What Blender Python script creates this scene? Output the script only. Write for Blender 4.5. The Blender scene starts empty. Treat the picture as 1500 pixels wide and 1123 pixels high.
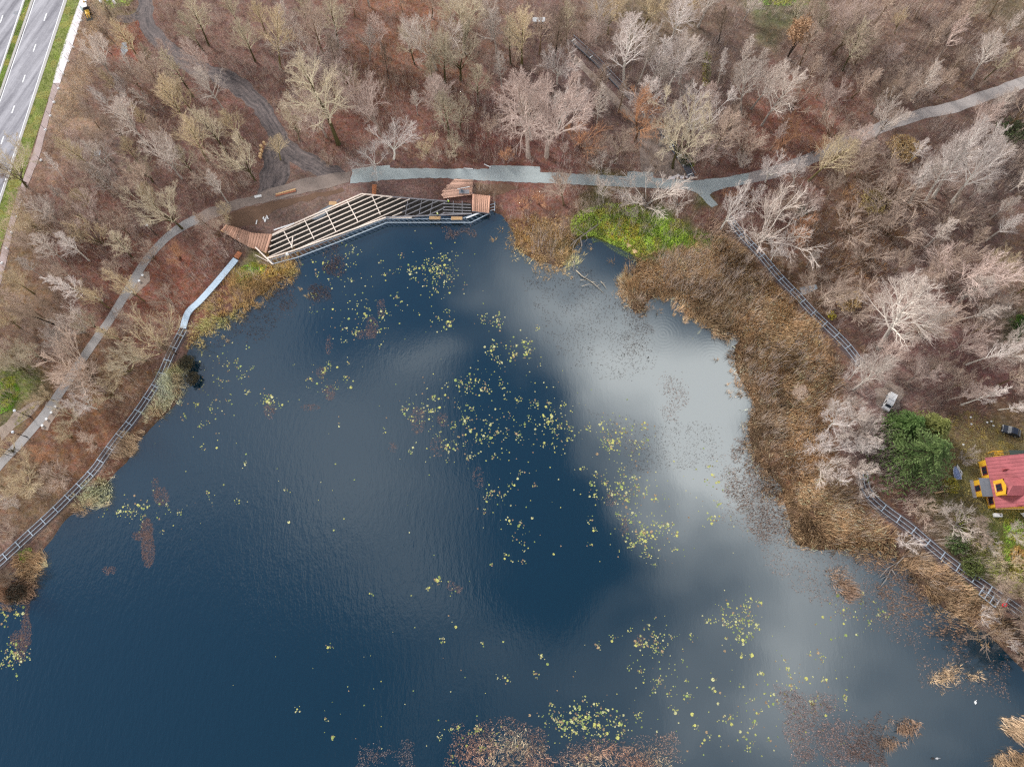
import bpy, bmesh, math, random
import numpy as np
from mathutils import Vector, Matrix

SC = bpy.context.scene
COL = SC.collection
R = math.radians
rng = np.random.default_rng(7)
random.seed(7)

# ------------------------------------------------------------------ camera
CH, TILT, FOC = 150.0, R(18.0), 1000.0
ST, CT = math.sin(TILT), math.cos(TILT)

def px(x, y, z=0.0):
    """pixel of the photograph (1500 x 1123) -> point of the horizontal plane at height z"""
    a, b = (x - 750) / FOC, (y - 561.5) / FOC
    s = (CH - z) / (CT + b * ST)
    return Vector((a * s, (ST - b * CT) * s, z))

def proj(X, Y, Z):
    X, Y, Z = np.asarray(X, float), np.asarray(Y, float), np.asarray(Z, float) - CH
    d = Y * ST - Z * CT
    return 750 + FOC * X / d, 561.5 - FOC * (Y * CT + Z * ST) / d

cam = bpy.data.cameras.new("camera")
cam.sensor_width, cam.lens = 36.0, 24.0
cam.clip_start, cam.clip_end = 1.0, 6000.0
camo = bpy.data.objects.new("camera", cam)
COL.objects.link(camo)
camo.location = (0, 0, CH)
camo.rotation_euler = (TILT, 0, 0)
SC.camera = camo

# ------------------------------------------------------------------ colour helpers
def lin(c, k=1.0):
    o = []
    for v in c[:3]:
        v = v / 255.0
        o.append(k * (v / 12.92 if v <= 0.04045 else ((v + 0.055) / 1.055) ** 2.4))
    return tuple(o)

def lin4(c, k=1.0):
    return lin(c, k) + (1.0,)

def srgb_arr(a):
    a = np.asarray(a, float) / 255.0
    return np.where(a <= 0.04045, a / 12.92, ((a + 0.055) / 1.055) ** 2.4)

# ------------------------------------------------------------------ materials
def nt(name):
    m = bpy.data.materials.new(name)
    m.use_nodes = True
    n = m.node_tree.nodes
    return m, m.node_tree, n, m.node_tree.links, n["Principled BSDF"]

def mat(name, c, rough=0.8, var=0.15, scale=3.0, metal=0.0, obj_var=0.0, bump=0.0, spec=0.3):
    """plain procedural surface: colour broken up by two sizes of noise"""
    m, t, n, l, p = nt(name)
    p.inputs["Roughness"].default_value = rough
    p.inputs["Metallic"].default_value = metal
    p.inputs["Specular IOR Level"].default_value = spec
    tc = n.new("ShaderNodeTexCoord")
    nz = n.new("ShaderNodeTexNoise"); nz.inputs["Scale"].default_value = scale; nz.inputs["Detail"].default_value = 6
    nz.inputs["Roughness"].default_value = 0.7
    l.new(tc.outputs["Object"], nz.inputs["Vector"])
    mr = n.new("ShaderNodeMapRange"); mr.inputs["From Min"].default_value = 0.25; mr.inputs["From Max"].default_value = 0.75
    mr.inputs["To Min"].default_value = 1 - var; mr.inputs["To Max"].default_value = 1 + var
    l.new(nz.outputs["Fac"], mr.inputs["Value"])
    val = mr.outputs["Result"]
    if obj_var:
        oi = n.new("ShaderNodeObjectInfo")
        m2 = n.new("ShaderNodeMapRange"); m2.inputs["To Min"].default_value = 1 - obj_var; m2.inputs["To Max"].default_value = 1 + obj_var
        l.new(oi.outputs["Random"], m2.inputs["Value"])
        mu = n.new("ShaderNodeMath"); mu.operation = 'MULTIPLY'
        l.new(val, mu.inputs[0]); l.new(m2.outputs["Result"], mu.inputs[1]); val = mu.outputs[0]
    vm = n.new("ShaderNodeVectorMath"); vm.operation = 'SCALE'
    vm.inputs[0].default_value = lin(c)
    l.new(val, vm.inputs["Scale"])
    l.new(vm.outputs["Vector"], p.inputs["Base Color"])
    if bump:
        b = n.new("ShaderNodeBump"); b.inputs["Strength"].default_value = 0.6; b.inputs["Distance"].default_value = bump
        l.new(nz.outputs["Fac"], b.inputs["Height"]); l.new(b.outputs["Normal"], p.inputs["Normal"])
    return m

def mat_attr(name, rough=0.9, var=0.0, scale=2.0, spec=0.15):
    """colour read from the mesh's own tint of each blade / leaf / twig"""
    m, t, n, l, p = nt(name)
    p.inputs["Roughness"].default_value = rough
    p.inputs["Specular IOR Level"].default_value = spec
    a = n.new("ShaderNodeAttribute"); a.attribute_name = "tint"
    l.new(a.outputs["Color"], p.inputs["Base Color"])
    return m

M = {}
# ------------------------------------------------------------------ mesh helpers
def np_mesh(name, V, F, material, tint=None, smooth=False):
    """V (n,3), F (m,k) index array, all faces with k corners"""
    V = np.ascontiguousarray(V, np.float32); F = np.ascontiguousarray(F, np.int32)
    me = bpy.data.meshes.new(name)
    me.vertices.add(len(V)); me.vertices.foreach_set("co", V.ravel())
    k = F.shape[1]
    me.loops.add(F.size); me.loops.foreach_set("vertex_index", F.ravel())
    me.polygons.add(len(F)); me.polygons.foreach_set("loop_start", np.arange(0, F.size, k, dtype=np.int32))
    if smooth:
        me.polygons.foreach_set("use_smooth", np.ones(len(F), bool))
    me.update(calc_edges=True)
    if tint is not None:
        at = me.color_attributes.new("tint", 'FLOAT_COLOR', 'POINT')
        c = np.ones((len(V), 4), np.float32); c[:, :3] = tint
        at.data.foreach_set("color", c.ravel())
    if material:
        me.materials.append(material)
    return me

def link(name, me, parent=None, loc=None):
    o = bpy.data.objects.new(name, me)
    COL.objects.link(o)
    if parent: o.parent = parent
    if loc is not None: o.location = loc
    return o

def tag(o, label=None, cat=None, group=None, kind=None):
    if label: o["label"] = label
    if cat: o["category"] = cat
    if group: o["group"] = group
    if kind: o["kind"] = kind
    return o

def thing(name, label, cat, loc=(0, 0, 0), rotz=0.0, group=None):
    o = bpy.data.objects.new(name, None)
    COL.objects.link(o)
    o.empty_display_size = 0.3
    o.location = loc; o.rotation_euler = (0, 0, rotz)
    return tag(o, label, cat, group)

class B:
    """collects boxes, tubes, prisms into one mesh"""
    def __init__(s): s.v, s.f = [], []
    def add(s, vs, fs):
        n = len(s.v); s.v += [tuple(v) for v in vs]; s.f += [tuple(i + n for i in f) for f in fs]; return s
    def box(s, c, d, rz=0.0, rx=0.0, ry=0.0):
        m = Matrix.Rotation(rz, 3, 'Z') @ Matrix.Rotation(ry, 3, 'Y') @ Matrix.Rotation(rx, 3, 'X')
        c = Vector(c); hx, hy, hz = d[0] / 2, d[1] / 2, d[2] / 2
        vs = [c + m @ Vector((x, y, z)) for z in (-hz, hz) for x, y in ((-hx, -hy), (hx, -hy), (hx, hy), (-hx, hy))]
        return s.add(vs, [(3, 2, 1, 0), (4, 5, 6, 7), (0, 1, 5, 4), (1, 2, 6, 5), (2, 3, 7, 6), (3, 0, 4, 7)])
    def bar(s, p, q, w, h):
        """box of width w and height h laid from p to q"""
        p, q = Vector(p), Vector(q); d = (q - p)
        L = d.length; d.normalize()
        up = Vector((0, 0, 1)) if abs(d.z) < 0.95 else Vector((0, 1, 0))
        x = d.cross(up).normalized(); u = x.cross(d).normalized()
        vs = [o + x * sx * w / 2 + u * su * h / 2 for o in (p, q) for sx, su in ((-1, -1), (1, -1), (1, 1), (-1, 1))]
        return s.add(vs, [(3, 2, 1, 0), (4, 5, 6, 7), (0, 1, 5, 4), (1, 2, 6, 5), (2, 3, 7, 6), (3, 0, 4, 7)])
    def tube(s, pts, rad, n=8, cap=True):
        pts = [Vector(p) for p in pts]
        rad = rad if isinstance(rad, (list, tuple)) else [rad] * len(pts)
        vs, fs = [], []
        prev = None
        for i, p in enumerate(pts):
            d = (pts[min(i + 1, len(pts) - 1)] - pts[max(i - 1, 0)]).normalized()
            up = Vector((0, 0, 1)) if abs(d.z) < 0.9 else Vector((1, 0, 0))
            x = d.cross(up).normalized(); y = d.cross(x).normalized()
            for k in range(n):
                a = 2 * math.pi * k / n
                vs.append(p + (x * math.cos(a) + y * math.sin(a)) * rad[i])
        for i in range(len(pts) - 1):
            for k in range(n):
                fs.append((i * n + k, i * n + (k + 1) % n, (i + 1) * n + (k + 1) % n, (i + 1) * n + k))
        if cap:
            fs.append(tuple(range(n - 1, -1, -1))); fs.append(tuple(range((len(pts) - 1) * n, len(pts) * n)))
        return s.add(vs, fs)
    def prism(s, poly, z0, z1):
        n = len(poly)
        vs = [(p[0], p[1], z0) for p in poly] + [(p[0], p[1], z1) for p in poly]
        fs = [tuple(range(n - 1, -1, -1)), tuple(range(n, 2 * n))] + [(i, (i + 1) % n, n + (i + 1) % n, n + i) for i in range(n)]
        return s.add(vs, fs)
    def lathe(s, prof, c=(0, 0, 0), n=12):
        c = Vector(c); vs, fs = [], []
        for r, z in prof:
            for k in range(n):
                a = 2 * math.pi * k / n
                vs.append(c + Vector((r * math.cos(a), r * math.sin(a), z)))
        for i in range(len(prof) - 1):
            for k in range(n):
                fs.append((i * n + k, i * n + (k + 1) % n, (i + 1) * n + (k + 1) % n, (i + 1) * n + k))
        fs.append(tuple(range(n - 1, -1, -1))); fs.append(tuple(range((len(prof) - 1) * n, len(prof) * n)))
        return s.add(vs, fs)
    def build(s, name, material, parent=None, off=None, bevel=0.0, smooth=False, local=False):
        """mesh object; coordinates are world ones unless local, the parent's place is taken off"""
        me = bpy.data.meshes.new(name)
        d = Vector((0, 0, 0))
        if parent and not local: d = Vector(parent.location)
        me.from_pydata([tuple(Vector(v) - d) for v in s.v], [], s.f)
        me.update()
        if bevel:
            bm = bmesh.new(); bm.from_mesh(me)
            bmesh.ops.bevel(bm, geom=list(bm.edges), offset=bevel, segments=2, affect='EDGES', profile=0.6)
            bm.to_mesh(me); bm.free()
        if smooth:
            for p in me.polygons: p.use_smooth = True
        me.materials.append(material)
        return link(name, me, parent)

def catmull(pts, step=1.0):
    pts = [Vector(p) for p in pts]
    if len(pts) < 3:
        n = max(2, int((pts[1] - pts[0]).length / step) + 1)
        return [pts[0].lerp(pts[1], i / (n - 1)) for i in range(n)]
    P = [2 * pts[0] - pts[1]] + pts + [2 * pts[-1] - pts[-2]]
    out = []
    for i in range(1, len(P) - 2):
        n = max(1, int((P[i + 1] - P[i]).length / step))
        for k in range(n):
            t = k / n
            a, b, c, d = P[i - 1], P[i], P[i + 1], P[i + 2]
            out.append(0.5 * ((2 * b) + (c - a) * t + (2 * a - 5 * b + 4 * c - d) * t * t + (3 * b - a - 3 * c + d) * t ** 3))
    out.append(pts[-1])
    return out

def ribbon(name, pts, widths, z, material, step=1.0, jit=0.0, kind="structure", th=0.0):
    """ground strip along a pixel line, width in metres (number or one per point)"""
    P = [px(*p) for p in pts]
    if not isinstance(widths, (list, tuple)): widths = [widths] * len(P)
    W = [Vector((p.x, p.y, w)) for p, w in zip(P, widths)]
    C = catmull(W, step)
    vs, fs = [], []
    for i, c in enumerate(C):
        a, b = C[max(i - 1, 0)], C[min(i + 1, len(C) - 1)]
        d = Vector((b.x - a.x, b.y - a.y, 0)).normalized(); nrm = Vector((-d.y, d.x, 0))
        for s in (1, -1):
            w = c.z / 2 + jit * 2 * float(vnoise(c.x + 31 * s, c.y, 3.0, 77) - .5) + jit * .6 * float(vnoise(c.x + 17 * s, c.y, .9, 78) - .5)
            vs.append((c.x + nrm.x * w * s, c.y + nrm.y * w * s, z))
    for i in range(len(C) - 1):
        fs.append((2 * i, 2 * i + 1, 2 * i + 3, 2 * i + 2))
    me = bpy.data.meshes.new(name); me.from_pydata(vs, [], fs); me.update()
    if me.polygons[0].normal.z < 0: me.flip_normals()
    me.materials.append(material)
    o = link(name, me)
    if kind: o["kind"] = kind
    return o

def patch(name, pts, z, material, jit=0.0, step=1.5, kind="structure", parent=None):
    """flat ground patch with a slightly ragged edge, outline in pixels"""
    P = [px(*p, z) for p in pts]
    out = []
    for i, p in enumerate(P):
        q = P[(i + 1) % len(P)]
        n = max(1, int((q - p).length / step)) if jit else 1
        for k in range(n):
            v = p.lerp(q, k / n)
            out.append((v.x + random.uniform(-jit, jit), v.y + random.uniform(-jit, jit), z))
    me = bpy.data.meshes.new(name); me.from_pydata(out, [], [tuple(range(len(out)))]); me.update()
    if me.polygons[0].normal.z < 0: me.flip_normals()
    me.materials.append(material)
    o = link(name, me, parent)
    if kind: o["kind"] = kind
    return o

# ------------------------------------------------------------------ numpy geometry tests
def in_poly(X, Y, poly):
    X, Y = np.asarray(X), np.asarray(Y)
    r = np.zeros(X.shape, bool)
    n = len(poly)
    for i in range(n):
        x0, y0 = poly[i][0], poly[i][1]; x1, y1 = poly[(i + 1) % n][0], poly[(i + 1) % n][1]
        if y0 == y1: continue
        c = ((y0 > Y) != (y1 > Y)) & (X < (x1 - x0) * (Y - y0) / (y1 - y0) + x0)
        r ^= c
    return r

def seg_dist(X, Y, pts, closed=False):
    d = np.full(np.shape(X), 1e9)
    n = len(pts)
    for i in range(n if closed else n - 1):
        ax, ay = pts[i][0], pts[i][1]; bx, by = pts[(i + 1) % n][0], pts[(i + 1) % n][1]
        vx, vy = bx - ax, by - ay; L = vx * vx + vy * vy + 1e-9
        t = np.clip(((X - ax) * vx + (Y - ay) * vy) / L, 0, 1)
        d = np.minimum(d, np.hypot(X - ax - t * vx, Y - ay - t * vy))
    return d

def vnoise(X, Y, s, seed=0):
    """smooth value noise, cell size s"""
    x, y = np.asarray(X) / s, np.asarray(Y) / s
    xi, yi = np.floor(x).astype(np.int64), np.floor(y).astype(np.int64)
    fx, fy = x - xi, y - yi
    fx, fy = fx * fx * (3 - 2 * fx), fy * fy * (3 - 2 * fy)
    def h(a, b):
        v = (a * 374761393 + b * 668265263 + seed * 974634777) & 0xFFFFFFFF
        v = ((v ^ (v >> 13)) * 1274126177) & 0xFFFFFFFF
        return ((v ^ (v >> 16)) & 0xFFFF) / 65535.0
    return (h(xi, yi) * (1 - fx) + h(xi + 1, yi) * fx) * (1 - fy) + (h(xi, yi + 1) * (1 - fx) + h(xi + 1, yi + 1) * fx) * fy

# ------------------------------------------------------------------ the map of the place (pixels of the photo)
WATER_Z = -0.45
POND = [(-220, 1000), (-60, 880), (0, 848), (45, 820), (62, 806), (100, 757), (150, 717), (185, 675), (207, 640), (237, 612), (264, 582), (262, 545),
        (282, 502), (320, 470), (368, 442), (408, 415), (432, 400), (433, 378), (470, 360), (500, 347), (540, 328), (562, 320), (690, 315), (720, 310), (735, 316),
        (748, 335), (756, 362), (785, 384), (822, 392), (836, 382), (838, 366), (850, 352), (870, 348), (900, 362), (934, 378),
        (930, 402), (914, 414), (918, 444), (935, 460), (946, 445), (962, 431), (985, 435), (1030, 468), (1050, 486), (1086, 490),
        (1074, 515), (1079, 545), (1096, 570), (1106, 602), (1095, 622), (1100, 650), (1118, 690), (1146, 712), (1152, 755),
        (1166, 795), (1200, 806), (1260, 803), (1310, 812), (1332, 838), (1355, 872), (1375, 884), (1402, 905), (1440, 925),
        (1475, 955), (1505, 985), (1600, 1040), (1700, 1300), (1700, 1700), (-400, 1700), (-400, 1100)]
PONDW = [px(x, y, WATER_Z) for x, y in POND]

def pond_sd(X, Y):
    d = seg_dist(X, Y, PONDW, True)
    return np.where(in_poly(X, Y, PONDW), -d, d)

def ground_h(sd, X, Y):
    wob = (vnoise(X, Y, 3.1, 5) - 0.5) * 0.9
    return np.interp(sd + wob * np.clip(1.5 - np.abs(sd) / 3, 0, 1), [-4, 0, 2.2, 3.2], [-1.7, WATER_Z, -0.06, 0.0])

# lines that must stay free of trees and scrub: (pixel line, half width in m)
L_GREY = [(513, 259), (560, 256), (610, 254), (700, 256), (790, 261), (900, 266), (1000, 271), (1040, 270), (1095, 262)]
L_EAST = [(1095, 262), (1150, 247), (1210, 222), (1270, 195), (1340, 170), (1400, 156), (1450, 138), (1560, 100)]
L_SPUR = [(1018, 270), (1033, 283), (1046, 300)]
L_FOOT = [(-40, 730), (0, 680), (30, 648), (65, 607), (100, 557), (130, 512), (165, 462), (195, 412), (215, 380), (240, 352), (265, 333), (290, 320)]
L_DIRT = [(290, 320), (315, 310), (360, 298), (420, 281), (470, 268), (513, 259)]
L_TRACK = [(208, -30), (211, 0), (214, 30), (230, 56), (256, 80), (284, 98), (315, 109), (346, 124), (376, 148), (398, 184), (414, 211), (441, 232), (473, 249), (505, 261)]
L_MUD = [(402, 205), (400, 240), (392, 280)]
L_BW_W = [(270, 483), (252, 517), (236, 553), (214, 588), (195, 615), (175, 640), (157, 664), (140, 688), (112, 718), (78, 752), (40, 787), (0, 824), (-40, 858)]
L_PLATE = [(347, 380), (312, 421), (276, 460), (269, 483)]
L_BW_E = [(1066, 320), (1090, 350), (1112, 373), (1140, 406), (1165, 432), (1190, 459), (1215, 483), (1240, 508), (1262, 536)]
L_BW_S = [(1262, 690), (1268, 718), (1290, 742), (1330, 772), (1365, 802), (1400, 830), (1450, 865), (1500, 901), (1560, 945)]
L_STAIR = [(962, 188), (985, 219), (1003, 243), (1013, 260)]
L_STAIR2 = [(836, 62), (870, 92), (900, 122), (930, 152), (962, 188)]
CLEAR = [(L_GREY, 2.6), (L_EAST, 1.7), (L_SPUR, 1.6), (L_FOOT, 1.5), (L_DIRT, 2.6), (L_TRACK, 2.0), (L_MUD, 3.0), (L_BW_W, 1.2), (L_PLATE, 1.4),
         (L_BW_E, 1.2), (L_BW_S, 1.2), (L_STAIR, 1.3), (L_STAIR2, 1.0)]
CLEARW = [([px(*p) for p in l], h) for l, h in CLEAR]
P_ROADSIDE = [(-300, -300), (140, -300), (128, 0), (93, 107), (58, 230), (33, 290), (8, 385), (-60, 560), (-300, 900)]
P_DECK = [(322, 336), (331, 328), (369, 341), (398, 341), (430, 326), (530, 282), (600, 287), (652, 262), (694, 262), (694, 283), (721, 287), (724, 310), (690, 322), (565, 325), (500, 350), (392, 384), (365, 363)]
P_HOUSE = [(1424, 655), (1700, 655), (1700, 770), (1424, 770)]
P_LAWN = [(1385, 610), (1420, 600), (1470, 622), (1560, 640), (1560, 860), (1470, 850), (1440, 780), (1400, 740), (1395, 680)]
P_PAD = [(196, 400), (219, 398), (219, 412), (207, 424), (188, 440), (185, 425)]
P_PAD2 = [(68, 588), (92, 592), (86, 604), (73, 622), (70, 631), (60, 628)]
P_MUDYARD = [(372, 232), (400, 205), (420, 214), (470, 246), (512, 254), (512, 268), (430, 290), (385, 285)]
P_SPOIL = [(300, 318), (360, 302), (430, 287), (515, 270), (640, 266), (648, 290), (600, 288), (530, 282), (430, 326), (398, 342), (370, 340), (330, 328)]
SOLID = [P_ROADSIDE, P_DECK, P_HOUSE, P_PAD, P_PAD2, P_MUDYARD, P_SPOIL]
SOLIDW = [[px(*p) for p in q] for q in SOLID]
LAWNW = [px(*p) for p in P_LAWN]

def free(X, Y, pad=0.0):
    ok = np.ones(np.shape(X), bool)
    for l, h in CLEARW: ok &= seg_dist(X, Y, l) > h + pad
    for q in SOLIDW: ok &= ~in_poly(X, Y, q)
    return ok

# ground colour: what lies there (litter, moss, mud, grass), as blobs (pixel, radius, sRGB, strength)
GBLOB = [(300, 180, 90, (126, 94, 84), 1), (185, 45, 28, (150, 92, 72), 2), (600, 25, 90, (142, 100, 78), 1.6), (830, 120, 90, (116, 97, 94), 1), (760, 215, 70, (124, 80, 70), 1.4),
         (640, 190, 70, (120, 84, 74), 1), (1160, 175, 60, (146, 100, 84), 1.5), (1250, 320, 70, (112, 86, 68), 1.5), (1200, 390, 70, (102, 80, 64), 1.3), (1400, 350, 70, (100, 80, 74), 1.4),
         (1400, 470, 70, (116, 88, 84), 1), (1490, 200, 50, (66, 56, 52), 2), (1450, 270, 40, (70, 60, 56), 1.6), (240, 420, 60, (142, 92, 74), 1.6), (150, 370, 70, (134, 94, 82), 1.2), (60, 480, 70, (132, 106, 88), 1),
         (30, 400, 50, (140, 118, 90), 1.2), (95, 150, 40, (164, 138, 112), 1.6), (70, 240, 40, (150, 122, 104), 1.3), (20, 575, 30, (96, 112, 52), 2.5), (150, 560, 60, (138, 108, 82), 1.2), (120, 650, 60, (132, 92, 70), 1.5),
         (50, 720, 60, (130, 108, 82), 1), (150, 225, 30, (128, 112, 104), 1), (230, 270, 60, (128, 100, 92), 1), (1100, 60, 80, (116, 98, 88), 1), (1000, 120, 60, (104, 86, 84), 1), (1320, 60, 90, (118, 98, 86), 1),
         (1420, 60, 50, (96, 76, 66), 1.5), (1480, 10, 40, (96, 90, 66), 1), (1010, 60, 40, (104, 92, 80), 1), (1145, -10, 40, (104, 116, 76), 2.5), (950, 20, 60, (110, 100, 76), 1), (700, 30, 60, (120, 98, 86), 1),
         (430, 60, 70, (120, 92, 84), 1), (500, 20, 40, (104, 78, 74), 1), (520, 170, 60, (128, 88, 76), 1.2), (940, 232, 36, (142, 116, 104), 2), (895, 200, 25, (138, 116, 106), 1.4), (880, 335, 40, (86, 112, 38), 2.8), (985, 345, 24, (82, 124, 36), 3.2), (915, 330, 30, (112, 116, 40), 2.5),
         (1020, 350, 22, (96, 112, 46), 2), (790, 320, 30, (120, 88, 70), 1.5), (360, 398, 20, (112, 124, 60), 2.5), (400, 395, 22, (132, 104, 62), 2), (1050, 290, 30, (118, 86, 76), 1.5), (820, 285, 60, (136, 98, 88), 1.6),
         (560, 275, 50, (128, 104, 98), 1.6), (470, 300, 50, (126, 106, 96), 1.6), (1130, 300, 40, (114, 80, 76), 1.5), (1300, 590, 40, (140, 116, 108), 1.6), (1440, 630, 40, (122, 108, 70), 2), (1480, 690, 50, (116, 116, 66), 1.6),
         (1485, 805, 36, (112, 124, 58), 2.4), (1400, 790, 40, (108, 96, 72), 1.2), (1400, 720, 30, (112, 110, 64), 1.8), (1440, 840, 30, (92, 92, 56), 1.5), (1280, 640, 36, (118, 98, 96), 1.3), (1330, 740, 36, (106, 76, 70), 1.4),
         (1440, 560, 60, (116, 84, 80), 1.5), (1350, 520, 60, (124, 92, 88), 1.2), (1470, 400, 50, (124, 102, 84), 1), (1500, 475, 30, (86, 96, 56), 1.4), (780, 350, 30, (126, 100, 62), 1.5), (110, 20, 25, (158, 130, 98), 1.5), (165, 8, 22, (122, 128, 84), 1.5),
         (1100, 450, 60, (132, 102, 72), 2.5), (1020, 410, 40, (132, 102, 72), 2.5), (1150, 560, 50, (132, 102, 72), 2.5), (1180, 700, 50, (132, 102, 72), 2.5), (1250, 780, 40, (128, 100, 76), 2)]

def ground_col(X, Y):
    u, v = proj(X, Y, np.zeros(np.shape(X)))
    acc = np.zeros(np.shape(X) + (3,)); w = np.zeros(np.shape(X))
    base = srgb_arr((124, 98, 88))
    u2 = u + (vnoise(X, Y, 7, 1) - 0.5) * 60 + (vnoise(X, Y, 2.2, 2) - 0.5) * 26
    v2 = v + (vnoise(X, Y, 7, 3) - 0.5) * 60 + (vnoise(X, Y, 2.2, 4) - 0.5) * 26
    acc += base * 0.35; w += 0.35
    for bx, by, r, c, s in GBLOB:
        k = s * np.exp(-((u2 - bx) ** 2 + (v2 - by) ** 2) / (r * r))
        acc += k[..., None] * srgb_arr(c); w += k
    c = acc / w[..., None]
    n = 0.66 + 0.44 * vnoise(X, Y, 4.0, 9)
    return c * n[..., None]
# ================================================================== ground, water, paths
def nonuni(lo, hi, far, step):
    a = list(np.arange(lo, hi + 0.01, step)); x = lo; s = step; left = []
    while x > -far: s *= 1.35; x -= s; left.append(x)
    x = hi; s = step; right = []
    while x < far: s *= 1.35; x += s; right.append(x)
    return np.array(left[::-1] + a + right)

gx, gy = nonuni(-165, 165, 3000, 0.75), nonuni(-80, 170, 3000, 0.75)
GX, GY = np.meshgrid(gx, gy)
sd = pond_sd(GX, GY)
GZ = ground_h(sd, GX, GY)
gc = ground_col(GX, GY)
bank = np.clip(1 - np.abs(sd - 0.2) / 1.2, 0, 1)[..., None]
gc = gc * (1 - bank * 0.6) + srgb_arr((62, 52, 44)) * bank * 0.6
wet = (sd < -0.3)[..., None]
gc = np.where(wet, srgb_arr((50, 46, 40)), gc)
nx, ny = len(gx), len(gy)
I = np.arange(nx * ny).reshape(ny, nx)
F = np.stack([I[:-1, :-1], I[:-1, 1:], I[1:, 1:], I[1:, :-1]], -1).reshape(-1, 4)
V = np.stack([GX, GY, GZ], -1).reshape(-1, 3)

def ground_mat():
    m, t, n, l, p = nt("leaf_litter")
    p.inputs["Roughness"].default_value = 0.95; p.inputs["Specular IOR Level"].default_value = 0.1
    a = n.new("ShaderNodeAttribute"); a.attribute_name = "tint"
    tc = n.new("ShaderNodeTexCoord")
    def noise(s, d, r=0.65):
        z = n.new("ShaderNodeTexNoise"); z.inputs["Scale"].default_value = s; z.inputs["Detail"].default_value = d; z.inputs["Roughness"].default_value = r
        l.new(tc.outputs["Object"], z.inputs["Vector"]); return z.outputs["Fac"]
    n1, n2 = noise(1.6, 8, 0.8), noise(0.35, 4)
    vo = n.new("ShaderNodeTexVoronoi"); vo.inputs["Scale"].default_value = 2.6; l.new(tc.outputs["Object"], vo.inputs["Vector"])
    def mr(x, a0, a1, b0, b1):
        q = n.new("ShaderNodeMapRange"); q.inputs[1].default_value = a0; q.inputs[2].default_value = a1; q.inputs[3].default_value = b0; q.inputs[4].default_value = b1
        l.new(x, q.inputs[0]); return q.outputs[0]
    def mul(x, y):
        q = n.new("ShaderNodeMath"); q.operation = 'MULTIPLY'; l.new(x, q.inputs[0]); l.new(y, q.inputs[1]); return q.outputs[0]
    k = mul(mul(mr(n1, 0.3, 0.7, 0.55, 1.45), mr(n2, 0.3, 0.7, 0.8, 1.2)), mr(vo.outputs["Distance"], 0.0, 0.6, 0.75, 1.2))
    s = n.new("ShaderNodeVectorMath"); s.operation = 'SCALE'; l.new(a.outputs["Color"], s.inputs[0]); l.new(k, s.inputs["Scale"])
    hs = n.new("ShaderNodeHueSaturation"); l.new(s.outputs["Vector"], hs.inputs["Color"])
    l.new(mr(noise(0.9, 3), 0.3, 0.7, 0.78, 1.2), hs.inputs["Saturation"])
    l.new(mr(noise(0.6, 3), 0.3, 0.7, 0.485, 0.515), hs.inputs["Hue"])
    l.new(hs.outputs["Color"], p.inputs["Base Color"])
    b = n.new("ShaderNodeBump"); b.inputs["Strength"].default_value = 0.8; b.inputs["Distance"].default_value = 0.35
    l.new(n1, b.inputs["Height"]); l.new(b.outputs["Normal"], p.inputs["Normal"])
    return m
M['ground'] = ground_mat()
tag(link("ground", np_mesh("ground", V, F, M['ground'], gc.reshape(-1, 3), True)), kind="structure")

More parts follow.
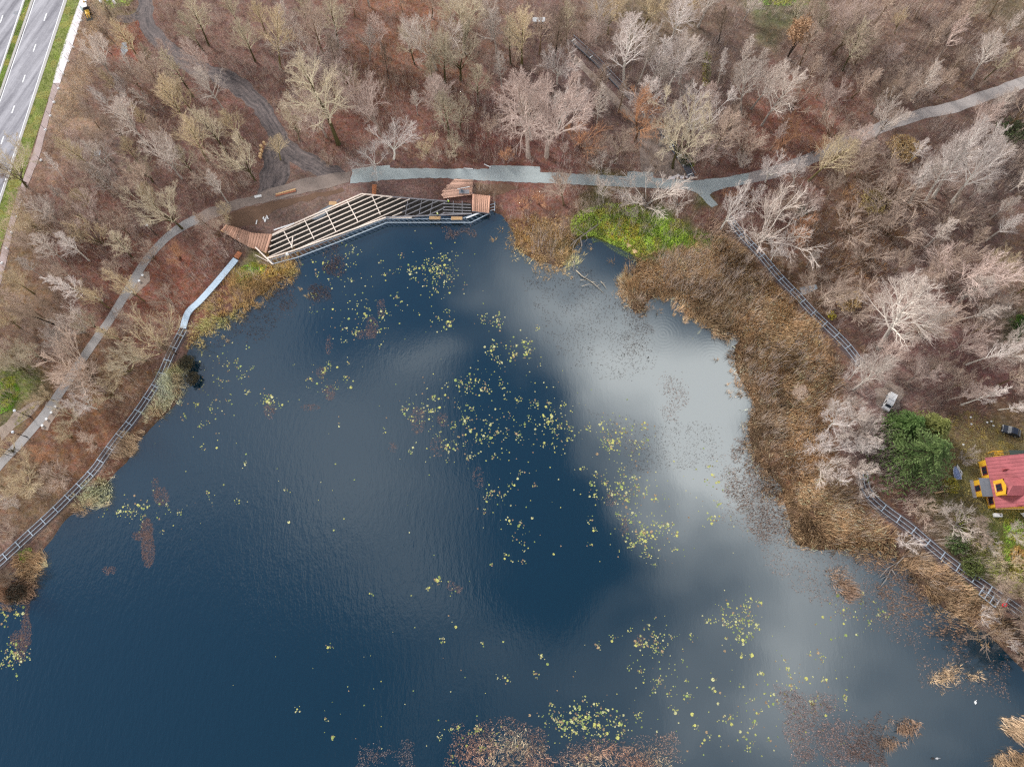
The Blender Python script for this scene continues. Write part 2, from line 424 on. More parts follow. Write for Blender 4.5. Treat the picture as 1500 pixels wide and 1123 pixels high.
def water_mat():
    m = bpy.data.materials.new("pond_water"); m.use_nodes = True
    t = m.node_tree; n, l = t.nodes, t.links
    for x in list(n): n.remove(x)
    out = n.new("ShaderNodeOutputMaterial"); mix = n.new("ShaderNodeMixShader")
    di = n.new("ShaderNodeBsdfDiffuse"); gl = n.new("ShaderNodeBsdfGlossy")
    di.inputs["Color"].default_value = (0.001, 0.018, 0.033, 1)
    gl.inputs["Color"].default_value = (0.95, 0.99, 1, 1); gl.inputs["Roughness"].default_value = 0.06
    fr = n.new("ShaderNodeFresnel"); fr.inputs["IOR"].default_value = 2.55
    l.new(fr.outputs[0], mix.inputs[0]); l.new(di.outputs[0], mix.inputs[1]); l.new(gl.outputs[0], mix.inputs[2]); l.new(mix.outputs[0], out.inputs[0])
    tc = n.new("ShaderNodeTexCoord")
    # small wind ripples, stronger over open water to the south-west, nearly still in the sheltered bays
    def noise(s, d, sc=(1, 1, 1), rot=0.0, r=0.5):
        mp = n.new("ShaderNodeMapping"); mp.inputs["Scale"].default_value = sc; mp.inputs["Rotation"].default_value = (0, 0, rot)
        z = n.new("ShaderNodeTexNoise"); z.inputs["Scale"].default_value = s; z.inputs["Detail"].default_value = d; z.inputs["Roughness"].default_value = r
        l.new(tc.outputs["Object"], mp.inputs["Vector"]); l.new(mp.outputs[0], z.inputs["Vector"]); return z.outputs["Fac"]
    def math_(op, a, b=None, c=None):
        q = n.new("ShaderNodeMath"); q.operation = op
        for i, x in enumerate((a, b, c)):
            if x is None: continue
            if isinstance(x, (int, float)): q.inputs[i].default_value = x
            else: l.new(x, q.inputs[i])
        return q.outputs[0]
    rip = noise(1.15, 3, (1, 0.33, 1), R(-20)); fine = noise(3.2, 2, (1, 0.5, 1), R(10))
    big = noise(0.045, 2)
    sw = n.new("ShaderNodeVectorMath"); sw.operation = 'DISTANCE'; sw.inputs[1].default_value = px(230, 960)
    l.new(tc.outputs["Object"], sw.inputs[0])
    mr = n.new("ShaderNodeMapRange"); mr.inputs[1].default_value = 20; mr.inputs[2].default_value = 95; mr.inputs[3].default_value = 1.0; mr.inputs[4].default_value = 0.05
    l.new(sw.outputs["Value"], mr.inputs[0])
    amp = math_('MULTIPLY', mr.outputs[0], math_('MULTIPLY_ADD', big, 1.2, 0.3))
    h = math_('MULTIPLY', math_('ADD', rip, math_('MULTIPLY', fine, 0.45)), amp)
    # rings where something touched the surface
    for (rx, ry, R0, am) in ((972, 488, 7.0, 0.05), (1045, 530, 11.0, 0.03), (735, 345, 9.0, 0.04), (950, 522, 4.0, 0.06)):
        d = n.new("ShaderNodeVectorMath"); d.operation = 'DISTANCE'; d.inputs[1].default_value = px(rx, ry, 0); l.new(tc.outputs["Object"], d.inputs[0])
        fall = n.new("ShaderNodeMapRange"); fall.inputs[1].default_value = 0; fall.inputs[2].default_value = R0; fall.inputs[3].default_value = am; fall.inputs[4].default_value = 0
        l.new(d.outputs["Value"], fall.inputs[0])
        wv = math_('SINE', math_('MULTIPLY_ADD', d.outputs["Value"], 8.0, math_('MULTIPLY', rip, 5.0)))
        h = math_('MULTIPLY_ADD', math_('MULTIPLY', wv, 0.22), fall.outputs[0], h)
    bp = n.new("ShaderNodeBump"); bp.inputs["Strength"].default_value = 0.5; bp.inputs["Distance"].default_value = 0.10
    l.new(h, bp.inputs["Height"])
    for x in (di, gl, fr): l.new(bp.outputs["Normal"], x.inputs["Normal"])
    return m
M['water'] = water_mat()
wv = [tuple(p) for p in [Vector((-420, -420, WATER_Z)), Vector((420, -420, WATER_Z)), Vector((420, 110, WATER_Z)), Vector((-420, 110, WATER_Z))]]
me = bpy.data.meshes.new("pond_water"); me.from_pydata([(v[0], v[1], 0) for v in wv], [], [(0, 1, 2, 3)]); me.materials.append(M['water'])
wo = link("water", me); wo.location = (0, 0, WATER_Z); tag(wo, kind="structure")

# paths and road -------------------------------------------------------------
M['gravel'] = mat("new_grey_gravel", (160, 168, 168), 0.95, 0.14, 0.22)
M['oldpath'] = mat("worn_grey_path", (162, 154, 150), 0.95, 0.18, 0.7, bump=0.03)
M['asphalt_path'] = mat("grey_asphalt_path", (158, 154, 152), 0.95, 0.12, 0.5)
M['dirt'] = mat("packed_dirt", (134, 120, 112), 0.95, 0.22, 0.6, bump=0.05)
M['brown_dirt'] = mat("wet_brown_soil", (108, 84, 68), 0.95, 0.2, 0.5, bump=0.05)
M['pad'] = mat("pale_sandy_pad", (158, 142, 130), 0.95, 0.12, 0.8)
M['soil'] = mat("dark_soil_strip", (92, 78, 76), 0.95, 0.22, 1.2, bump=0.05)
M['white_pave'] = mat("pale_concrete_pavement", (226, 220, 222), 0.9, 0.08, 0.6)
M['brown_pave'] = mat("dusty_pavement", (170, 152, 148), 0.95, 0.15, 0.6)
M['kerb'] = mat("concrete_kerb", (176, 172, 168), 0.9, 0.12, 1.0)
M['white_paint'] = mat("road_paint", (236, 236, 236), 0.7, 0.06, 2.0)
M['verge'] = mat("verge_turf", (132, 136, 78), 0.95, 0.25, 0.5, bump=0.05)

def track_mat():
    m, t, n, l, p = nt("churned_dark_mud")
    p.inputs["Roughness"].default_value = 0.85
    tc = n.new("ShaderNodeTexCoord")
    at, al = n.new("ShaderNodeAttribute"), n.new("ShaderNodeAttribute"); at.attribute_name = "across"; al.attribute_name = "along"
    cb = n.new("ShaderNodeCombineXYZ")
    def mt(op, x, y, z=None):
        q = n.new("ShaderNodeMath"); q.operation = op
        for i, k in enumerate((x, y, z)):
            if k is None: continue
            if isinstance(k, (int, float)): q.inputs[i].default_value = k
            else: l.new(k, q.inputs[i])
        return q.outputs[0]
    def noise(s, d, vec, r=.65):
        z = n.new("ShaderNodeTexNoise"); z.inputs["Scale"].default_value = s; z.inputs["Detail"].default_value = d; z.inputs["Roughness"].default_value = r; l.new(vec, z.inputs["Vector"]); return z.outputs["Fac"]
    l.new(mt('MULTIPLY', al.outputs["Fac"], .10), cb.inputs[0]); l.new(mt('MULTIPLY', at.outputs["Fac"], 5.0), cb.inputs[1])
    rut, clod = noise(1.6, 4, cb.outputs[0], .6), noise(1.1, 8, tc.outputs["Object"], .75)
    v = mt('MULTIPLY_ADD', clod, .55, mt('MULTIPLY', rut, .6))
    cr = n.new("ShaderNodeValToRGB"); cr.color_ramp.elements[0].color = lin4((52, 46, 48)); cr.color_ramp.elements[1].color = lin4((128, 114, 110))
    cr.color_ramp.elements[0].position = .44; cr.color_ramp.elements[1].position = .76
    l.new(v, cr.inputs[0]); l.new(cr.outputs[0], p.inputs["Base Color"])
    b = n.new("ShaderNodeBump"); b.inputs["Strength"].default_value = 0.7; b.inputs["Distance"].default_value = 0.15
    l.new(v, b.inputs["Height"]); l.new(b.outputs["Normal"], p.inputs["Normal"])
    return m
M['track'] = track_mat()

def rutted(name, pts, widths, z):
    o = ribbon(name, pts, widths, z, M['track'], 0.7, 0.7)
    a = o.data.attributes.new("across", 'FLOAT', 'POINT')
    g = o.data.attributes.new("along", 'FLOAT', 'POINT')
    for i, d in enumerate(a.data): d.value = float(i % 2); g.data[i].value = (i // 2) * .7
    return o
rutted("dirt_track", L_TRACK, [4.2, 4.2, 4.6, 5.0, 5.4, 5.4, 5.2, 5.0, 4.8, 5.0, 5.0, 5.2, 4.6, 3.4], 0.012)
rutted("dirt_track", [(170, 27), (190, 28), (206, 20), (213, 8)], [1.0, 2.2, 2.6, 2.0], 0.016)
rutted("dirt_track", [(404, 200), (403, 240), (398, 272), (392, 288)], [3.0, 6.5, 7.0, 5.0], 0.02)
patch("packed_dirt", [(285, 330), (283, 316), (310, 303), (356, 290), (410, 272), (440, 262), (480, 256), (513, 250), (513, 267), (480, 275), (430, 287), (360, 303), (318, 318), (296, 328)], 0.03, M['dirt'], 0.3)
patch("brown_soil", [(312, 322), (360, 304), (430, 289), (500, 276), (505, 280), (440, 296), (400, 310), (375, 330), (345, 332)], 0.024, M['brown_dirt'], 0.35)
patch("brown_soil", [(694, 268), (745, 270), (760, 276), (735, 284), (724, 288), (694, 284)], 0.024, M['brown_dirt'], 0.3)
ribbon("path", L_FOOT, [2.2] * 10 + [2.5, 2.8], 0.034, M['asphalt_path'], 1.0, 0.06)
patch("sandy_pad", P_PAD, 0.028, M['pad'], 0.15)
patch("sandy_pad", P_PAD2, 0.028, M['pad'], 0.15)
patch("gravel_path", [(516, 248), (543, 244), (571, 242), (571.5, 246.5), (640, 247), (700, 248), (717, 247), (717, 243), (755, 242.5), (791, 243.5), (791.5, 252), (850, 255), (919, 258), (919.5, 251), (957, 252.5), (957.5, 261), (1000, 263), (1020, 264), (1060, 260), (1096, 253),
                      (1097, 269), (1060, 276), (1045, 281), (1040, 286), (1051, 300), (1042, 304), (1022, 283), (1005, 278), (950, 275), (900, 273), (840, 270), (790, 268), (700, 264), (650, 261), (610, 261), (560, 264), (513, 269)], 0.038, M['gravel'], 0.14, 0.8)
ribbon("path", L_EAST, 3.3, 0.033, M['oldpath'], 1.0, 0.2)
for l_, w_ in ((L_BW_W, 2.3), (L_BW_E, 2.6), (L_BW_S, 3.0)):
    ribbon("soil_strip", l_, w_, 0.018, M['soil'], 1.0, 0.25)
ribbon("soil_strip", [(930, 176), (900, 146), (870, 115), (840, 85)], 2.0, 0.018, M['pad'], 1.0, 0.3)
patch("sandy_pad", [(930, 188), (957, 188), (985, 226), (1008, 258), (985, 262), (960, 258), (938, 250), (935, 215)], 0.016, M['dirt'], 0.4)
patch("sandy_pad", [(0, 628), (20, 606), (48, 586), (62, 588), (46, 610), (20, 625), (0, 645)], 0.016, M['pad'], 0.4)
patch("sandy_pad", [(1283, 570), (1305, 556), (1325, 570), (1318, 596), (1298, 604), (1286, 590)], 0.02, M['pad'], 0.5)

def road_mat():
    m, t, n, l, p = nt("road_asphalt")
    p.inputs["Roughness"].default_value = 0.9
    tc = n.new("ShaderNodeTexCoord")
    vr = n.new("ShaderNodeVectorRotate"); vr.rotation_type = 'Z_AXIS'; vr.inputs["Angle"].default_value = R(-71)
    mp = n.new("ShaderNodeMapping"); mp.inputs["Scale"].default_value = (0.03, 0.5, 1)
    z = n.new("ShaderNodeTexNoise"); z.inputs["Scale"].default_value = 1.0; z.inputs["Detail"].default_value = 6; z.inputs["Roughness"].default_value = 0.65
    l.new(tc.outputs["Object"], vr.inputs["Vector"]); l.new(vr.outputs[0], mp.inputs[0]); l.new(mp.outputs[0], z.inputs["Vector"])
    z2 = n.new("ShaderNodeTexNoise"); z2.inputs["Scale"].default_value = 0.8; z2.inputs["Detail"].default_value = 9; z2.inputs["Roughness"].default_value = 0.8
    l.new(tc.outputs["Object"], z2.inputs["Vector"])
    cr = n.new("ShaderNodeValToRGB"); e = cr.color_ramp.elements
    e[0].position = 0.36; e[0].color = lin4((104, 102, 110)); e[1].position = 0.7; e[1].color = lin4((168, 166, 172))
    mx = n.new("ShaderNodeMath"); mx.operation = 'MULTIPLY_ADD'; mx.inputs[1].default_value = 0.35; mx.inputs[2].default_value = -0.12
    l.new(z2.outputs["Fac"], mx.inputs[0])
    ad = n.new("ShaderNodeMath"); l.new(z.outputs["Fac"], ad.inputs[0]); l.new(mx.outputs[0], ad.inputs[1])
    l.new(ad.outputs[0], cr.inputs[0]); l.new(cr.outputs[0], p.inputs["Base Color"])
    return m
M['road'] = road_mat()
def edge(x0, y0, x1, y1, y):  # x of an edge line extended to row y
    return x0 + (x1 - x0) * (y - y0) / (y1 - y0)
YA, YB = -160, 520
def lane(name, e0, e1, z, m, ya=YA, yb=YB):
    return patch(name, [(edge(*e0, ya), ya), (edge(*e1, ya), ya), (edge(*e1, yb), yb), (edge(*e0, yb), yb)], z, m)
E_LR = (36, 0, 0, 107); E_ML = (37.5, 0, 1.5, 107); E_MR = (46, 0, -3, 143); E_RL = (49.5, 0, 0.5, 143); E_RR = (95.5, 0, 26, 213); E_VR = (117, 0, 49, 213); E_VL = (99, 0, 29, 213)
lane("road", (-90, 0, -126, 107), E_LR, 0.02, M['road'])
lane("road", E_RL, E_RR, 0.02, M['road'])
lane("grass_median", E_ML, E_MR, 0.05, M['verge'])
lane("grass_verge", E_VL, E_VR, 0.05, M['verge'])
def kerb(e0, e1, name="kerb"):
    b = B(); a, c = px(edge(*e0, YA), YA), px(edge(*e1, YA), YA); d, f = px(edge(*e1, YB), YB), px(edge(*e0, YB), YB)
    b.prism([a, f, d, c], -0.05, 0.13); o = b.build(name, M['kerb']); tag(o, kind="structure")
kerb(E_LR, E_ML); kerb(E_MR, E_RL); kerb(E_RR, E_VL)
o_ = 2.2
lane("road_marking", (E_LR[0] - 2.2, 0, E_LR[2] - 2.2, 107), (E_LR[0] - 1.0, 0, E_LR[2] - 1.0, 107), 0.026, M['white_paint'])
lane("road_marking", (E_RL[0] + 1.0, 0, E_RL[2] + 1.0, 143), (E_RL[0] + 2.0, 0, E_RL[2] + 2.0, 143), 0.026, M['white_paint'])
lane("road_marking", (E_RR[0] - 2.2, 0, E_RR[2] - 2.2, 213), (E_RR[0] - 1.2, 0, E_RR[2] - 1.2, 213), 0.026, M['white_paint'])
def dash(x, y, dx=-58 / 168, L=11):
    patch("road_marking", [(x - 0.8 - dx * L / 2, y - L / 2), (x + 0.8 - dx * L / 2, y - L / 2), (x + 0.8 + dx * L / 2, y + L / 2), (x - 0.8 + dx * L / 2, y + L / 2)], 0.028, M['white_paint'])
for k in range(-3, 8): dash(66.3 - 15.7 * k, 25.4 + 45.0 * k)
for k in range(-3, 4): dash(2.2 - 15.0 * k, 28 + 45.0 * k)
patch("pavement", [(150, -100), (166, -100), (127, 0), (110, 55), (93, 106), (88, 122), (77, 122), (81, 106), (98, 52), (117, 0)], 0.06, M['white_pave'], 0.04)
patch("pavement", [(77, 122), (88, 122), (78, 150), (68, 190), (58, 228), (33, 292), (20, 333), (9, 386), (-40, 560), (-52, 560), (-2, 386), (11, 333), (23, 292), (47, 228), (58, 190), (70, 150)], 0.056, M['brown_pave'], 0.08)
M['puddle'] = mat("shallow_puddle", (150, 160, 168), 0.55, 0.05, 0.5)
patch("puddle", [(178, 62), (186, 63), (187, 74), (182, 81), (177, 74)], 0.012, M['puddle'], 0.2)
patch("puddle", [(138, 221), (147, 219), (147, 228), (138, 230)], 0.012, M['puddle'], 0.2)
patch("puddle", [(1171, 422), (1196, 417), (1198, 423), (1184, 430), (1174, 432)], 0.012, M['puddle'], 0.2)
patch("stone_fill", [(471, 306), (484, 298), (500, 290), (470, 322), (455, 320)], 0.02, mat("blue_grey_stone", (116, 122, 130), 0.9, 0.2, 1.0), 0.3)
# ================================================================== bare trees
def prisms(segs, sides):
    """segs: list of (p0, p1, r0, r1) -> vertices and quads of tapered prisms"""
    a = np.array([(s[0][0], s[0][1], s[0][2], s[1][0], s[1][1], s[1][2], s[2], s[3]) for s in segs])
    p, q, r0, r1 = a[:, :3], a[:, 3:6], a[:, 6], a[:, 7]
    d = q - p; d /= np.linalg.norm(d, axis=1)[:, None] + 1e-9
    up = np.where((np.abs(d[:, 2]) < 0.9)[:, None], [0, 0, 1.0], [1.0, 0, 0])
    x = np.cross(d, up); x /= np.linalg.norm(x, axis=1)[:, None]; y = np.cross(d, x)
    n = len(segs); V = np.zeros((n, 2 * sides, 3))
    for k in range(sides):
        an = 2 * math.pi * k / sides
        o = x * math.cos(an) + y * math.sin(an)
        V[:, k] = p + o * r0[:, None]; V[:, sides + k] = q + o * r1[:, None]
    f = np.array([[k, (k + 1) % sides, sides + (k + 1) % sides, sides + k] for k in range(sides)])
    F = (np.arange(n)[:, None, None] * 2 * sides + f[None]).reshape(-1, 4)
    return V.reshape(-1, 3), F

def merge(parts):
    Vs, Fs, n = [], [], 0
    for v, f in parts:
        Vs.append(v); Fs.append(f + n); n += len(v)
    return np.concatenate(Vs), np.concatenate(Fs)

def turn(d, ang, az):
    up = Vector((0, 0, 1)) if abs(d.z) < 0.95 else Vector((1, 0, 0))
    x = d.cross(up).normalized(); y = d.cross(x)
    return (d * math.cos(ang) + (x * math.cos(az) + y * math.sin(az)) * math.sin(ang)).normalized()

def grow(kind, seed):
    rd = random.Random(seed)
    H = {'A': 20.0, 'B': 20.0, 'C': 18.0, 'D': 7.0}[kind]
    trunk, mid, fine = [], [], []
    def branch(lv, p, d, L, r, nkids, top):
        """one branch; children hang from its outer part, down to the twigs"""
        n = (5, 4, 3, 2, 1)[min(lv, 4)]
        pts = [p]; dirs = []
        for i in range(n):
            d = (d + Vector((rd.gauss(0, .11), rd.gauss(0, .11), rd.gauss(0, .08) + (0.10 if lv < 3 else 0.05)))).normalized()
            pts.append(pts[-1] + d * (L / n)); dirs.append(d)
        for i in range(n):
            a, b = 1 - i / n * 0.85, 1 - (i + 1) / n * 0.85
            m_ = (.030, .030, .023, .0145, .0115)[lv]; (mid if lv <= 2 else fine).append((pts[i], pts[i + 1], max(r * 1.25 * a, m_), max(r * 1.25 * b, m_ * (.8 if lv < 4 else .45))))
        if lv >= 4: return
        kids = nkids[lv] if lv < len(nkids) else 0
        for k in range(kids):
            t = 0.22 + 0.76 * (k + rd.random()) / kids
            i = min(int(t * n), n - 1); f = t * n - i
            pp = pts[i].lerp(pts[i + 1], f)
            dd = turn(dirs[i], R(rd.uniform(16, 44)), rd.uniform(0, 6.283))
            branch(lv + 1, pp, dd, L * rd.uniform(.42, .68) * (1.15 - 0.55 * t), r * (0.45 if lv < 3 else .5) * (1.1 - 0.5 * t), nkids, top)
    if kind in 'AC':
        P = [Vector((0, 0, -0.3))]; n = 9; d = Vector((rd.gauss(0, .03), rd.gauss(0, .03), 1)).normalized()
        for i in range(n):
            d = (d + Vector((rd.gauss(0, .035), rd.gauss(0, .035), .03))).normalized(); P.append(P[-1] + d * (H * 0.93 / n))
        r0 = 0.32 if kind == 'A' else 0.25
        for i in range(n):
            trunk.append((P[i], P[i + 1], r0 * (1 - .92 * i / n) * (1.35 if i == 0 else 1), r0 * (1 - .92 * (i + 1) / n)))
        m = 20 if kind == 'A' else 26
        for k in range(m):
            t = (0.30 if kind == 'A' else 0.36) + (0.69 if kind == 'A' else .63) * (k + rd.random() * .8) / m
            i = min(int(t * n), n - 1); pp = P[i].lerp(P[i + 1], t * n - i)
            s = (t - 0.3) / 0.7
            ang = R(rd.uniform(32, 55) - 18 * s) if kind == 'A' else R(rd.uniform(35, 58) - 20 * s)
            L = H * (0.34 if kind == 'A' else 0.22) * (1.05 - 0.72 * s) * rd.uniform(.75, 1.15)
            branch(1, pp, turn(Vector((0, 0, 1)), ang, k * 2.4 + rd.gauss(0, .4)), L, r0 * .42 * (1.1 - .8 * s), (0, 8, 6, 6) if kind == 'A' else (0, 7, 6, 5), H)
    elif kind == 'B':
        P = [Vector((0, 0, -0.3)), Vector((rd.gauss(0, .15), rd.gauss(0, .15), H * .14)), Vector((rd.gauss(0, .3), rd.gauss(0, .3), H * .27))]
        trunk.append((P[0], P[1], .46, .33)); trunk.append((P[1], P[2], .33, .28))
        m = rd.randint(5, 6)
        for k in range(m):
            d = turn(Vector((0, 0, 1)), R(rd.uniform(14, 42)), k * 6.283 / m + rd.gauss(0, .3)); L = H * rd.uniform(.56, .72)
            n = 6; Q = [P[2] - Vector((0, 0, rd.uniform(0, 1.6)))]; D = []
            for i in range(n):
                d = (d + Vector((rd.gauss(0, .09), rd.gauss(0, .09), .06))).normalized(); Q.append(Q[-1] + d * (L / n)); D.append(d)
            for i in range(n):
                trunk.append((Q[i], Q[i + 1], .19 * (1 - .93 * i / n), .19 * (1 - .93 * (i + 1) / n))) if i < 2 else mid.append((Q[i], Q[i + 1], .19 * (1 - .93 * i / n), .19 * (1 - .93 * (i + 1) / n)))
            for j in range(8):
                t = .2 + .79 * (j + rd.random()) / 8; i = min(int(t * n), n - 1)
                branch(1, Q[i].lerp(Q[i + 1], t * n - i), turn(D[i], R(rd.uniform(28, 58)), rd.uniform(0, 6.28)), L * .48 * (1.2 - .7 * t) * rd.uniform(.7, 1.1), .085 * (1.2 - .8 * t), (0, 7, 6, 5), H)
    else:
        for k in range(11):
            d = turn(Vector((0, 0, 1)), R(rd.uniform(6, 48)), k * 2.4 + rd.gauss(0, .5)); L = H * rd.uniform(.6, 1.0)
            p = Vector((rd.gauss(0, .25), rd.gauss(0, .25), -.15)); q = p + d * L * .3
            trunk.append((p, q, .065, .05))
            branch(1, q, d, L * .7, .045, (0, 8, 6, 4), H)
    sc = 1.0 / H
    def out(segs, sides):
        v, f = prisms(segs, sides); return v * sc, f
    cm_ = merge([out(mid, 4), out(fine, 3)])
    return out(trunk, 6), cm_, len(mid) * 4, H

M_BARK = {}
def bark(name, c_trunk, c_crown):
    M_BARK[name] = (mat("bark_" + name, c_trunk, 0.95, 0.3, 6.0, obj_var=0.15), mat("limbs_" + name, tuple(min(236, 1.09 * a) for a in c_crown), 0.95, 0.14, 0.8, obj_var=0.14, spec=.03),
                    mat("twigs_" + name, tuple(.74 * a + .26 * b for a, b in zip(c_crown, (190, 160, 150))), 0.95, 0.14, 0.8, obj_var=0.16, spec=.03))
bark('white', (206, 200, 190), (216, 208, 202))
bark('grey', (166, 158, 150), (202, 192, 182))
bark('olive', (72, 66, 38), (190, 180, 156))
bark('tan', (112, 92, 70), (184, 166, 150))
bark('pink', (156, 140, 130), (196, 178, 168))
bark('dark', (46, 38, 32), (132, 116, 100))
bark('rust', (96, 70, 52), (196, 148, 112))
bark('straw', (104, 94, 58), (198, 182, 150))
NVAR = {'A': 6, 'B': 6, 'C': 4, 'D': 4}
_shape, _mesh = {}, {}
def tree_mesh(kind, var, tone):
    if (kind, var) not in _shape: _shape[(kind, var)] = grow(kind, 100 * ord(kind) + var)
    k = (kind, var, tone)
    if k not in _mesh:
        (tv, tf), (cv, cf), nm, H = _shape[(kind, var)]
        cme = np_mesh("crown", cv, cf, M_BARK[tone][1]); cme.materials.append(M_BARK[tone][2])
        cme.polygons.foreach_set("material_index", np.where(np.arange(len(cf)) < nm, 0, 1).astype(np.int32))
        _mesh[k] = (np_mesh("trunk", tv, tf, M_BARK[tone][0], smooth=True), cme)
    return _mesh[k]

TREES = []   # (px base x, y, height m, kind, tone, tilt x, tilt y, width factor)
def tree(bx, by, tx=None, ty=None, tone='grey', kind='A', h=None, w=1.0):
    """a tree from its foot and its tip in the photograph; the height follows from how far it leans outward"""
    b = px(bx, by); tilt = (0.0, 0.0)
    if h is None:
        best = None
        for hh in np.arange(3.0, 27.0, 0.25):
            u, v = proj(b.x, b.y, hh); e = math.hypot(u - tx, v - ty)
            if best is None or e < best[0]: best = (e, hh)
        h = best[1]
        t = px(tx, ty, h); dx, dy = t.x - b.x, t.y - b.y
        L = math.hypot(dx, dy); mx = h * 0.22
        if L > mx: dx, dy = dx * mx / L, dy * mx / L
        tilt = (math.atan2(dx, h), math.atan2(dy, h))
    TREES.append([bx, by, h, kind, tone, tilt[0], tilt[1], w])

T = tree
# the woods north-west, between road and dirt track
T(306, 67, 279, -8, 'olive'); T(297, 74, 257, 20, 'olive'); T(374, 90, 350, 22, 'olive'); T(171, 42, 148, 10, 'dark', 'C'); T(168, 64, 145, 34, 'dark', 'C'); T(163, 79, 131, 52, 'dark', 'C')
T(40, 275, -10, 203, 'olive', 'B'); T(38, 268, -12, 246, 'dark', 'A'); T(327, 160, 284, 100, 'grey'); T(192, 150, 168, 110, 'white', 'B', w=.8); T(176, 174, 128, 126, 'white', 'C', w=.8)
T(283, 142, 219, 76, 'olive', 'C'); T(230, 163, 193, 126, 'grey', 'C'); T(331, 222, 287, 158, 'olive', 'A', w=.9); T(358, 208, 322, 164, 'straw', 'A'); T(374, 265, 337, 204, 'olive', 'B', w=.8)
T(334, 297, 297, 254, 'grey', 'C'); T(267, 262, 219, 197, 'grey', 'B', w=.9); T(224, 267, 203, 234, 'olive', 'B', w=1.5); T(288, 171, 252, 113, 'straw', 'A'); T(163, 283, 112, 234, 'tan', 'A')
T(96, 265, 66, 220, 'white', 'C', w=.8); T(163, 235, 126, 184, 'tan', 'A'); T(204, 240, 176, 200, 'straw', 'A'); T(146, 188, 118, 152, 'tan', 'A', w=1.0); T(176, 138, 148, 104, 'straw', 'A'); T(205, 120, 178, 80, 'grey', 'A')
T(250, 215, 218, 172, 'tan', 'A'); T(232, 105, 205, 62, 'olive', 'C'); T(262, 130, 240, 92, 'pink', 'A'); T(124, 212, 98, 184, 'pink', 'B', w=.8); T(130, 245, 100, 205, 'grey', 'A'); T(185, 205, 150, 165, 'tan', 'B')
T(300, 215, 268, 165, 'tan', 'A'); T(200, 300, 165, 262, 'tan', 'A'); T(285, 258, 255, 215, 'olive', 'A'); T(318, 280, 290, 240, 'tan', 'B'); T(60, 310, 24, 275, 'tan', 'A'); T(105, 300, 70, 268, 'grey', 'C'); T(140, 310, 105, 275, 'straw', 'A')
# west of the footpath and along it
T(154, 333, 107, 291, 'pink', 'B', w=.9); T(131, 382, 68, 336, 'white', 'C', w=.9); T(150, 440, 68, 402, 'white', 'C', w=.9); T(267, 335, 214, 291, 'olive', 'B', w=1.1); T(195, 379, 163, 344, 'olive', 'A', w=1.2)
T(212, 441, 158, 405, 'straw', 'B', w=.62); T(160, 451, 116, 424, 'straw', 'B', w=.75); T(150, 483, 108, 460, 'olive', 'B', w=.75); T(214, 528, 158, 514, 'olive', 'B', w=.85); T(240, 510, 204, 483, 'straw', 'D', w=.9)
T(94, 480, 16, 451, 'dark', 'A'); T(67, 528, 26, 504, 'olive', 'B'); T(45, 548, -2, 515, 'olive', 'B'); T(64, 374, 20, 341, 'tan', 'A'); T(323, 344, None, None, 'tan', 'D', h=6); T(334, 320, None, None, 'straw', 'D', h=5, w=1.1)
T(305, 331, 278, 312, 'tan', 'C'); T(90, 345, 50, 315, 'tan', 'A'); T(50, 430, 5, 398, 'straw', 'A'); T(110, 415, 70, 388, 'tan', 'B'); T(30, 480, -10, 450, 'straw', 'B'); T(180, 410, 150, 385, 'tan', 'A')
T(105, 520, 68, 492, 'grey', 'B'); T(20, 520, -20, 495, 'tan', 'A'); T(120, 348, 85, 318, 'tan', 'D', w=1.2); T(190, 345, 160, 310, 'tan', 'B'); T(235, 310, 205, 270, 'straw', 'A'); T(28, 350, -8, 318, 'straw', 'D', h=7); T(225, 378, 196, 352, 'tan', 'D', h=6)
T(265, 380, None, None, 'rust', 'D', h=5); T(250, 440, None, None, 'tan', 'D', h=5); T(200, 480, None, None, 'tan', 'D', h=6, w=1.2); T(190, 545, None, None, 'straw', 'D', h=7, w=1.2); T(165, 580, None, None, 'straw', 'D', h=6, w=1.2); T(130, 570, 96, 560, 'grey', 'B')
T(53, 720, 16, 697, 'straw', 'B', w=1.3); T(27, 744, 2, 733, 'grey', 'B', w=1.1); T(142, 599, 101, 578, 'white', 'B', w=.8); T(80, 587, 52, 576, 'straw', 'B'); T(20, 660, -15, 650, 'straw', 'D', h=6); T(90, 700, None, None, 'tan', 'D', h=5, w=1.2)
T(105, 640, None, None, 'straw', 'D', h=5); T(140, 650, None, None, 'tan', 'D', h=4.5); T(70, 670, None, None, 'rust', 'D', h=4.5); T(20, 780, None, None, 'tan', 'D', h=5); T(110, 610, None, None, 'olive', 'D', h=5, w=1.1); T(45, 690, None, None, 'straw', 'D', h=6); T(8, 715, -15, 700, 'straw', 'B')
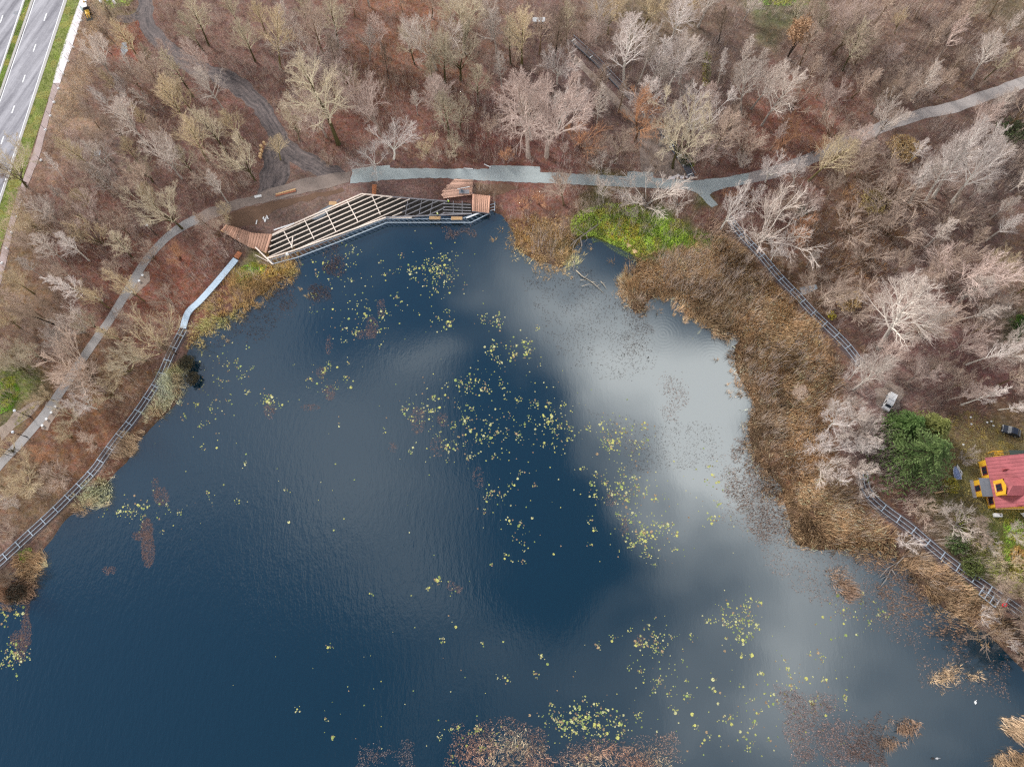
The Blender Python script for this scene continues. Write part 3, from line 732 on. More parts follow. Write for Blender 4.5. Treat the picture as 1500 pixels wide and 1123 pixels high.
# north of the grey path, west half
T(496, 69, 486, -10, 'olive', 'A'); T(411, 102, 397, 14, 'straw', 'A', w=.9); T(496, 211, 443, 90, 'olive', 'A', w=1.25); T(460, 92, 455, 42, 'grey', 'D', w=1.4); T(510, 136, 500, 92, 'olive', 'B', w=1.0); T(556, 196, 528, 122, 'pink', 'B', w=1.05)
T(577, 233, 581, 170, 'white', 'B', w=1.0); T(542, 88, 540, 38, 'grey', 'A', w=1.1); T(680, 79, 676, -14, 'olive', 'B', w=1.2); T(675, 118, 672, 40, 'olive', 'B', w=1.1); T(639, 102, 615, 20, 'grey', 'B', w=1.15); T(569, 115, 566, 65, 'dark', 'C'); T(748, 94, 743, 15, 'olive', 'C')
T(612, 168, 608, 130, 'grey', 'C'); T(675, 190, 672, 148, 'olive', 'B', w=1.0); T(625, 224, 624, 204, 'straw', 'D', w=1.3); T(665, 224, 664, 205, 'olive', 'D', w=1.2); T(438, 205, 428, 152, 'olive', 'B', w=.9); T(550, 241, 536, 222, 'white', 'D', w=1.2); T(411, 234, 402, 196, 'straw', 'A', w=1.2)
T(530, 150, 520, 105, 'tan', 'C'); T(700, 150, 698, 95, 'olive', 'A', w=.9); T(600, 75, 592, 15, 'pink', 'C'); T(450, 40, 440, -15, 'olive', 'A'); T(390, 50, 372, -5, 'straw', 'A'); T(350, 40, 330, -10, 'olive', 'A', w=1.1); T(425, 65, 412, 5, 'grey', 'A')
T(660, 25, 655, -20, 'grey', 'B'); T(720, 60, 716, -5, 'grey', 'B'); T(590, 20, 585, -20, 'tan', 'C'); T(520, 25, 512, -15, 'tan', 'A'); T(470, 180, 458, 140, 'tan', 'A'); T(735, 130, 733, 70, 'grey', 'C'); T(640, 160, 634, 115, 'grey', 'B', w=.9); T(715, 200, 713, 170, 'tan', 'B'); T(640, 235, None, None, 'tan', 'D', h=4); T(480, 240, None, None, 'tan', 'D', h=4)
# north of the grey path, east half
T(774, 230, 758, 108, 'pink', 'A', w=1.25); T(801, 230, 822, 104, 'pink', 'B', w=1.25); T(874, 190, 887, 116, 'grey', 'C', w=.9); T(858, 83, 872, 24, 'pink', 'B', w=.8); T(914, 128, 927, 18, 'white', 'A', w=.95); T(953, 134, 978, 44, 'white', 'C', w=1.1)
T(935, 123, 962, 30, 'grey', 'C', w=.8); T(975, 136, 1021, 71, 'white', 'C'); T(989, 155, 1019, 116, 'grey', 'A', w=1.0); T(985, 246, 1008, 154, 'olive', 'B', w=.95); T(930, 207, 955, 138, 'rust', 'B', w=.95); T(1085, 166, 1088, 80, 'grey', 'A', w=1.1); T(1050, 128, 1070, 66, 'white', 'C', w=.7)
T(1042, 232, 1075, 164, 'tan', 'A', w=1.1); T(1053, 60, 1062, 10, 'dark', 'A'); T(810, 98, 827, 20, 'dark', 'A', w=.9); T(764, 94, 752, 8, 'straw', 'A', w=1.1); T(900, 238, 914, 194, 'tan', 'A', w=1.1); T(823, 232, 832, 203, 'pink', 'C'); T(882, 254, 873, 232, 'grey', 'D', w=1.2)
T(826, 300, 810, 250, 'tan', 'A', w=1.2); T(884, 297, 872, 258, 'grey', 'A', w=1.0); T(948, 300, 941, 262, 'grey', 'D', w=1.5); T(991, 300, 985, 280, 'grey', 'D', w=1.6); T(1056, 336, 1088, 278, 'white', 'B', w=.7)
T(790, 80, 796, 15, 'tan', 'A'); T(830, 60, 838, 5, 'olive', 'A'); T(890, 50, 898, -5, 'straw', 'B', w=1.2); T(945, 40, 958, -10, 'straw', 'B', w=1.2); T(1010, 30, 1022, -15, 'straw', 'B', w=1.2); T(1090, 30, 1108, -15, 'grey', 'B'); T(870, 150, 880, 95, 'tan', 'C'); T(840, 165, 848, 110, 'pink', 'A'); T(905, 165, 915, 115, 'tan', 'C')
T(790, 155, 790, 105, 'pink', 'C'); T(1020, 170, 1042, 125, 'tan', 'C'); T(1010, 105, 1030, 55, 'grey', 'C'); T(1080, 110, 1100, 50, 'grey', 'C'); T(1065, 200, 1085, 160, 'tan', 'B'); T(1020, 235, 1036, 205, 'pink', 'D', w=1.1); T(850, 215, 856, 185, 'rust', 'D'); T(920, 85, 928, 35, 'olive', 'C'); T(870, 225, 875, 205, 'tan', 'D', w=1.2); T(740, 235, None, None, 'rust', 'D', h=4); T(960, 245, None, None, 'tan', 'D', h=4)
T(775, 180, 772, 130, 'grey', 'A', w=.8); T(815, 195, 838, 125, 'white', 'B', w=.8)
# north-east woods above the old path
T(1116, 184, 1165, 106, 'grey', 'A', w=.95); T(1100, 160, 1143, 86, 'grey', 'A', w=.9); T(1204, 176, 1221, 117, 'pink', 'B', w=.95); T(1100, 120, 1122, 62, 'grey', 'C'); T(1234, 103, 1272, 34, 'olive', 'A', w=1.1); T(1252, 93, 1288, 46, 'tan', 'A'); T(1247, 144, 1283, 98, 'tan', 'A', w=1.1)
T(1276, 168, 1312, 118, 'dark', 'A'); T(1335, 147, 1380, 92, 'grey', 'A', w=.95); T(1442, 117, 1500, 70, 'olive', 'C'); T(1188, 61, 1216, 8, 'olive', 'A'); T(1121, 267, 1138, 225, 'white', 'B', w=1.0); T(1161, 272, 1173, 233, 'white', 'B', w=.95); T(1185, 265, 1252, 198, 'straw', 'A', w=1.0)
T(1282, 203, 1316, 150, 'grey', 'B', w=1.0); T(1423, 115, 1467, 44, 'grey', 'A', w=1.1); T(1310, 50, 1318, 8, 'straw', 'B', w=.9); T(1160, 40, 1180, -12, 'olive', 'A'); T(1220, 50, 1245, 0, 'tan', 'A', w=1.2); T(1290, 110, 1320, 65, 'pink', 'A', w=1.2); T(1355, 75, 1385, 25, 'tan', 'A'); T(1390, 110, 1425, 65, 'tan', 'A', w=1.1)
T(1255, 55, 1282, 5, 'tan', 'A', w=1.1); T(1340, 25, 1365, -18, 'tan', 'A'); T(1410, 40, 1440, -8, 'olive', 'C'); T(1465, 60, 1500, 15, 'grey', 'C'); T(1180, 125, 1205, 80, 'tan', 'A'); T(1160, 160, 1180, 120, 'tan', 'D'); T(1215, 200, 1240, 165, 'tan', 'D', w=1.1); T(1290, 190, 1318, 158, 'tan', 'A'); T(1195, 145, 1218, 105, 'tan', 'C'); T(1370, 135, 1402, 98, 'tan', 'A')
T(1300, 140, 1328, 100, 'tan', 'A', w=1.1); T(1450, 170, 1490, 130, 'grey', 'A'); T(1480, 110, 1515, 70, 'tan', 'A'); T(1145, 215, 1160, 185, 'rust', 'D', w=1.2); T(1190, 225, None, None, 'rust', 'D', h=5); T(1090, 225, 1108, 190, 'tan', 'D', w=1.1); T(1085, 245, None, None, 'grey', 'D', h=5)
# east woods below the old path
T(1332, 297, 1372, 234, 'white', 'C', w=1.1); T(1367, 289, 1449, 172, 'white', 'A', w=.85); T(1394, 297, 1476, 190, 'white', 'A', w=.9); T(1356, 294, 1404, 196, 'white', 'A', w=.85); T(1287, 510, 1350, 385, 'grey', 'A', w=1.25); T(1322, 494, 1384, 455, 'grey', 'A', w=1.0)
T(1244, 556, 1245, 482, 'white', 'A', w=.75); T(1236, 558, 1224, 518, 'white', 'B', w=.8); T(1250, 571, 1300, 513, 'grey', 'A', w=.9); T(1129, 382, 1141, 350, 'white', 'B', w=1.05); T(1354, 363, 1400, 316, 'grey', 'C', w=1.1); T(1450, 320, 1500, 285, 'grey', 'C'); T(1445, 352, 1505, 315, 'white', 'C')
T(1455, 402, 1482, 356, 'straw', 'B', w=1.1); T(1402, 443, 1457, 406, 'grey', 'A', w=1.0); T(1445, 467, 1482, 438, 'grey', 'B', w=.9); T(1394, 515, 1440, 490, 'pink', 'B', w=1.1); T(1415, 534, 1503, 498, 'white', 'C', w=.7); T(1288, 536, 1330, 492, 'pink', 'B', w=.8); T(1212, 602, h=8, tone='grey', kind='B'); T(1228, 640, h=7.5, tone='grey', kind='B', w=1.1); T(1250, 690, h=7, tone='grey', kind='B', w=1.1); T(1246, 660, h=8, tone='white', kind='B'); T(1205, 690, h=6, tone='grey', kind='D', w=1.2); T(1240, 620, h=9, tone='grey', kind='A', w=1.1); T(1262, 640, h=7, tone='grey', kind='D', w=1.2); T(1121, 315, 1130, 288, 'pink', 'B', w=1.1)
T(1215, 625, 1232, 586, 'white', 'B', w=1.15); T(1262, 662, 1278, 642, 'white', 'B', w=1.1); T(1225, 704, 1234, 680, 'white', 'B', w=1.15); T(1375, 752, 1392, 738, 'grey', 'B', w=1.3); T(1325, 797, 1336, 786, 'white', 'D', w=1.4); T(1445, 797, 1457, 792, 'grey', 'D', w=1.5); T(1407, 593, 1478, 571, 'white', 'C', w=.8); T(1462, 600, 1510, 588, 'white', 'C', w=.8)
T(1476, 946, 1492, 948, 'white', 'B', w=1.0); T(1486, 928, h=16, tone='dark', kind='B'); T(1494, 966, h=16, tone='dark', kind='B'); T(1476, 906, h=13, tone='dark', kind='B', w=.8); T(1498, 940, h=18, tone='dark', kind='B', w=1.2); T(1470, 916, h=9, tone='dark', kind='D', w=1.3); T(1492, 956, h=12, tone='dark', kind='A', w=1.4); T(258, 518, h=9, tone='dark', kind='B'); T(30, 846, h=8, tone='dark', kind='B', w=.8); T(1436, 899, None, None, 'white', 'D', h=3.5, w=.9); T(1266, 630, None, None, 'white', 'D', h=5); T(1300, 470, 1330, 420, 'pink', 'A', w=.9); T(1340, 430, 1372, 395, 'tan', 'B'); T(1360, 470, 1392, 440, 'pink', 'B'); T(1330, 560, 1360, 530, 'pink', 'B', w=1.2); T(1360, 545, 1395, 520, 'tan', 'B', w=1.1)
T(1390, 570, 1425, 550, 'tan', 'B', w=1.1); T(1440, 540, 1480, 520, 'pink', 'B'); T(1470, 520, 1510, 500, 'tan', 'B'); T(1480, 570, 1520, 556, 'pink', 'B'); T(1420, 490, 1458, 465, 'tan', 'B'); T(1180, 310, 1196, 275, 'pink', 'B', w=1.1); T(1210, 290, 1232, 250, 'tan', 'A'); T(1255, 260, 1282, 225, 'tan', 'D', w=1.2); T(1330, 240, 1362, 205, 'white', 'A', w=.9)
T(1290, 300, 1318, 265, 'tan', 'D', w=1.3); T(1400, 250, 1440, 215, 'grey', 'A', w=.9); T(1450, 240, 1490, 210, 'grey', 'A', w=.9); T(1420, 290, 1458, 258, 'grey', 'C'); T(1480, 280, 1520, 250, 'grey', 'A'); T(1300, 345, 1330, 315, 'tan', 'D', w=1.2); T(1385, 330, 1412, 300, 'tan', 'D', w=1.1); T(1415, 365, 1448, 335, 'tan', 'A')
T(1240, 340, 1258, 310, 'tan', 'D', w=1.2); T(1170, 350, 1180, 325, 'rust', 'D', w=1.2); T(1220, 420, None, None, 'tan', 'D', h=5, w=1.2); T(1250, 460, 1268, 430, 'tan', 'D', w=1.2); T(1190, 405, None, None, 'tan', 'D', h=4.5); T(1310, 400, 1335, 365, 'tan', 'A', w=.9); T(1262, 380, None, None, 'tan', 'D', h=6, w=1.3); T(1440, 440, 1480, 412, 'tan', 'D', w=1.2); T(1490, 430, 1530, 405, 'straw', 'B')
T(1380, 400, 1412, 368, 'tan', 'D', w=1.3); T(1285, 545, None, None, 'pink', 'D', h=6); T(1500, 380, 1545, 350, 'straw', 'B'); T(1240, 600, 1250, 575, 'grey', 'B'); T(1210, 660, 1222, 640, 'white', 'D', w=1.4); T(1260, 715, None, None, 'grey', 'D', h=4); T(1345, 745, None, None, 'tan', 'D', h=4, w=1.2); T(1420, 775, None, None, 'tan', 'D', h=5, w=1.3); T(1400, 770, None, None, 'grey', 'D', h=5, w=1.2)
T(1475, 830, None, None, 'straw', 'D', h=5, w=1.2); T(1480, 780, None, None, 'grey', 'D', h=4); T(1411, 672, None, None, 'grey', 'D', h=3.5, w=1.1); T(1460, 855, None, None, 'tan', 'D', h=4); T(1492, 870, None, None, 'straw', 'D', h=5); T(1100, 300, 1112, 275, 'white', 'B', w=.9); T(1065, 290, None, None, 'rust', 'D', h=3.5); T(1150, 395, None, None, 'tan', 'D', h=4)
T(790, 300, None, None, 'rust', 'D', h=4, w=1.1); T(850, 310, None, None, 'tan', 'D', h=4); T(925, 318, None, None, 'grey', 'D', h=3.5); T(765, 305, None, None, 'rust', 'D', h=3.5)

# fill the gaps with more of the same wood
def fill(n, x0, y0, x1, y1, tones, kinds, hr):
    rr = random.Random(int(x0 * 7 + y0)); k = 0; tries = 0
    while k < n and tries < 400:
        tries += 1
        bx, by = rr.uniform(x0, x1), rr.uniform(y0, y1); p = px(bx, by)
        X, Y = np.array([p.x]), np.array([p.y])
        if not free(X, Y, 0.6)[0] or pond_sd(X, Y)[0] < 2.5 or in_poly(X, Y, LAWNW)[0]: continue
        if min((bx - t[0]) ** 2 + (by - t[1]) ** 2 for t in TREES) < 15 ** 2: continue
        TREES.append([bx, by, rr.uniform(*hr), rr.choice(kinds), rr.choice(tones), rr.gauss(0, .05), rr.gauss(0, .05), rr.uniform(.85, 1.2)]); k += 1
fill(14, 150, 70, 330, 300, ['tan', 'grey', 'pink', 'straw'], 'AABC', (10, 18))
fill(12, 10, 320, 260, 560, ['tan', 'straw', 'grey'], 'ABCD', (9, 15))
fill(14, 420, 0, 740, 240, ['pink', 'grey', 'tan', 'olive'], 'ACBA', (11, 19))
fill(14, 740, 0, 1100, 250, ['pink', 'grey', 'tan', 'white'], 'ACBA', (11, 19))
fill(14, 1100, 0, 1500, 240, ['pink', 'tan', 'tan', 'grey'], 'ABCA', (10, 18))
fill(14, 1100, 260, 1500, 600, ['pink', 'tan', 'tan', 'grey'], 'ABCD', (8, 15))

ANCH = [(130, 30, "near the yellow digger"), (165, 60, "in the rusty clearing near the digger"), (290, 60, "inside the top bend of the dirt track"), (370, 60, "north-east of the dirt track bend"), (120, 150, "close to the white pavement"), (200, 160, "midway between pavement and dirt track"),
        (300, 160, "in the hollow of the dirt track curve"), (60, 250, "by the brown end of the pavement"), (150, 250, "in the wood north of the footpath"), (240, 250, "above the footpath's upper bend"), (340, 240, "by the pale cut logs"), (50, 350, "beside the dusty pavement's lower stretch"), (130, 350, "in the red-brown litter west of the footpath"),
        (210, 330, "along the upper footpath"), (300, 335, "between the footpath and the plank deck"), (40, 450, "at the western edge of the wood"), (110, 430, "west of the footpath's middle stretch"), (190, 440, "over the sandy footpath pad"), (255, 410, "between footpath and pale blue walkway"), (110, 510, "where the footpath runs straight"), (210, 520, "between footpath and steel walkway frame"),
        (40, 560, "near the lamp post"), (90, 590, "over the pad with white stools"), (150, 600, "beside the western walkway frame"), (60, 690, "in the corner below the footpath"), (30, 760, "by the lowest western walkway stretch"), (430, 60, "in the top wood east of the dirt track"), (410, 220, "on the muddy fork of the dirt track"), (470, 180, "on the slope above the dirt track's end"),
        (500, 60, "in the dark red litter at the top edge"), (540, 130, "in the wood above the gravel path's start"), (560, 210, "right above the gravel path's wide start"), (600, 60, "in the orange-brown litter at the top"), (640, 150, "in the wood above the plank ramp"), (660, 220, "above the gravel path by the plank ramp"), (690, 70, "in the mossy group at the top"), (750, 80, "near the small pale hut roof"),
        (720, 180, "above the long gravel path bay"), (780, 190, "in the pinkish grove above the gravel path"), (830, 90, "west of the upper stairway"), (830, 210, "above the gravel path between grove and stairway"), (890, 80, "at the upper stairway"), (890, 190, "beside the stairway's middle"), (960, 60, "in the pale stand east of the upper stairway"), (960, 130, "in the slender white stand by the stairway"), (1000, 220, "beside the lower stairway"),
        (1030, 60, "at the top edge beyond the white stand"), (1060, 150, "in the wood right of the stairway"), (1070, 230, "above the gravel path fork"), (820, 300, "on the bank below the gravel path"), (900, 300, "above the green moss bank"), (980, 305, "at the path spur by the moss bank"), (1060, 310, "at the head of the eastern walkway"), (1120, 60, "by the tan leaf-bearing oak"), (1110, 150, "in the pale pair above the red litter"),
        (1190, 160, "in the red litter above the worn path"), (1190, 60, "at the top of the north-eastern wood"), (1250, 110, "in the brown north-eastern thicket"), (1290, 160, "just above the worn path's middle"), (1310, 60, "by the yellowish bush at the top"), (1380, 60, "in the dark litter of the top corner"), (1380, 130, "above the worn path's far end"), (1460, 60, "in the far top corner"), (1470, 140, "where the worn path leaves the wood"), (1140, 240, "overhanging the worn path's start"),
        (1210, 230, "beside the worn path's first bend"), (1130, 330, "above the eastern walkway's first stretch"), (1190, 330, "in the rusty scrub east of the walkway"), (1260, 270, "below the worn path by golden scrub"), (1340, 260, "in the pale stand below the worn path"), (1420, 250, "by the dark hollow of the eastern wood"), (1260, 350, "in the golden scrub"), (1340, 350, "in the dark middle of the eastern wood"), (1430, 330, "at the eastern wood's far edge"), (1220, 430, "by the small grey puddle"),
        (1310, 430, "above the big pale leaning tree"), (1390, 410, "on the mauve slope of the eastern wood"), (1470, 420, "in the straw-coloured stand"), (1290, 510, "at the foot of the mauve slope"), (1240, 570, "where the eastern walkway ends"), (1370, 500, "in the pinkish wood above the spruce"), (1440, 520, "in the pinkish wood above the lawn"), (1310, 570, "by the white van"), (1400, 580, "just above the spruce"), (1470, 590, "above the dark blue car"),
        (1225, 640, "between reed bed and spruce"), (1240, 700, "beside the southern walkway's start"), (1340, 760, "between spruce and southern walkway"), (1410, 750, "below the yellow house's porch"), (1410, 690, "beside the tarpaulin covered boat"), (1450, 810, "in the green scrub below the house"), (1470, 860, "beside the lower southern walkway"), (1480, 940, "over the dark water corner"), (1450, 900, "by the red lifebuoy")]
LOOK = {'white': 'white-limbed', 'grey': 'pale grey', 'olive': 'olive-grey', 'tan': 'tan-brown', 'pink': 'pinkish-grey', 'dark': 'dark-barked', 'rust': 'rusty brown', 'straw': 'straw-coloured'}
FORM = {'A': 'upright', 'B': 'spreading', 'C': 'slender', 'D': 'bushy'}
NTH = ['first', 'second', 'third', 'fourth', 'fifth', 'sixth', 'seventh', 'eighth', 'ninth', 'tenth']
buckets = {}
for t in TREES:
    p = px(t[0], t[1]); t.append(proj(p.x, p.y, t[2] * .7))
    a = min(ANCH, key=lambda q: (q[0] - t[0]) ** 2 + (q[1] - t[1]) ** 2)
    size = 'tall' if t[2] > 15 else 'mid-sized' if t[2] > 8 else 'low'
    noun = 'shrub' if t[3] == 'D' and t[2] < 8.5 else 'tree'
    lb = f"{size} {LOOK[t[4]]} {FORM[t[3]]} bare {noun} {a[2]}"
    buckets.setdefault(lb, []).append(t)
for lb, ts in buckets.items():
    ts.sort(key=lambda t: float(t[8][0]))
    for i, t in enumerate(ts):
        t.append(lb if len(ts) == 1 else f"{NTH[i]} from the left, {lb}" if len(lb.split()) < 13 else f"{NTH[i]} {lb}")
for i, t in enumerate(TREES):
    bx, by, h, kind, tone, tx, ty, w, _, lb = t
    p = px(bx, by)
    rr = random.Random(i * 13 + 5)
    shrub = kind == 'D' and h < 8.5
    name = 'bare_shrub' if shrub else 'birch_tree' if kind == 'C' and tone == 'white' else 'bare_tree'
    o = thing(name, lb, 'shrub' if shrub else 'tree', p, group='bare shrubs at the wood edges' if shrub else 'leafless trees of the woods')
    # lean about the foot, then turn about the tree's own axis
    ax = Matrix.Rotation(tx, 4, 'Y') @ Matrix.Rotation(-ty, 4, 'X') @ Matrix.Rotation(rr.uniform(0, 6.28), 4, 'Z')
    o.rotation_euler = ax.to_euler()
    w *= .92 if kind == 'B' else 1.1
    o.scale = (h * w, h * w, h)
    tm, cm = tree_mesh(kind, rr.randrange(NVAR[kind]), tone)
    link('trunk', tm, o); link('crown', cm, o)
print("TREES", len(TREES), "tree meshes", len(_mesh), "faces", sum(len(m[1].polygons) for m in _mesh.values()))
# ================================================================== undergrowth, grass, reeds, lilies
M['twig'] = mat_attr("scrub_twigs"); M['blade'] = mat_attr("grass_blades"); M['reed'] = mat_attr("dry_reeds"); M['leaf'] = mat_attr("leaves", 0.7, spec=0.3)

def scatter_poly(n, poly_px, z=0.0):
    P = [px(x, y, z) for x, y in poly_px]
    x0, x1 = min(p.x for p in P), max(p.x for p in P); y0, y1 = min(p.y for p in P), max(p.y for p in P)
    X, Y = rng.uniform(x0, x1, n), rng.uniform(y0, y1, n)
    k = in_poly(X, Y, P)
    return X[k], Y[k]

def area_box(poly_px):
    P = [px(x, y) for x, y in poly_px]
    return (max(p.x for p in P) - min(p.x for p in P)) * (max(p.y for p in P) - min(p.y for p in P))

def blades(X, Y, Z, per, h, spread, wid, tint, tvar, droop=0.0, bias=(0, 0)):
    """tufts at X,Y,Z: `per` narrow pointed blades each, fanning out; tint (n,3) or colour"""
    n = len(X); N = n * per
    bx, by, bz = np.repeat(X, per), np.repeat(Y, per), np.repeat(Z, per)
    hh = np.repeat(h if np.ndim(h) else np.full(n, h), per) * rng.uniform(.45, 1.1, N)
    sp = np.repeat(spread if np.ndim(spread) else np.full(n, spread), per)
    an = rng.uniform(0, 2 * np.pi, N); rad = np.sqrt(rng.uniform(0, 1, N))
    ox, oy = np.cos(an) * rad, np.sin(an) * rad
    rx, ry = bx + ox * sp * .45, by + oy * sp * .45
    bias = [np.repeat(q, per) if np.ndim(q) else q for q in bias]
    tx, ty = rx + ox * sp * rng.uniform(.3, 1, N) + bias[0] * hh + rng.normal(0, .08, N) * hh, ry + oy * sp * rng.uniform(.3, 1, N) + bias[1] * hh + rng.normal(0, .08, N) * hh
    wa = rng.uniform(0, np.pi, N); w = wid * rng.uniform(.6, 1.4, N)
    wx, wy = np.cos(wa) * w / 2, np.sin(wa) * w / 2
    V = np.zeros((N, 3, 3))
    V[:, 0] = np.stack([rx - wx, ry - wy, bz - .05], 1); V[:, 1] = np.stack([rx + wx, ry + wy, bz - .05], 1)
    V[:, 2] = np.stack([tx, ty, bz + hh], 1)
    t = np.broadcast_to(np.asarray(tint, float), (n, 3)) if np.ndim(tint) < 2 else tint
    tc = np.repeat(t, per, 0) * rng.uniform(1 - tvar, 1 + tvar, N)[:, None]
    return V.reshape(-1, 3), np.repeat(tc, 3, 0)

def stuff(name, chunks, material, kind="stuff"):
    V = np.concatenate([c[0] for c in chunks]); C = np.concatenate([c[1] for c in chunks])
    me = np_mesh(name, V, np.arange(len(V)).reshape(-1, 3), material, C)
    o = link(name, me)
    if kind: o["kind"] = kind
    return o

# scrub of the woods -----------------------------------------------------------
n = 64000
X, Y = rng.uniform(-160, 160, n), rng.uniform(-75, 165, n)
u, v = proj(X, Y, np.zeros(n))
ok = (u > -60) & (u < 1560) & (v > -60) & (v < 1180)
X, Y, u, v = X[ok], Y[ok], u[ok], v[ok]
dens = np.clip(vnoise(X, Y, 6.0, 21) * 1.1 + vnoise(X, Y, 2.4, 22) * .7 - .25, .1, 1)
k = (rng.uniform(0, 1, len(X)) < dens) & free(X, Y, 0.15) & (pond_sd(X, Y) > 0.9) & ~in_poly(X, Y, LAWNW)
X, Y, u, v = X[k], Y[k], u[k], v[k]
gcx = ground_col(X, Y)
tone = vnoise(X, Y, 9, 31)[:, None]
tw = gcx * 0.5 + srgb_arr((206, 186, 174)) * (0.8 * tone) + srgb_arr((190, 162, 122)) * (0.66 * (1 - tone))
low = rng.uniform(0, 1, len(X)) < .55
ch = [blades(X[low], Y[low], np.zeros(low.sum()), 12, rng.uniform(.15, .6, low.sum()), rng.uniform(.4, 1.0, low.sum()), .06, gcx[low] * 1.1 + srgb_arr((196, 166, 150)) * .16, .5),
      blades(X[~low], Y[~low], np.zeros((~low).sum()), 14, rng.uniform(.8, 2.6, (~low).sum()), rng.uniform(.5, 1.5, (~low).sum()), .045, tw[~low], .4)]
n2 = 36000
X2, Y2 = rng.uniform(-150, 150, n2), rng.uniform(-70, 160, n2); u2, v2 = proj(X2, Y2, np.zeros(n2))
k2 = (u2 > -60) & (u2 < 1560) & (v2 > -60) & (v2 < 1100) & (rng.uniform(0, 1, n2) < np.clip(vnoise(X2, Y2, 8.0, 23) * 1.6 - .25, 0.05, 1)) & free(X2, Y2, .5) & (pond_sd(X2, Y2) > 1.5) & ~in_poly(X2, Y2, LAWNW)
X2, Y2 = X2[k2], Y2[k2]; t2 = vnoise(X2, Y2, 7, 33)[:, None]
ch.append(blades(X2, Y2, np.zeros(len(X2)), 12, rng.uniform(2.0, 7.0, len(X2)), rng.uniform(.8, 2.2, len(X2)), .04, srgb_arr((202, 188, 182)) * t2 + srgb_arr((190, 172, 156)) * (1 - t2), .3))
stuff("undergrowth", ch, M['twig'])
print("SCRUB", len(X))

# grass ------------------------------------------------------------------------
GRASS = [([(838, 345), (835, 325), (850, 308), (890, 298), (935, 300), (960, 318), (1000, 322), (1006, 345), (990, 366), (960, 372), (935, 376), (900, 358), (870, 345)], (132, 146, 70), 18, .5),
         ([(870, 330), (890, 320), (930, 322), (945, 345), (925, 358), (890, 350)], (158, 140, 66), 9, .5),
         ([(1000, 335), (1040, 345), (1045, 365), (1020, 372), (1000, 360)], (104, 122, 52), 10, .45),
         ([(338, 412), (350, 392), (372, 384), (392, 390), (385, 402), (350, 416)], (112, 134, 58), 22, .35), ([(380, 388), (415, 386), (425, 398), (385, 410)], (160, 140, 84), 14, .5),
         ([(0, 555), (22, 550), (30, 575), (18, 600), (0, 606)], (96, 122, 46), 22, .35), ([(55, 590), (40, 612), (20, 625), (30, 605)], (124, 124, 76), 10, .3), (P_LAWN, (116, 108, 76), 9, .25),
         ([(1470, 760), (1500, 760), (1500, 840), (1470, 820)], (116, 140, 58), 16, .3), ([(1395, 740), (1470, 790), (1500, 850), (1480, 870), (1400, 800)], (112, 116, 58), 9, .5), ([(28, 808), (45, 800), (50, 812), (30, 826)], (100, 120, 56), 18, .4),
         ([(1105, -20), (1195, -20), (1185, 10), (1110, 8)], (112, 132, 70), 12, .3), ([(150, 0), (205, -20), (190, 10), (165, 12)], (122, 136, 78), 14, .3), ([(1490, 460), (1500, 460), (1500, 495), (1480, 490)], (84, 108, 50), 16, .6),
         ([(992, 228), (1010, 225), (1020, 240), (1010, 250)], (96, 100, 52), 12, .5), ([(1030, 70), (1042, 85), (1040, 130), (1028, 125)], (92, 102, 60), 10, .5)]
ch = []
for poly, c, d, h in GRASS:
    X, Y = scatter_poly(int(area_box(poly) * d), poly)
    Z = ground_h(pond_sd(X, Y), X, Y)
    kk = (Z > -0.5)
    X, Y, Z = X[kk], Y[kk], Z[kk]
    cc = srgb_arr(c) * (0.6 + .8 * vnoise(X, Y, 1.2, 41))[:, None]
    yel = (vnoise(X, Y, 2.0, 42)[:, None] > .62); cc = np.where(yel, cc * .5 + srgb_arr((150, 136, 76)) * .5, cc) * 3.1
    ch.append(blades(X, Y, Z, 9, h * rng.uniform(.6, 1.3, len(X)), .28, .06, cc, .3))
for e0, e1, c in ((E_ML, E_MR, (112, 128, 70)), (E_VL, E_VR, (124, 136, 74))):
    yy = rng.uniform(-60, 420, 26000); f = rng.uniform(0, 1, len(yy))
    xx = (1 - f) * edge(*e0, yy) + f * edge(*e1, yy)
    kk = xx > -20; xx, yy = xx[kk], yy[kk]
    P = np.array([px(a, b) for a, b in zip(xx[::3], yy[::3])])
    cc = srgb_arr(c) * (0.6 + .8 * vnoise(P[:, 0], P[:, 1], 1.5, 43))[:, None]
    st = vnoise(P[:, 0], P[:, 1], 2.6, 44)[:, None]; cc = np.where(st > .6, cc * .5 + srgb_arr((180, 160, 112)) * .5, cc) * 2.1
    ch.append(blades(P[:, 0], P[:, 1], np.full(len(P), .05), 8, .16, .25, .06, cc, .25))
# straw-coloured dry grass beside the pavement
X, Y = scatter_poly(7000, [(132, -10), (152, 20), (137, 70), (120, 110), (102, 150), (87, 190), (78, 210), (72, 204), (84, 155), (96, 122), (100, 106), (117, 58)])
jx = np.abs(rng.normal(0, 2.2, len(X))); X, Y = X + jx * .95, Y - jx * .3
ch.append(blades(X, Y, np.zeros(len(X)), 7, .22, .5, .07, srgb_arr((236, 212, 182)) * (0.75 + .5 * vnoise(X, Y, 1.5, 45))[:, None], .3))
stuff("grass", ch, M['blade'])

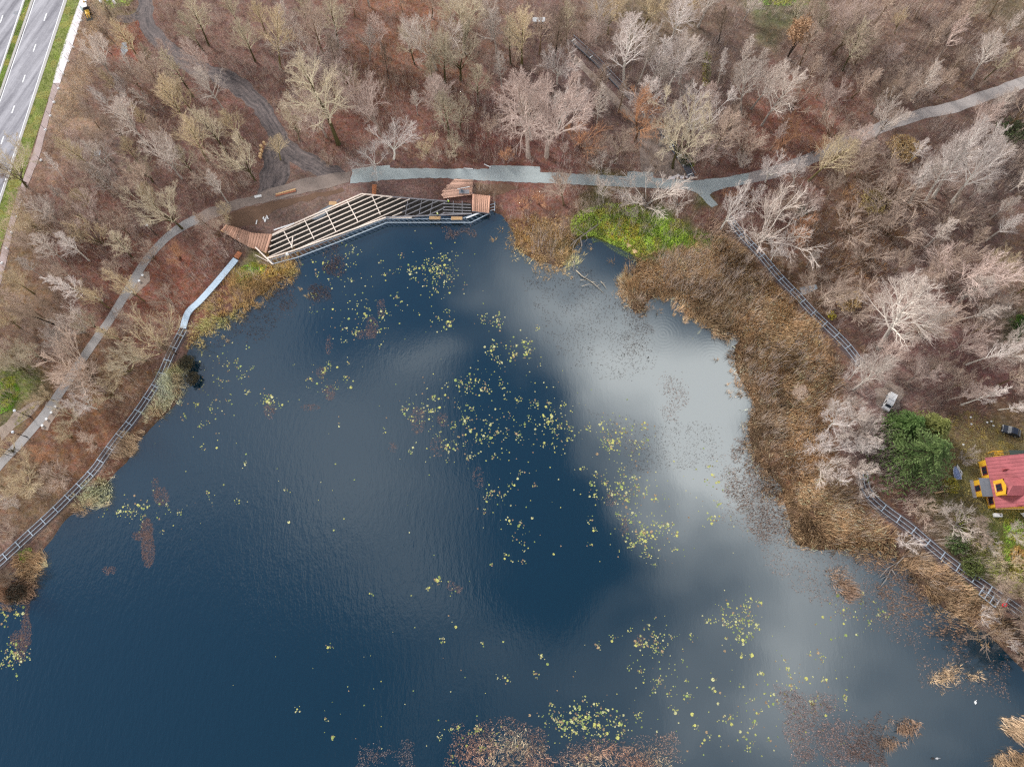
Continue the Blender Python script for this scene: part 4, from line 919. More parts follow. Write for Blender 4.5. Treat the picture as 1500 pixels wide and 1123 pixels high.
# reeds ------------------------------------------------------------------------
def reed_chunks(poly, d, h=(1.1, 1.9), col=((150, 112, 68), (112, 82, 52), (176, 140, 96)), bias=(0, 0), per=16, wid=.10, spread=.9, holes=.34, fray=.9):
    X, Y = scatter_poly(int(area_box(poly) * d), poly)
    kk = vnoise(X, Y, 1.1, 51) * .55 + vnoise(X, Y, 3.3, 52) * .45 > holes
    X, Y = X[kk], Y[kk]
    far = np.where(rng.uniform(0, 1, len(X)) < .12, fray * 2.6, fray); X, Y = X + rng.normal(0, 1, len(X)) * far, Y + rng.normal(0, 1, len(X)) * far
    m = vnoise(X, Y, 5.0, 53)[:, None]; m2 = vnoise(X, Y, 1.3, 54)[:, None]
    c = srgb_arr(col[0]) * (1 - m2) + srgb_arr(col[1]) * m2; c = c * (1 - .5 * m) + srgb_arr(col[2]) * .5 * m
    z1 = vnoise(X, Y, 8.0, 55); c = c * (.62 + .75 * z1)[:, None]; gold = (vnoise(X, Y, 11.0, 56) > .6)[:, None]; c = np.where(gold, c * np.array([1.04, 1.0, .92]), c)
    Z = np.maximum(ground_h(pond_sd(X, Y), X, Y), WATER_Z)
    return [blades(X, Y, Z, per, rng.uniform(*h, len(X)) * (.55 + .7 * vnoise(X, Y, 5.0, 57)), rng.uniform(spread * .7, spread * 1.7, len(X)), wid, np.clip(c * 1.8, 0, .7), .5, bias=(bias[0] + (vnoise(X, Y, 4.0, 58) - .5) * 1.3, bias[1] + (vnoise(X, Y, 4.0, 59) - .5) * 1.3))]
BIG = [(914, 412), (934, 384), (965, 376), (1000, 366), (1035, 372), (1060, 352), (1085, 372), (1110, 392), (1138, 424), (1162, 448), (1188, 476), (1212, 500), (1232, 545), (1215, 580), (1190, 600), (1204, 640), (1192, 665), (1212, 702), (1240, 720),
       (1272, 762), (1312, 792), (1302, 814), (1240, 806), (1166, 797), (1150, 748), (1120, 700), (1098, 660), (1095, 625), (1106, 602), (1082, 555), (1074, 518), (1086, 490), (1050, 487), (1022, 467), (985, 437), (958, 432), (940, 460), (918, 444)]
GOLD = ((158, 132, 96), (116, 94, 70), (184, 156, 120)); BROWN = ((138, 114, 98), (98, 80, 68), (168, 146, 128)); PALE = ((176, 152, 124), (126, 104, 84), (204, 182, 154))
GB = ((148, 122, 96), (82, 68, 54), (176, 150, 120))
ch = []
ch += reed_chunks(BIG, 4.2, col=GB, per=17)
ch += reed_chunks(BIG, 1.0, h=(1.3, 2.0), col=((206, 180, 150), (176, 148, 116), (220, 198, 170)), per=7, wid=.08, holes=.45)
ch += reed_chunks([(935, 384), (1000, 366), (1060, 352), (1110, 392), (1188, 476), (1180, 520), (1090, 500), (1050, 487), (985, 437), (940, 440)], 1.6, col=GOLD)
ch += reed_chunks([(1300, 812), (1330, 815), (1365, 822), (1400, 850), (1420, 872), (1448, 895), (1500, 925), (1500, 945), (1440, 922), (1402, 903), (1370, 888), (1340, 850)], 4.0, col=GB)
ch += reed_chunks([(752, 322), (790, 318), (840, 338), (846, 372), (838, 392), (800, 396), (776, 378), (755, 358), (745, 335)], 3.2, h=(.5, 1.1), col=((160, 134, 94), (118, 100, 68), (192, 162, 124)))
ch += reed_chunks([(342, 402), (385, 404), (430, 378), (436, 400), (410, 420), (372, 446), (325, 472), (292, 502), (274, 500), (286, 470), (310, 440)], 3.4, h=(.7, 1.6), col=((178, 150, 104), (132, 108, 74), (200, 172, 128)))
ch += reed_chunks([(1070, 335), (1062, 350), (1020, 370), (1030, 340), (1050, 322)], 2.4, h=(.8, 1.6), col=BROWN)
ch += reed_chunks([(1190, 280), (1260, 270), (1330, 240), (1350, 200), (1305, 195), (1345, 310), (1300, 400), (1230, 440), (1190, 400), (1180, 330)], .5, h=(.6, 1.3), col=((136, 106, 76), (98, 76, 56), (168, 132, 96)))
ch += reed_chunks([(208, 545), (262, 540), (268, 575), (240, 605), (222, 598), (232, 570), (246, 550)], 0.1)
stuff("reeds", ch, M['reed'])

# clumps that stand by themselves: things
def clump(poly, label, d=4.5, **k):
    V, C = reed_chunks(poly, d, holes=.15, **{'fray': .45, **k})[0]
    c = V.mean(0); c[2] = WATER_Z
    me = np_mesh("reed_clump", V - c, np.arange(len(V)).reshape(-1, 3), M['reed'], C)
    o = link("reed_clump", me, None, c); tag(o, label, "reed clump", "reed clumps along the shore")
clump([(250, 535), (268, 545), (264, 575), (238, 608), (215, 616), (226, 590), (240, 565)], "long tan reed clump on the shore below the steel walkway's first bend", h=(1.2, 2.2), col=PALE)
clump([(186, 640), (203, 642), (198, 662), (180, 672), (169, 668), (176, 652)], "rounded pale reed clump jutting from shore halfway along western walkway", h=(1.4, 2.2), col=PALE)
clump([(132, 710), (152, 698), (162, 716), (150, 735), (112, 754), (104, 748)], "golden reed clump with dark reflection beside lower western walkway", h=(1.4, 2.4), col=PALE)
clump([(18, 822), (40, 812), (62, 818), (63, 836), (45, 848), (20, 842)], "pale tan reed clump topmost in the pond's left corner", h=(1.4, 2.4), col=PALE)
clump([(-10, 846), (30, 842), (48, 852), (45, 878), (12, 888), (-10, 880)], "dark brown reed clump at the pond's left edge under the pale one", h=(1.2, 2.2), col=BROWN)
clump([(680, 1085), (712, 1072), (745, 1064), (790, 1090), (805, 1130), (670, 1130)], "broad pinkish reed clump left of the pair at the bottom edge", h=(.6, 1.3), col=((176, 136, 112), (128, 96, 80), (204, 166, 140)), per=7, d=2.2, wid=.07)
clump([(828, 1108), (850, 1100), (880, 1088), (930, 1098), (962, 1092), (988, 1130), (822, 1130)], "wide pinkish reed clump right of the pair at the bottom edge", h=(.6, 1.3), col=((176, 136, 112), (128, 96, 80), (204, 166, 140)), per=7, d=2.2, wid=.07)
clump([(1474, 1058), (1500, 1050), (1512, 1070), (1500, 1086), (1478, 1074)], "bleached reed clump leaning at the right edge, above the brown one", h=(2.0, 2.8), col=PALE, bias=(.25, -.1))
clump([(1460, 1112), (1480, 1102), (1512, 1108), (1512, 1135), (1466, 1135)], "brown leaning reed clump in the bottom right corner", h=(2.0, 2.8), col=GB, bias=(.25, -.1))
clump([(1292, 1082), (1304, 1078), (1314, 1088), (1306, 1102), (1294, 1098)], "small brown reed tuft alone in the lower right water", h=(.8, 1.4), col=BROWN)
clump([(1324, 1056), (1338, 1050), (1344, 1066), (1334, 1080), (1322, 1072)], "small dark reed tuft just up from its brown neighbour in open water", h=(.8, 1.4), col=BROWN)
clump([(1366, 992), (1384, 984), (1406, 978), (1408, 988), (1388, 1000), (1372, 1002)], "flattened tan reed patch below the dark water corner", h=(.5, .9), col=PALE)
clump([(1416, 988), (1430, 984), (1440, 990), (1428, 995)], "tiny tan reed patch right of the flattened one", h=(.4, .8), col=PALE)
clump([(1216, 836), (1230, 834), (1246, 850), (1258, 868), (1248, 878), (1232, 866)], "oblong brown reed patch standing off the big reed bed", h=(1.0, 1.8), col=BROWN)
clump([(936, 436), (920, 446), (908, 430), (904, 412), (920, 404), (938, 410)], "bent straw-coloured reed patch at the bay's mouth", h=(.6, 1.2), col=PALE)

# dead stalks and floating leaf litter in the shallows ---------------------------
def sparse(poly, n, col, hgt=(.05, .5), wid=.07, per=3, sp=.2):
    X, Y = scatter_poly(n, poly, WATER_Z)
    PW = [px(a, b, WATER_Z) for a, b in poly]; ed = seg_dist(X, Y, PW, True)
    kk = (pond_sd(X, Y) < -.2) & (vnoise(X, Y, 3.0, 61) * .7 + vnoise(X, Y, 1.1, 62) * .4 + rng.normal(0, .15, len(X)) > .78 - .42 * np.clip(ed / 2.6, 0, 1)); X, Y = X[kk], Y[kk]
    return blades(X, Y, np.full(len(X), WATER_Z + .04), per, rng.uniform(*hgt, len(X)), sp, wid, srgb_arr(col) * 1.35 * rng.uniform(.6, 1.3, len(X))[:, None], .4)
DK, MD, LT = (74, 62, 58), (118, 98, 88), (160, 140, 124)
ch = [sparse([(1040, 650), (1090, 640), (1140, 700), (1165, 790), (1320, 800), (1380, 890), (1340, 960), (1180, 880), (1120, 830), (1050, 760)], 19000, (128, 106, 96)),
      sparse([(1060, 640), (1100, 640), (1150, 710), (1165, 795), (1120, 800), (1060, 740)], 7000, (134, 108, 92), (.3, 1.0)),
      sparse([(1240, 800), (1320, 806), (1370, 885), (1440, 930), (1400, 960), (1300, 900)], 7000, (140, 112, 92), (.3, 1.0)),
      sparse([(760, 400), (860, 390), (930, 440), (970, 500), (960, 560), (860, 560), (790, 500)], 5200, DK), sparse([(890, 430), (950, 450), (965, 510), (920, 530)], 2200, (84, 66, 60)),
      sparse([(965, 545), (1000, 540), (1015, 580), (990, 620), (955, 610)], 1500, (116, 84, 70)), sparse([(860, 600), (1060, 620), (1060, 700), (920, 700)], 2600, DK),
      sparse([(475, 360), (496, 352), (508, 400), (488, 410), (470, 395)], 1500, (116, 98, 94), (.3, .8)), sparse([(448, 420), (486, 408), (488, 440), (455, 448)], 1200, (110, 94, 90), (.2, .7)), sparse([(400, 410), (435, 400), (435, 470), (410, 480)], 900, (116, 94, 84)),
      sparse([(330, 450), (420, 412), (440, 440), (390, 500), (300, 520)], 3000, (92, 78, 72), (.1, .5)), sparse([(645, 330), (692, 328), (700, 348), (650, 352)], 1200, (140, 122, 116), (.2, .7)),
      sparse([(1130, 1000), (1240, 1020), (1290, 1123), (1160, 1130)], 9000, (136, 114, 108), (.1, .6)), sparse([(1240, 1060), (1290, 1040), (1300, 1123), (1240, 1123)], 2000, (104, 84, 76), (.2, .8)),
      sparse([(660, 1060), (740, 1045), (800, 1070), (810, 1123), (650, 1123)], 3500, (170, 140, 124), (.1, .6)), sparse([(530, 1085), (610, 1080), (615, 1123), (520, 1123)], 1500, (150, 134, 130), (.1, .4)), sparse([(810, 1090), (990, 1070), (1010, 1123), (800, 1123)], 3500, (160, 134, 120), (.1, .6)),
      sparse([(1330, 930), (1480, 960), (1480, 1030), (1340, 1010)], 2200, (128, 106, 94), (.05, .3))]
def matp(cx, cy, rx, ry, n, col=(126, 104, 98), ang=0.0):
    a, r = rng.uniform(0, 6.283, n), np.sqrt(rng.uniform(0, 1, n)); x, y = np.cos(a) * r * rx, np.sin(a) * r * ry
    ca, sa = math.cos(ang), math.sin(ang)
    P = np.array([px(cx + i * ca - j * sa, cy + i * sa + j * ca, WATER_Z) for i, j in zip(x, y)])
    return blades(P[:, 0], P[:, 1], np.full(n, WATER_Z + .03), 5, .04, .3, .16, srgb_arr(col), .35)
for a in ((215, 775, 9, 16, 330), (217, 805, 10, 26, 480), (207, 785, 14, 7, 160), (237, 727, 11, 14, 180), (228, 715, 5, 16, 70), (160, 835, 10, 6, 60), (40, 870, 4, 34, 260), (38, 925, 8, 26, 300), (30, 950, 8, 20, 190), (25, 935, 10, 12, 140),
          (395, 600, 8, 14, 110), (455, 597, 14, 5, 60), (545, 480, 9, 16, 180), (558, 450, 6, 14, 90), (483, 575, 8, 12, 110), (535, 490, 16, 7, 120), (612, 615, 11, 20, 150), (648, 615, 8, 10, 70), (482, 505, 5, 14, 60), (470, 545, 7, 10, 60), (640, 655, 10, 16, 60), (895, 730, 8, 12, 60),
          (915, 770, 6, 14, 60), (660, 858, 6, 8, 30), (672, 862, 5, 6, 30), (937, 938, 5, 10, 40), (700, 700, 8, 16, 50), (575, 655, 6, 8, 30), (925, 650, 10, 12, 40)): ch.append(matp(*a))
stuff("floating_debris", ch, M['reed'])
M['alga'] = mat_attr("duckweed")
X, Y = scatter_poly(9000, [(865, 346), (882, 345), (900, 360), (936, 376), (960, 374), (975, 384), (950, 398), (934, 404), (932, 384), (905, 372), (880, 354), (868, 356)], WATER_Z)
stuff("duckweed", [blades(X, Y, np.full(len(X), WATER_Z + .05), 3, .03, .2, .14, srgb_arr((136, 152, 112)), .35)], M['alga'])

# water lily leaves ---------------------------------------------------------------
LIL = [(640, 395, 36, 34, 120, "in the dense green raft before the timber deck"), (520, 468, 45, 28, 62, "in the loose raft below the deck's western half"), (490, 395, 34, 32, 46, "scattered close to the dead stalks by the deck"), (475, 556, 42, 24, 46, "round the brown weed mat in the western water"), (392, 592, 18, 16, 30, "in the small western knot"),
       (640, 470, 26, 16, 26, "in the short row north of the pond centre"), (720, 468, 20, 16, 30, "in the curved row before the pale cloud mirror"), (745, 518, 46, 24, 80, "in the bright cluster north-east of centre"), (680, 568, 60, 26, 76, "in the band crossing the pond centre"), (612, 598, 32, 18, 34, "at the west end of the central band"), (720, 622, 74, 34, 140, "over the dark blue centre"),
       (808, 612, 36, 40, 90, "at the dark centre's eastern rim"), (650, 652, 46, 26, 46, "below the central band"), (905, 640, 44, 28, 100, "in the small-leaved eastern scatter"), (908, 716, 38, 32, 120, "in the upper half of the eastern raft"), (945, 785, 48, 38, 140, "in the lower half of the eastern raft"), (1080, 905, 30, 32, 120, "in the round raft off the reed bed"),
       (952, 940, 34, 30, 70, "in the southern knot with brown leaves"), (855, 1058, 60, 28, 200, "in the large raft above the bottom reeds"), (655, 858, 32, 14, 18, "in the lone southern group"), (1165, 1000, 80, 50, 90, "in the thin scatter of the south-eastern water"), (325, 550, 36, 44, 60, "off the western walkway's reeds"), (205, 745, 44, 26, 60, "round the long brown weed mat"),
       (22, 962, 16, 20, 60, "in the left edge cluster"), (22, 895, 18, 20, 30, "in the dark left corner"), (1240, 905, 40, 30, 40, "off the southern reed tongue"), (740, 720, 40, 50, 34, "south of the dark centre"), (760, 790, 22, 34, 26, "in the string leading south"), (700, 1085, 60, 30, 50, "at the bottom edge by the reeds"), (980, 1000, 60, 50, 60, "in the southern open scatter"),
       (1040, 740, 50, 60, 44, "before the thin reed margin"), (300, 600, 60, 50, 40, "in the wide western scatter"), (560, 420, 60, 60, 60, "in the scatter before the deck"), (300, 735, 60, 40, 14, "in the sparse south-western scatter"), (440, 700, 100, 80, 16, "in the near empty western water"), (800, 690, 200, 160, 60, "drifting singly about the middle"), (700, 980, 260, 90, 50, "drifting singly in the south"), (1100, 1060, 120, 50, 90, "in the south-eastern shallows"), (510, 1060, 60, 50, 16, "in the sparse southern scatter")]
def leaf_geo(r, seed):
    rr = random.Random(seed); pts = [(0, 0)]
    m = 11; n0 = .35
    for i in range(m):
        a = n0 + (2 * math.pi - 2 * n0) * i / (m - 1); q = r * (1.0 + .12 * math.cos(a)) * rr.uniform(.93, 1.05)
        pts.append((q * math.cos(a) - .1 * r, q * math.sin(a)))
    return pts
LEAFM = [mat("lily_leaf_%s" % nm, c, 0.5, .12, 4.0, obj_var=.15, spec=.4) for nm, c in (("yellow", (180, 178, 100)), ("green", (136, 150, 84)), ("pale", (178, 176, 128)), ("brown", (156, 132, 100)))]
leafmesh = {}
for ti, mm in enumerate(LEAFM):
    for sh in range(3):
        b = B(); pts = leaf_geo(1.0, sh); b.prism(pts, 0.0, .045)
        me = bpy.data.meshes.new("lily_leaf"); me.from_pydata(b.v, [], b.f); me.materials.append(mm); leafmesh[(ti, sh)] = me
L = []
for cx, cy, rx, ry, n, ph in LIL:
    sub = [(rng.normal(cx, rx * .55), rng.normal(cy, ry * .55)) for _ in range(max(3, n // 5))]
    for _ in range(int(n * 2.3)):
        if rng.uniform() < .62: s = sub[rng.integers(len(sub))]; x, y = rng.normal(s[0], 2.6), rng.normal(s[1], 2.6)
        else: x, y = rng.normal(cx, rx * .6), rng.normal(cy, ry * .6)
        L.append((x, y, float(np.clip(rng.lognormal(-1.95 if rng.uniform() < .6 else -2.45, .33), .06, .36)), ph))
LX = np.array([px(l[0], l[1], WATER_Z) for l in L]); okl = (pond_sd(LX[:, 0], LX[:, 1]) < -.8)
LL = sorted([(l[2], tuple(p), l[3]) for l, p, q in zip(L, LX, okl) if q], key=lambda a: -a[0])
inview = []
rest = []
for s, p, ph in LL:
    u, v = proj(*p)
    (inview if (len(inview) < 290 and 0 < u < 1500 and 0 < v < 1123) else rest).append((s, p, ph))
for i, (s, p, ph) in enumerate(inview):
    ti = [0, 0, 1, 2, 0, 3, 1, 2][rng.integers(8)]
    o = link("lily_leaf", leafmesh[(ti, int(rng.integers(3)))], None, (p[0], p[1], WATER_Z + .012 + .004 * (i % 5)))
    o.scale = (s, s, 1); o.rotation_euler = (rng.normal(0, .02), rng.normal(0, .02), rng.uniform(0, 6.28))
    tag(o, "broad yellow-green water lily leaf floating " + ph, "water lily leaf", "large water lily leaves " + ph)
Vs, Cs = [], []
pal = [srgb_arr(c) for c in ((178, 176, 100), (126, 142, 82), (176, 174, 130), (136, 114, 90), (152, 158, 96))]
for s, p, ph in rest:
    pts = leaf_geo(s, int(rng.integers(9))); a = rng.uniform(0, 6.28); ca, sa = math.cos(a), math.sin(a); zz = WATER_Z + rng.uniform(.015, .05)
    q = [(p[0] + x * ca - y * sa, p[1] + x * sa + y * ca, zz + rng.normal(0, .008)) for x, y in pts]
    c = pal[rng.integers(5)] * rng.uniform(.75, 1.15)
    for i in range(1, len(q) - 1): Vs += [q[0], q[i], q[i + 1]]; Cs += [c, c, c]
stuff("small_lily_leaves", [(np.array(Vs), np.array(Cs))], M['leaf'])
print("LILIES", len(inview), len(rest))

# evergreen and leafy plants --------------------------------------------------------
def leaf_cloud(cent, size, tint, tvar, per=3):
    """small leaf triangles round the points cent (n,3)"""
    n = len(cent) * per
    c = np.repeat(cent, per, 0) + rng.normal(0, size * .7, (n, 3))
    d1, d2 = rng.normal(0, 1, (n, 3)), rng.normal(0, 1, (n, 3))
    d1 /= np.linalg.norm(d1, axis=1)[:, None]; d2 /= np.linalg.norm(d2, axis=1)[:, None]
    s = (size * rng.uniform(.6, 1.3, n))[:, None]
    V = np.stack([c - d1 * s, c + d1 * s, c + d2 * s * 1.4], 1)
    t = np.broadcast_to(np.asarray(tint, float), (len(cent), 3)); tc = np.repeat(t, per, 0) * rng.uniform(1 - tvar, 1 + tvar, n)[:, None]
    return V.reshape(-1, 3), np.repeat(tc, 3, 0)

def conifer(bx, by, h, rad, label, col, tip, whorls=22, flat=.9):
    o = thing("spruce_tree" if whorls > 15 else "conifer_tree", label, "tree", px(bx, by))
    b = B(); b.tube([(0, 0, -.2), (0, 0, h * .5), (0, 0, h)], [.34, .2, .03], 8); b.build("trunk", M_BARK['tan'][0], o, local=True, smooth=True)
    Vs, Cs = [], []; segs = []
    for wi in range(whorls):
        t = wi / (whorls - 1); z = h * (.08 + .91 * t); Lr = rad * (1 - t) ** .8 + .25
        m = int(10 - 5 * t)
        for k in range(m):
            a = k * 6.283 / m + wi * 1.1 + rng.normal(0, .15); L_ = Lr * rng.uniform(.72, 1.1)
            dz = -.28 * L_ * flat; tipz = z + dz + .1 * L_
            P = [np.array([math.cos(a) * L_ * s, math.sin(a) * L_ * s, z + dz * (1.4 * s - .4 * s * s) + .12 * L_ * s * s]) for s in np.linspace(.05, 1, 7)]
            for i in range(6): segs.append((P[i], P[i + 1], .05 * (1 - i / 7), .05 * (1 - (i + 1) / 7)))
            for i in range(1, 7):
                s = i / 6
                side = np.array([-math.sin(a), math.cos(a), 0]); wd = L_ * .19 * (1 - .7 * s) + .10
                nn = max(2, int(6 * (1 - s * .5)))
                for sg in (-1, 1):
                    for q in range(nn):
                        f = (q + 1) / nn; c = P[i] + side * sg * wd * f + np.array([math.cos(a), math.sin(a), 0]) * wd * f * .7 - np.array([0, 0, .16 * wd * f])
                        d = side * sg * .5 + np.array([math.cos(a), math.sin(a), 0]) * .6
                        w_ = .10 + .05 * rng.uniform(); ln = .42 + .3 * rng.uniform(); nrm = np.cross(d, [0, 0, 1.0]); nrm /= np.linalg.norm(nrm) + 1e-6
                        for dd in (0.0, .9, -.9):
                            off = nrm * w_ * math.cos(dd) + np.array([0, 0, w_ * math.sin(dd)])
                            jj = rng.normal(0, .06, 3)
                            Vs += [c - off + jj, c + off + jj, c + d * ln + jj - np.array([0, 0, .08])]
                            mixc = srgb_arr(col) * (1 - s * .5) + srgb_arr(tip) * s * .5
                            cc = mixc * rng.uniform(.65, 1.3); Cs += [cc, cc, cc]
    v2, f2 = prisms(segs, 3)
    V1 = np.array(Vs); F1 = np.arange(len(V1)).reshape(-1, 3)
    F2 = np.concatenate([f2[:, [0, 1, 2]], f2[:, [0, 2, 3]]]) + len(V1)
    C = np.concatenate([np.array(Cs), np.tile(srgb_arr((70, 58, 46)), (len(v2), 1))])
    link("crown", np_mesh("crown", np.concatenate([V1, v2]), np.concatenate([F1, F2]), M['leaf'], C), o)
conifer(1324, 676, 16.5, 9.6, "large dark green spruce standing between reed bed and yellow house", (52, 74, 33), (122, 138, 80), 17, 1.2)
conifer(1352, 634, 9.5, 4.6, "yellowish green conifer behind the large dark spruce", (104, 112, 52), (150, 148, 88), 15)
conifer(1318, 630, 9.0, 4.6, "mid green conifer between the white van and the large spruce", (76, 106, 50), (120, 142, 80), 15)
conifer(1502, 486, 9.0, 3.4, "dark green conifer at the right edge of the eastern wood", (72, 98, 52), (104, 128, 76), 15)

def leafy(name, bx, by, r, h, label, cols, n=500, size=.16, cat="shrub", trunk=False, z0=None):
    o = thing(name, label, cat, px(bx, by))
    pts = rng.normal(0, 1, (n, 3)); pts /= np.linalg.norm(pts, axis=1)[:, None]
    rr = rng.uniform(.25, 1, n) ** .5
    lump = .7 + .5 * vnoise(pts[:, 0] * 3 + pts[:, 2] * 2, pts[:, 1] * 3, .8, int(bx))
    pts = pts * (rr * lump)[:, None] * np.array([r, r, h * .5]) + np.array([0, 0, h * .55 if z0 is None else z0 + h * .5])
    pts = pts[pts[:, 2] > .05]
    ci = rng.integers(0, len(cols), len(pts)); C = srgb_arr(np.array(cols)[ci])
    V, Cc = leaf_cloud(pts, size, C, .3, 4)
    link("crown" if trunk else "foliage", np_mesh("foliage", V, np.arange(len(V)).reshape(-1, 3), M['leaf'], Cc), o)
    rd = random.Random(int(bx)); segs = []
    for k in range(9):
        a = rd.uniform(0, 6.28); e = Vector((math.cos(a) * r * .6, math.sin(a) * r * .6, (h * .8 if z0 is None else z0 + h * .7)))
        m = Vector((e.x * .3, e.y * .3, e.z * .5)); segs += [((0, 0, -.1), m, .07, .05), (m, e, .05, .015)]
    if trunk: segs.append(((0, 0, -.2), (0, 0, z0 + h * .5), .25, .12))
    v, f = prisms(segs, 5); link("trunk" if trunk else "stems", np_mesh("stems", v, f, M_BARK['dark'][0]), o)
leafy("oak_tree", 1153, 86, 3.6, 7, "tan oak still holding dry brown leaves in the top wood", [(176, 140, 108), (192, 156, 122), (146, 112, 84)], 900, .2, "tree", True, 6)
leafy("reflection_standin", 276, 534, 2.0, 2.2, "dark leafy stand-in for a reflection at the water's edge under the walkway's first bend", [(74, 70, 52), (90, 82, 60), (60, 58, 42)], 420, .15)  # dark leaf clumps added to imitate the bank's dark reflection on the water
leafy("reflection_standin", 284, 556, 1.8, 1.6, "dark leafy stand-in for a reflection beside the long tan reed clump", [(72, 68, 52), (88, 78, 58), (58, 54, 42)], 340, .15)
leafy("reflection_standin", 28, 868, 2.4, 1.8, "dark leafy stand-in for a reflection in the pond's left corner among brown reeds", [(48, 42, 32), (60, 52, 40)], 420, .15)  # added likewise, for the dark reflection in the left corner
leafy("evergreen_shrub", 1396, 796, 2.6, 2.4, "dark green leafy shrub below the spruce by the southern walkway", [(62, 80, 42), (84, 100, 54)], 500)
leafy("evergreen_shrub", 1420, 830, 2.8, 2.0, "olive green leafy shrub in the scrub below the house", [(96, 104, 52), (78, 88, 46)], 500)
leafy("yellow_shrub", 1388, 712, 1.8, 2.2, "yellow-leaved shrub at the spruce's lower edge by the covered boat", [(164, 150, 54), (138, 134, 52)], 300)
leafy("yellow_shrub", 1216, 463, 1.1, 1.2, "small bright yellow shrub beside the eastern walkway", [(190, 170, 60), (160, 150, 60)], 120, .14)
leafy("golden_shrub", 1322, 222, 4.4, 2.6, "large golden brown leafy shrub below the worn path", [(212, 182, 130), (190, 158, 108), (226, 198, 150)], 800, .18)
leafy("golden_shrub", 1278, 300, 4.0, 2.2, "olive golden shrub in the middle of the eastern scrub", [(206, 184, 128), (186, 164, 110)], 600, .18)
leafy("golden_shrub", 1240, 440, 3.2, 1.8, "amber leafy shrub beside the small grey puddle", [(214, 184, 132), (192, 160, 110)], 500, .18)
leafy("golden_shrub", 1488, 815, 2.2, 2.0, "orange-yellow dry shrub on the lawn's lower edge", [(186, 146, 84), (160, 122, 70)], 300, .16)
leafy("evergreen_shrub", 1478, 196, 4.0, 3.0, "dark green bramble thicket in the shaded upper right hollow", [(58, 70, 40), (72, 82, 48)], 600, .18)
leafy("evergreen_shrub", 1004, 238, 1.8, 1.4, "dark green bramble beside the lower stairway", [(78, 86, 44), (62, 70, 38)], 300, .15)
leafy("evergreen_shrub", 1172, 312, 1.8, 1.4, "green bramble in the dark patch east of the walkway head", [(74, 84, 46), (60, 70, 40)], 260, .15)
leafy("rust_bush", 1092, 300, 2.4, 1.2, "low rust-leaved bush by the path fork", [(134, 92, 72), (116, 80, 64)], 300, .15)
# ================================================================== built things
M['steel'] = mat("galvanised_steel", (166, 178, 190), 0.55, 0.10, 3.0, metal=.2)
M['steel_dk'] = mat("dull_dark_steel", (92, 104, 116), 0.6, 0.15, 3.0, metal=.2)
M['pine'] = mat("fresh_pine", (236, 220, 206), 0.8, 0.12, 3.0)
M['joist_grey'] = mat("weathered_joist", (140, 138, 142), 0.85, 0.15, 3.0)
M['plate'] = mat("pale_blue_decking", (186, 204, 220), 0.7, 0.05, 1.5)
M['dark_plank'] = mat("wet_dark_planks", (84, 84, 92), 0.85, 0.2, 3.0)
M['ochre'] = mat("pallet_wood", (196, 160, 118), 0.85, 0.15, 3.0)
M['white'] = mat("white_paintwork", (222, 222, 222), 0.5, 0.05, 3.0)
M['black'] = mat("black_rubber", (26, 26, 28), 0.8, 0.1, 4.0)
M['glass'] = mat("dark_glass", (30, 38, 48), 0.3, 0.02, 2.0, spec=.25)
M['plank'] = mat_attr("larch_planks", .75, spec=.25)

def plank_mesh(name, quadL, quadR, wid, z, th, parent, base, seed, ragged=0.0):
    """boards laid side by side between two edge lines (lists of world points of equal parameter)"""
    rd = random.Random(seed); V, F, C = [], [], []
    def at(line, t):
        n = len(line) - 1; i = min(int(t * n), n - 1); return line[i].lerp(line[i + 1], t * n - i)
    Ltot = sum((quadL[i + 1] - quadL[i]).length for i in range(len(quadL) - 1)); Rt = sum((quadR[i + 1] - quadR[i]).length for i in range(len(quadR) - 1))
    n = max(2, int(max(Ltot, Rt) / wid))
    for k in range(n):
        t0, t1 = k / n + .06 / n, (k + 1) / n - .06 / n
        a, b, c, d = at(quadL, t0), at(quadR, t0), at(quadR, t1), at(quadL, t1)
        if ragged:
            e = rd.uniform(0, ragged); a = a.lerp(b, -e); d = d.lerp(c, -e)
        zz = z + rd.uniform(-.004, .004); i0 = len(V)
        for q in (a, b, c, d): V.append((q.x, q.y, zz - th))
        for q in (a, b, c, d): V.append((q.x, q.y, zz))
        F += [(i0 + 3, i0 + 2, i0 + 1, i0), (i0 + 4, i0 + 5, i0 + 6, i0 + 7)] + [(i0 + i, i0 + (i + 1) % 4, i0 + 4 + (i + 1) % 4, i0 + 4 + i) for i in range(4)]
        col = np.array(lin(base)) * rd.choice([.72, .86, .92, 1.0, 1.0, 1.06, 1.3]); C += [col] * 8
    off = np.array(parent.location) if parent else 0
    me = np_mesh(name, np.array(V) - off, np.array(F), M['plank'], np.array(C))
    return link(name, me, parent)

def offset_line(C, o):
    out = []
    for i, c in enumerate(C):
        a, b = C[max(i - 1, 0)], C[min(i + 1, len(C) - 1)]
        d = Vector((b.x - a.x, b.y - a.y, 0)).normalized(); out.append(Vector((c.x - d.y * o, c.y + d.x * o, c.z)))
    return out

def beam_line(P, w, h, name, m, parent):
    b = B()
    for p, q in zip(P[:-1], P[1:]): b.bar(p, q, w, h)
    return b.build(name, m, parent)

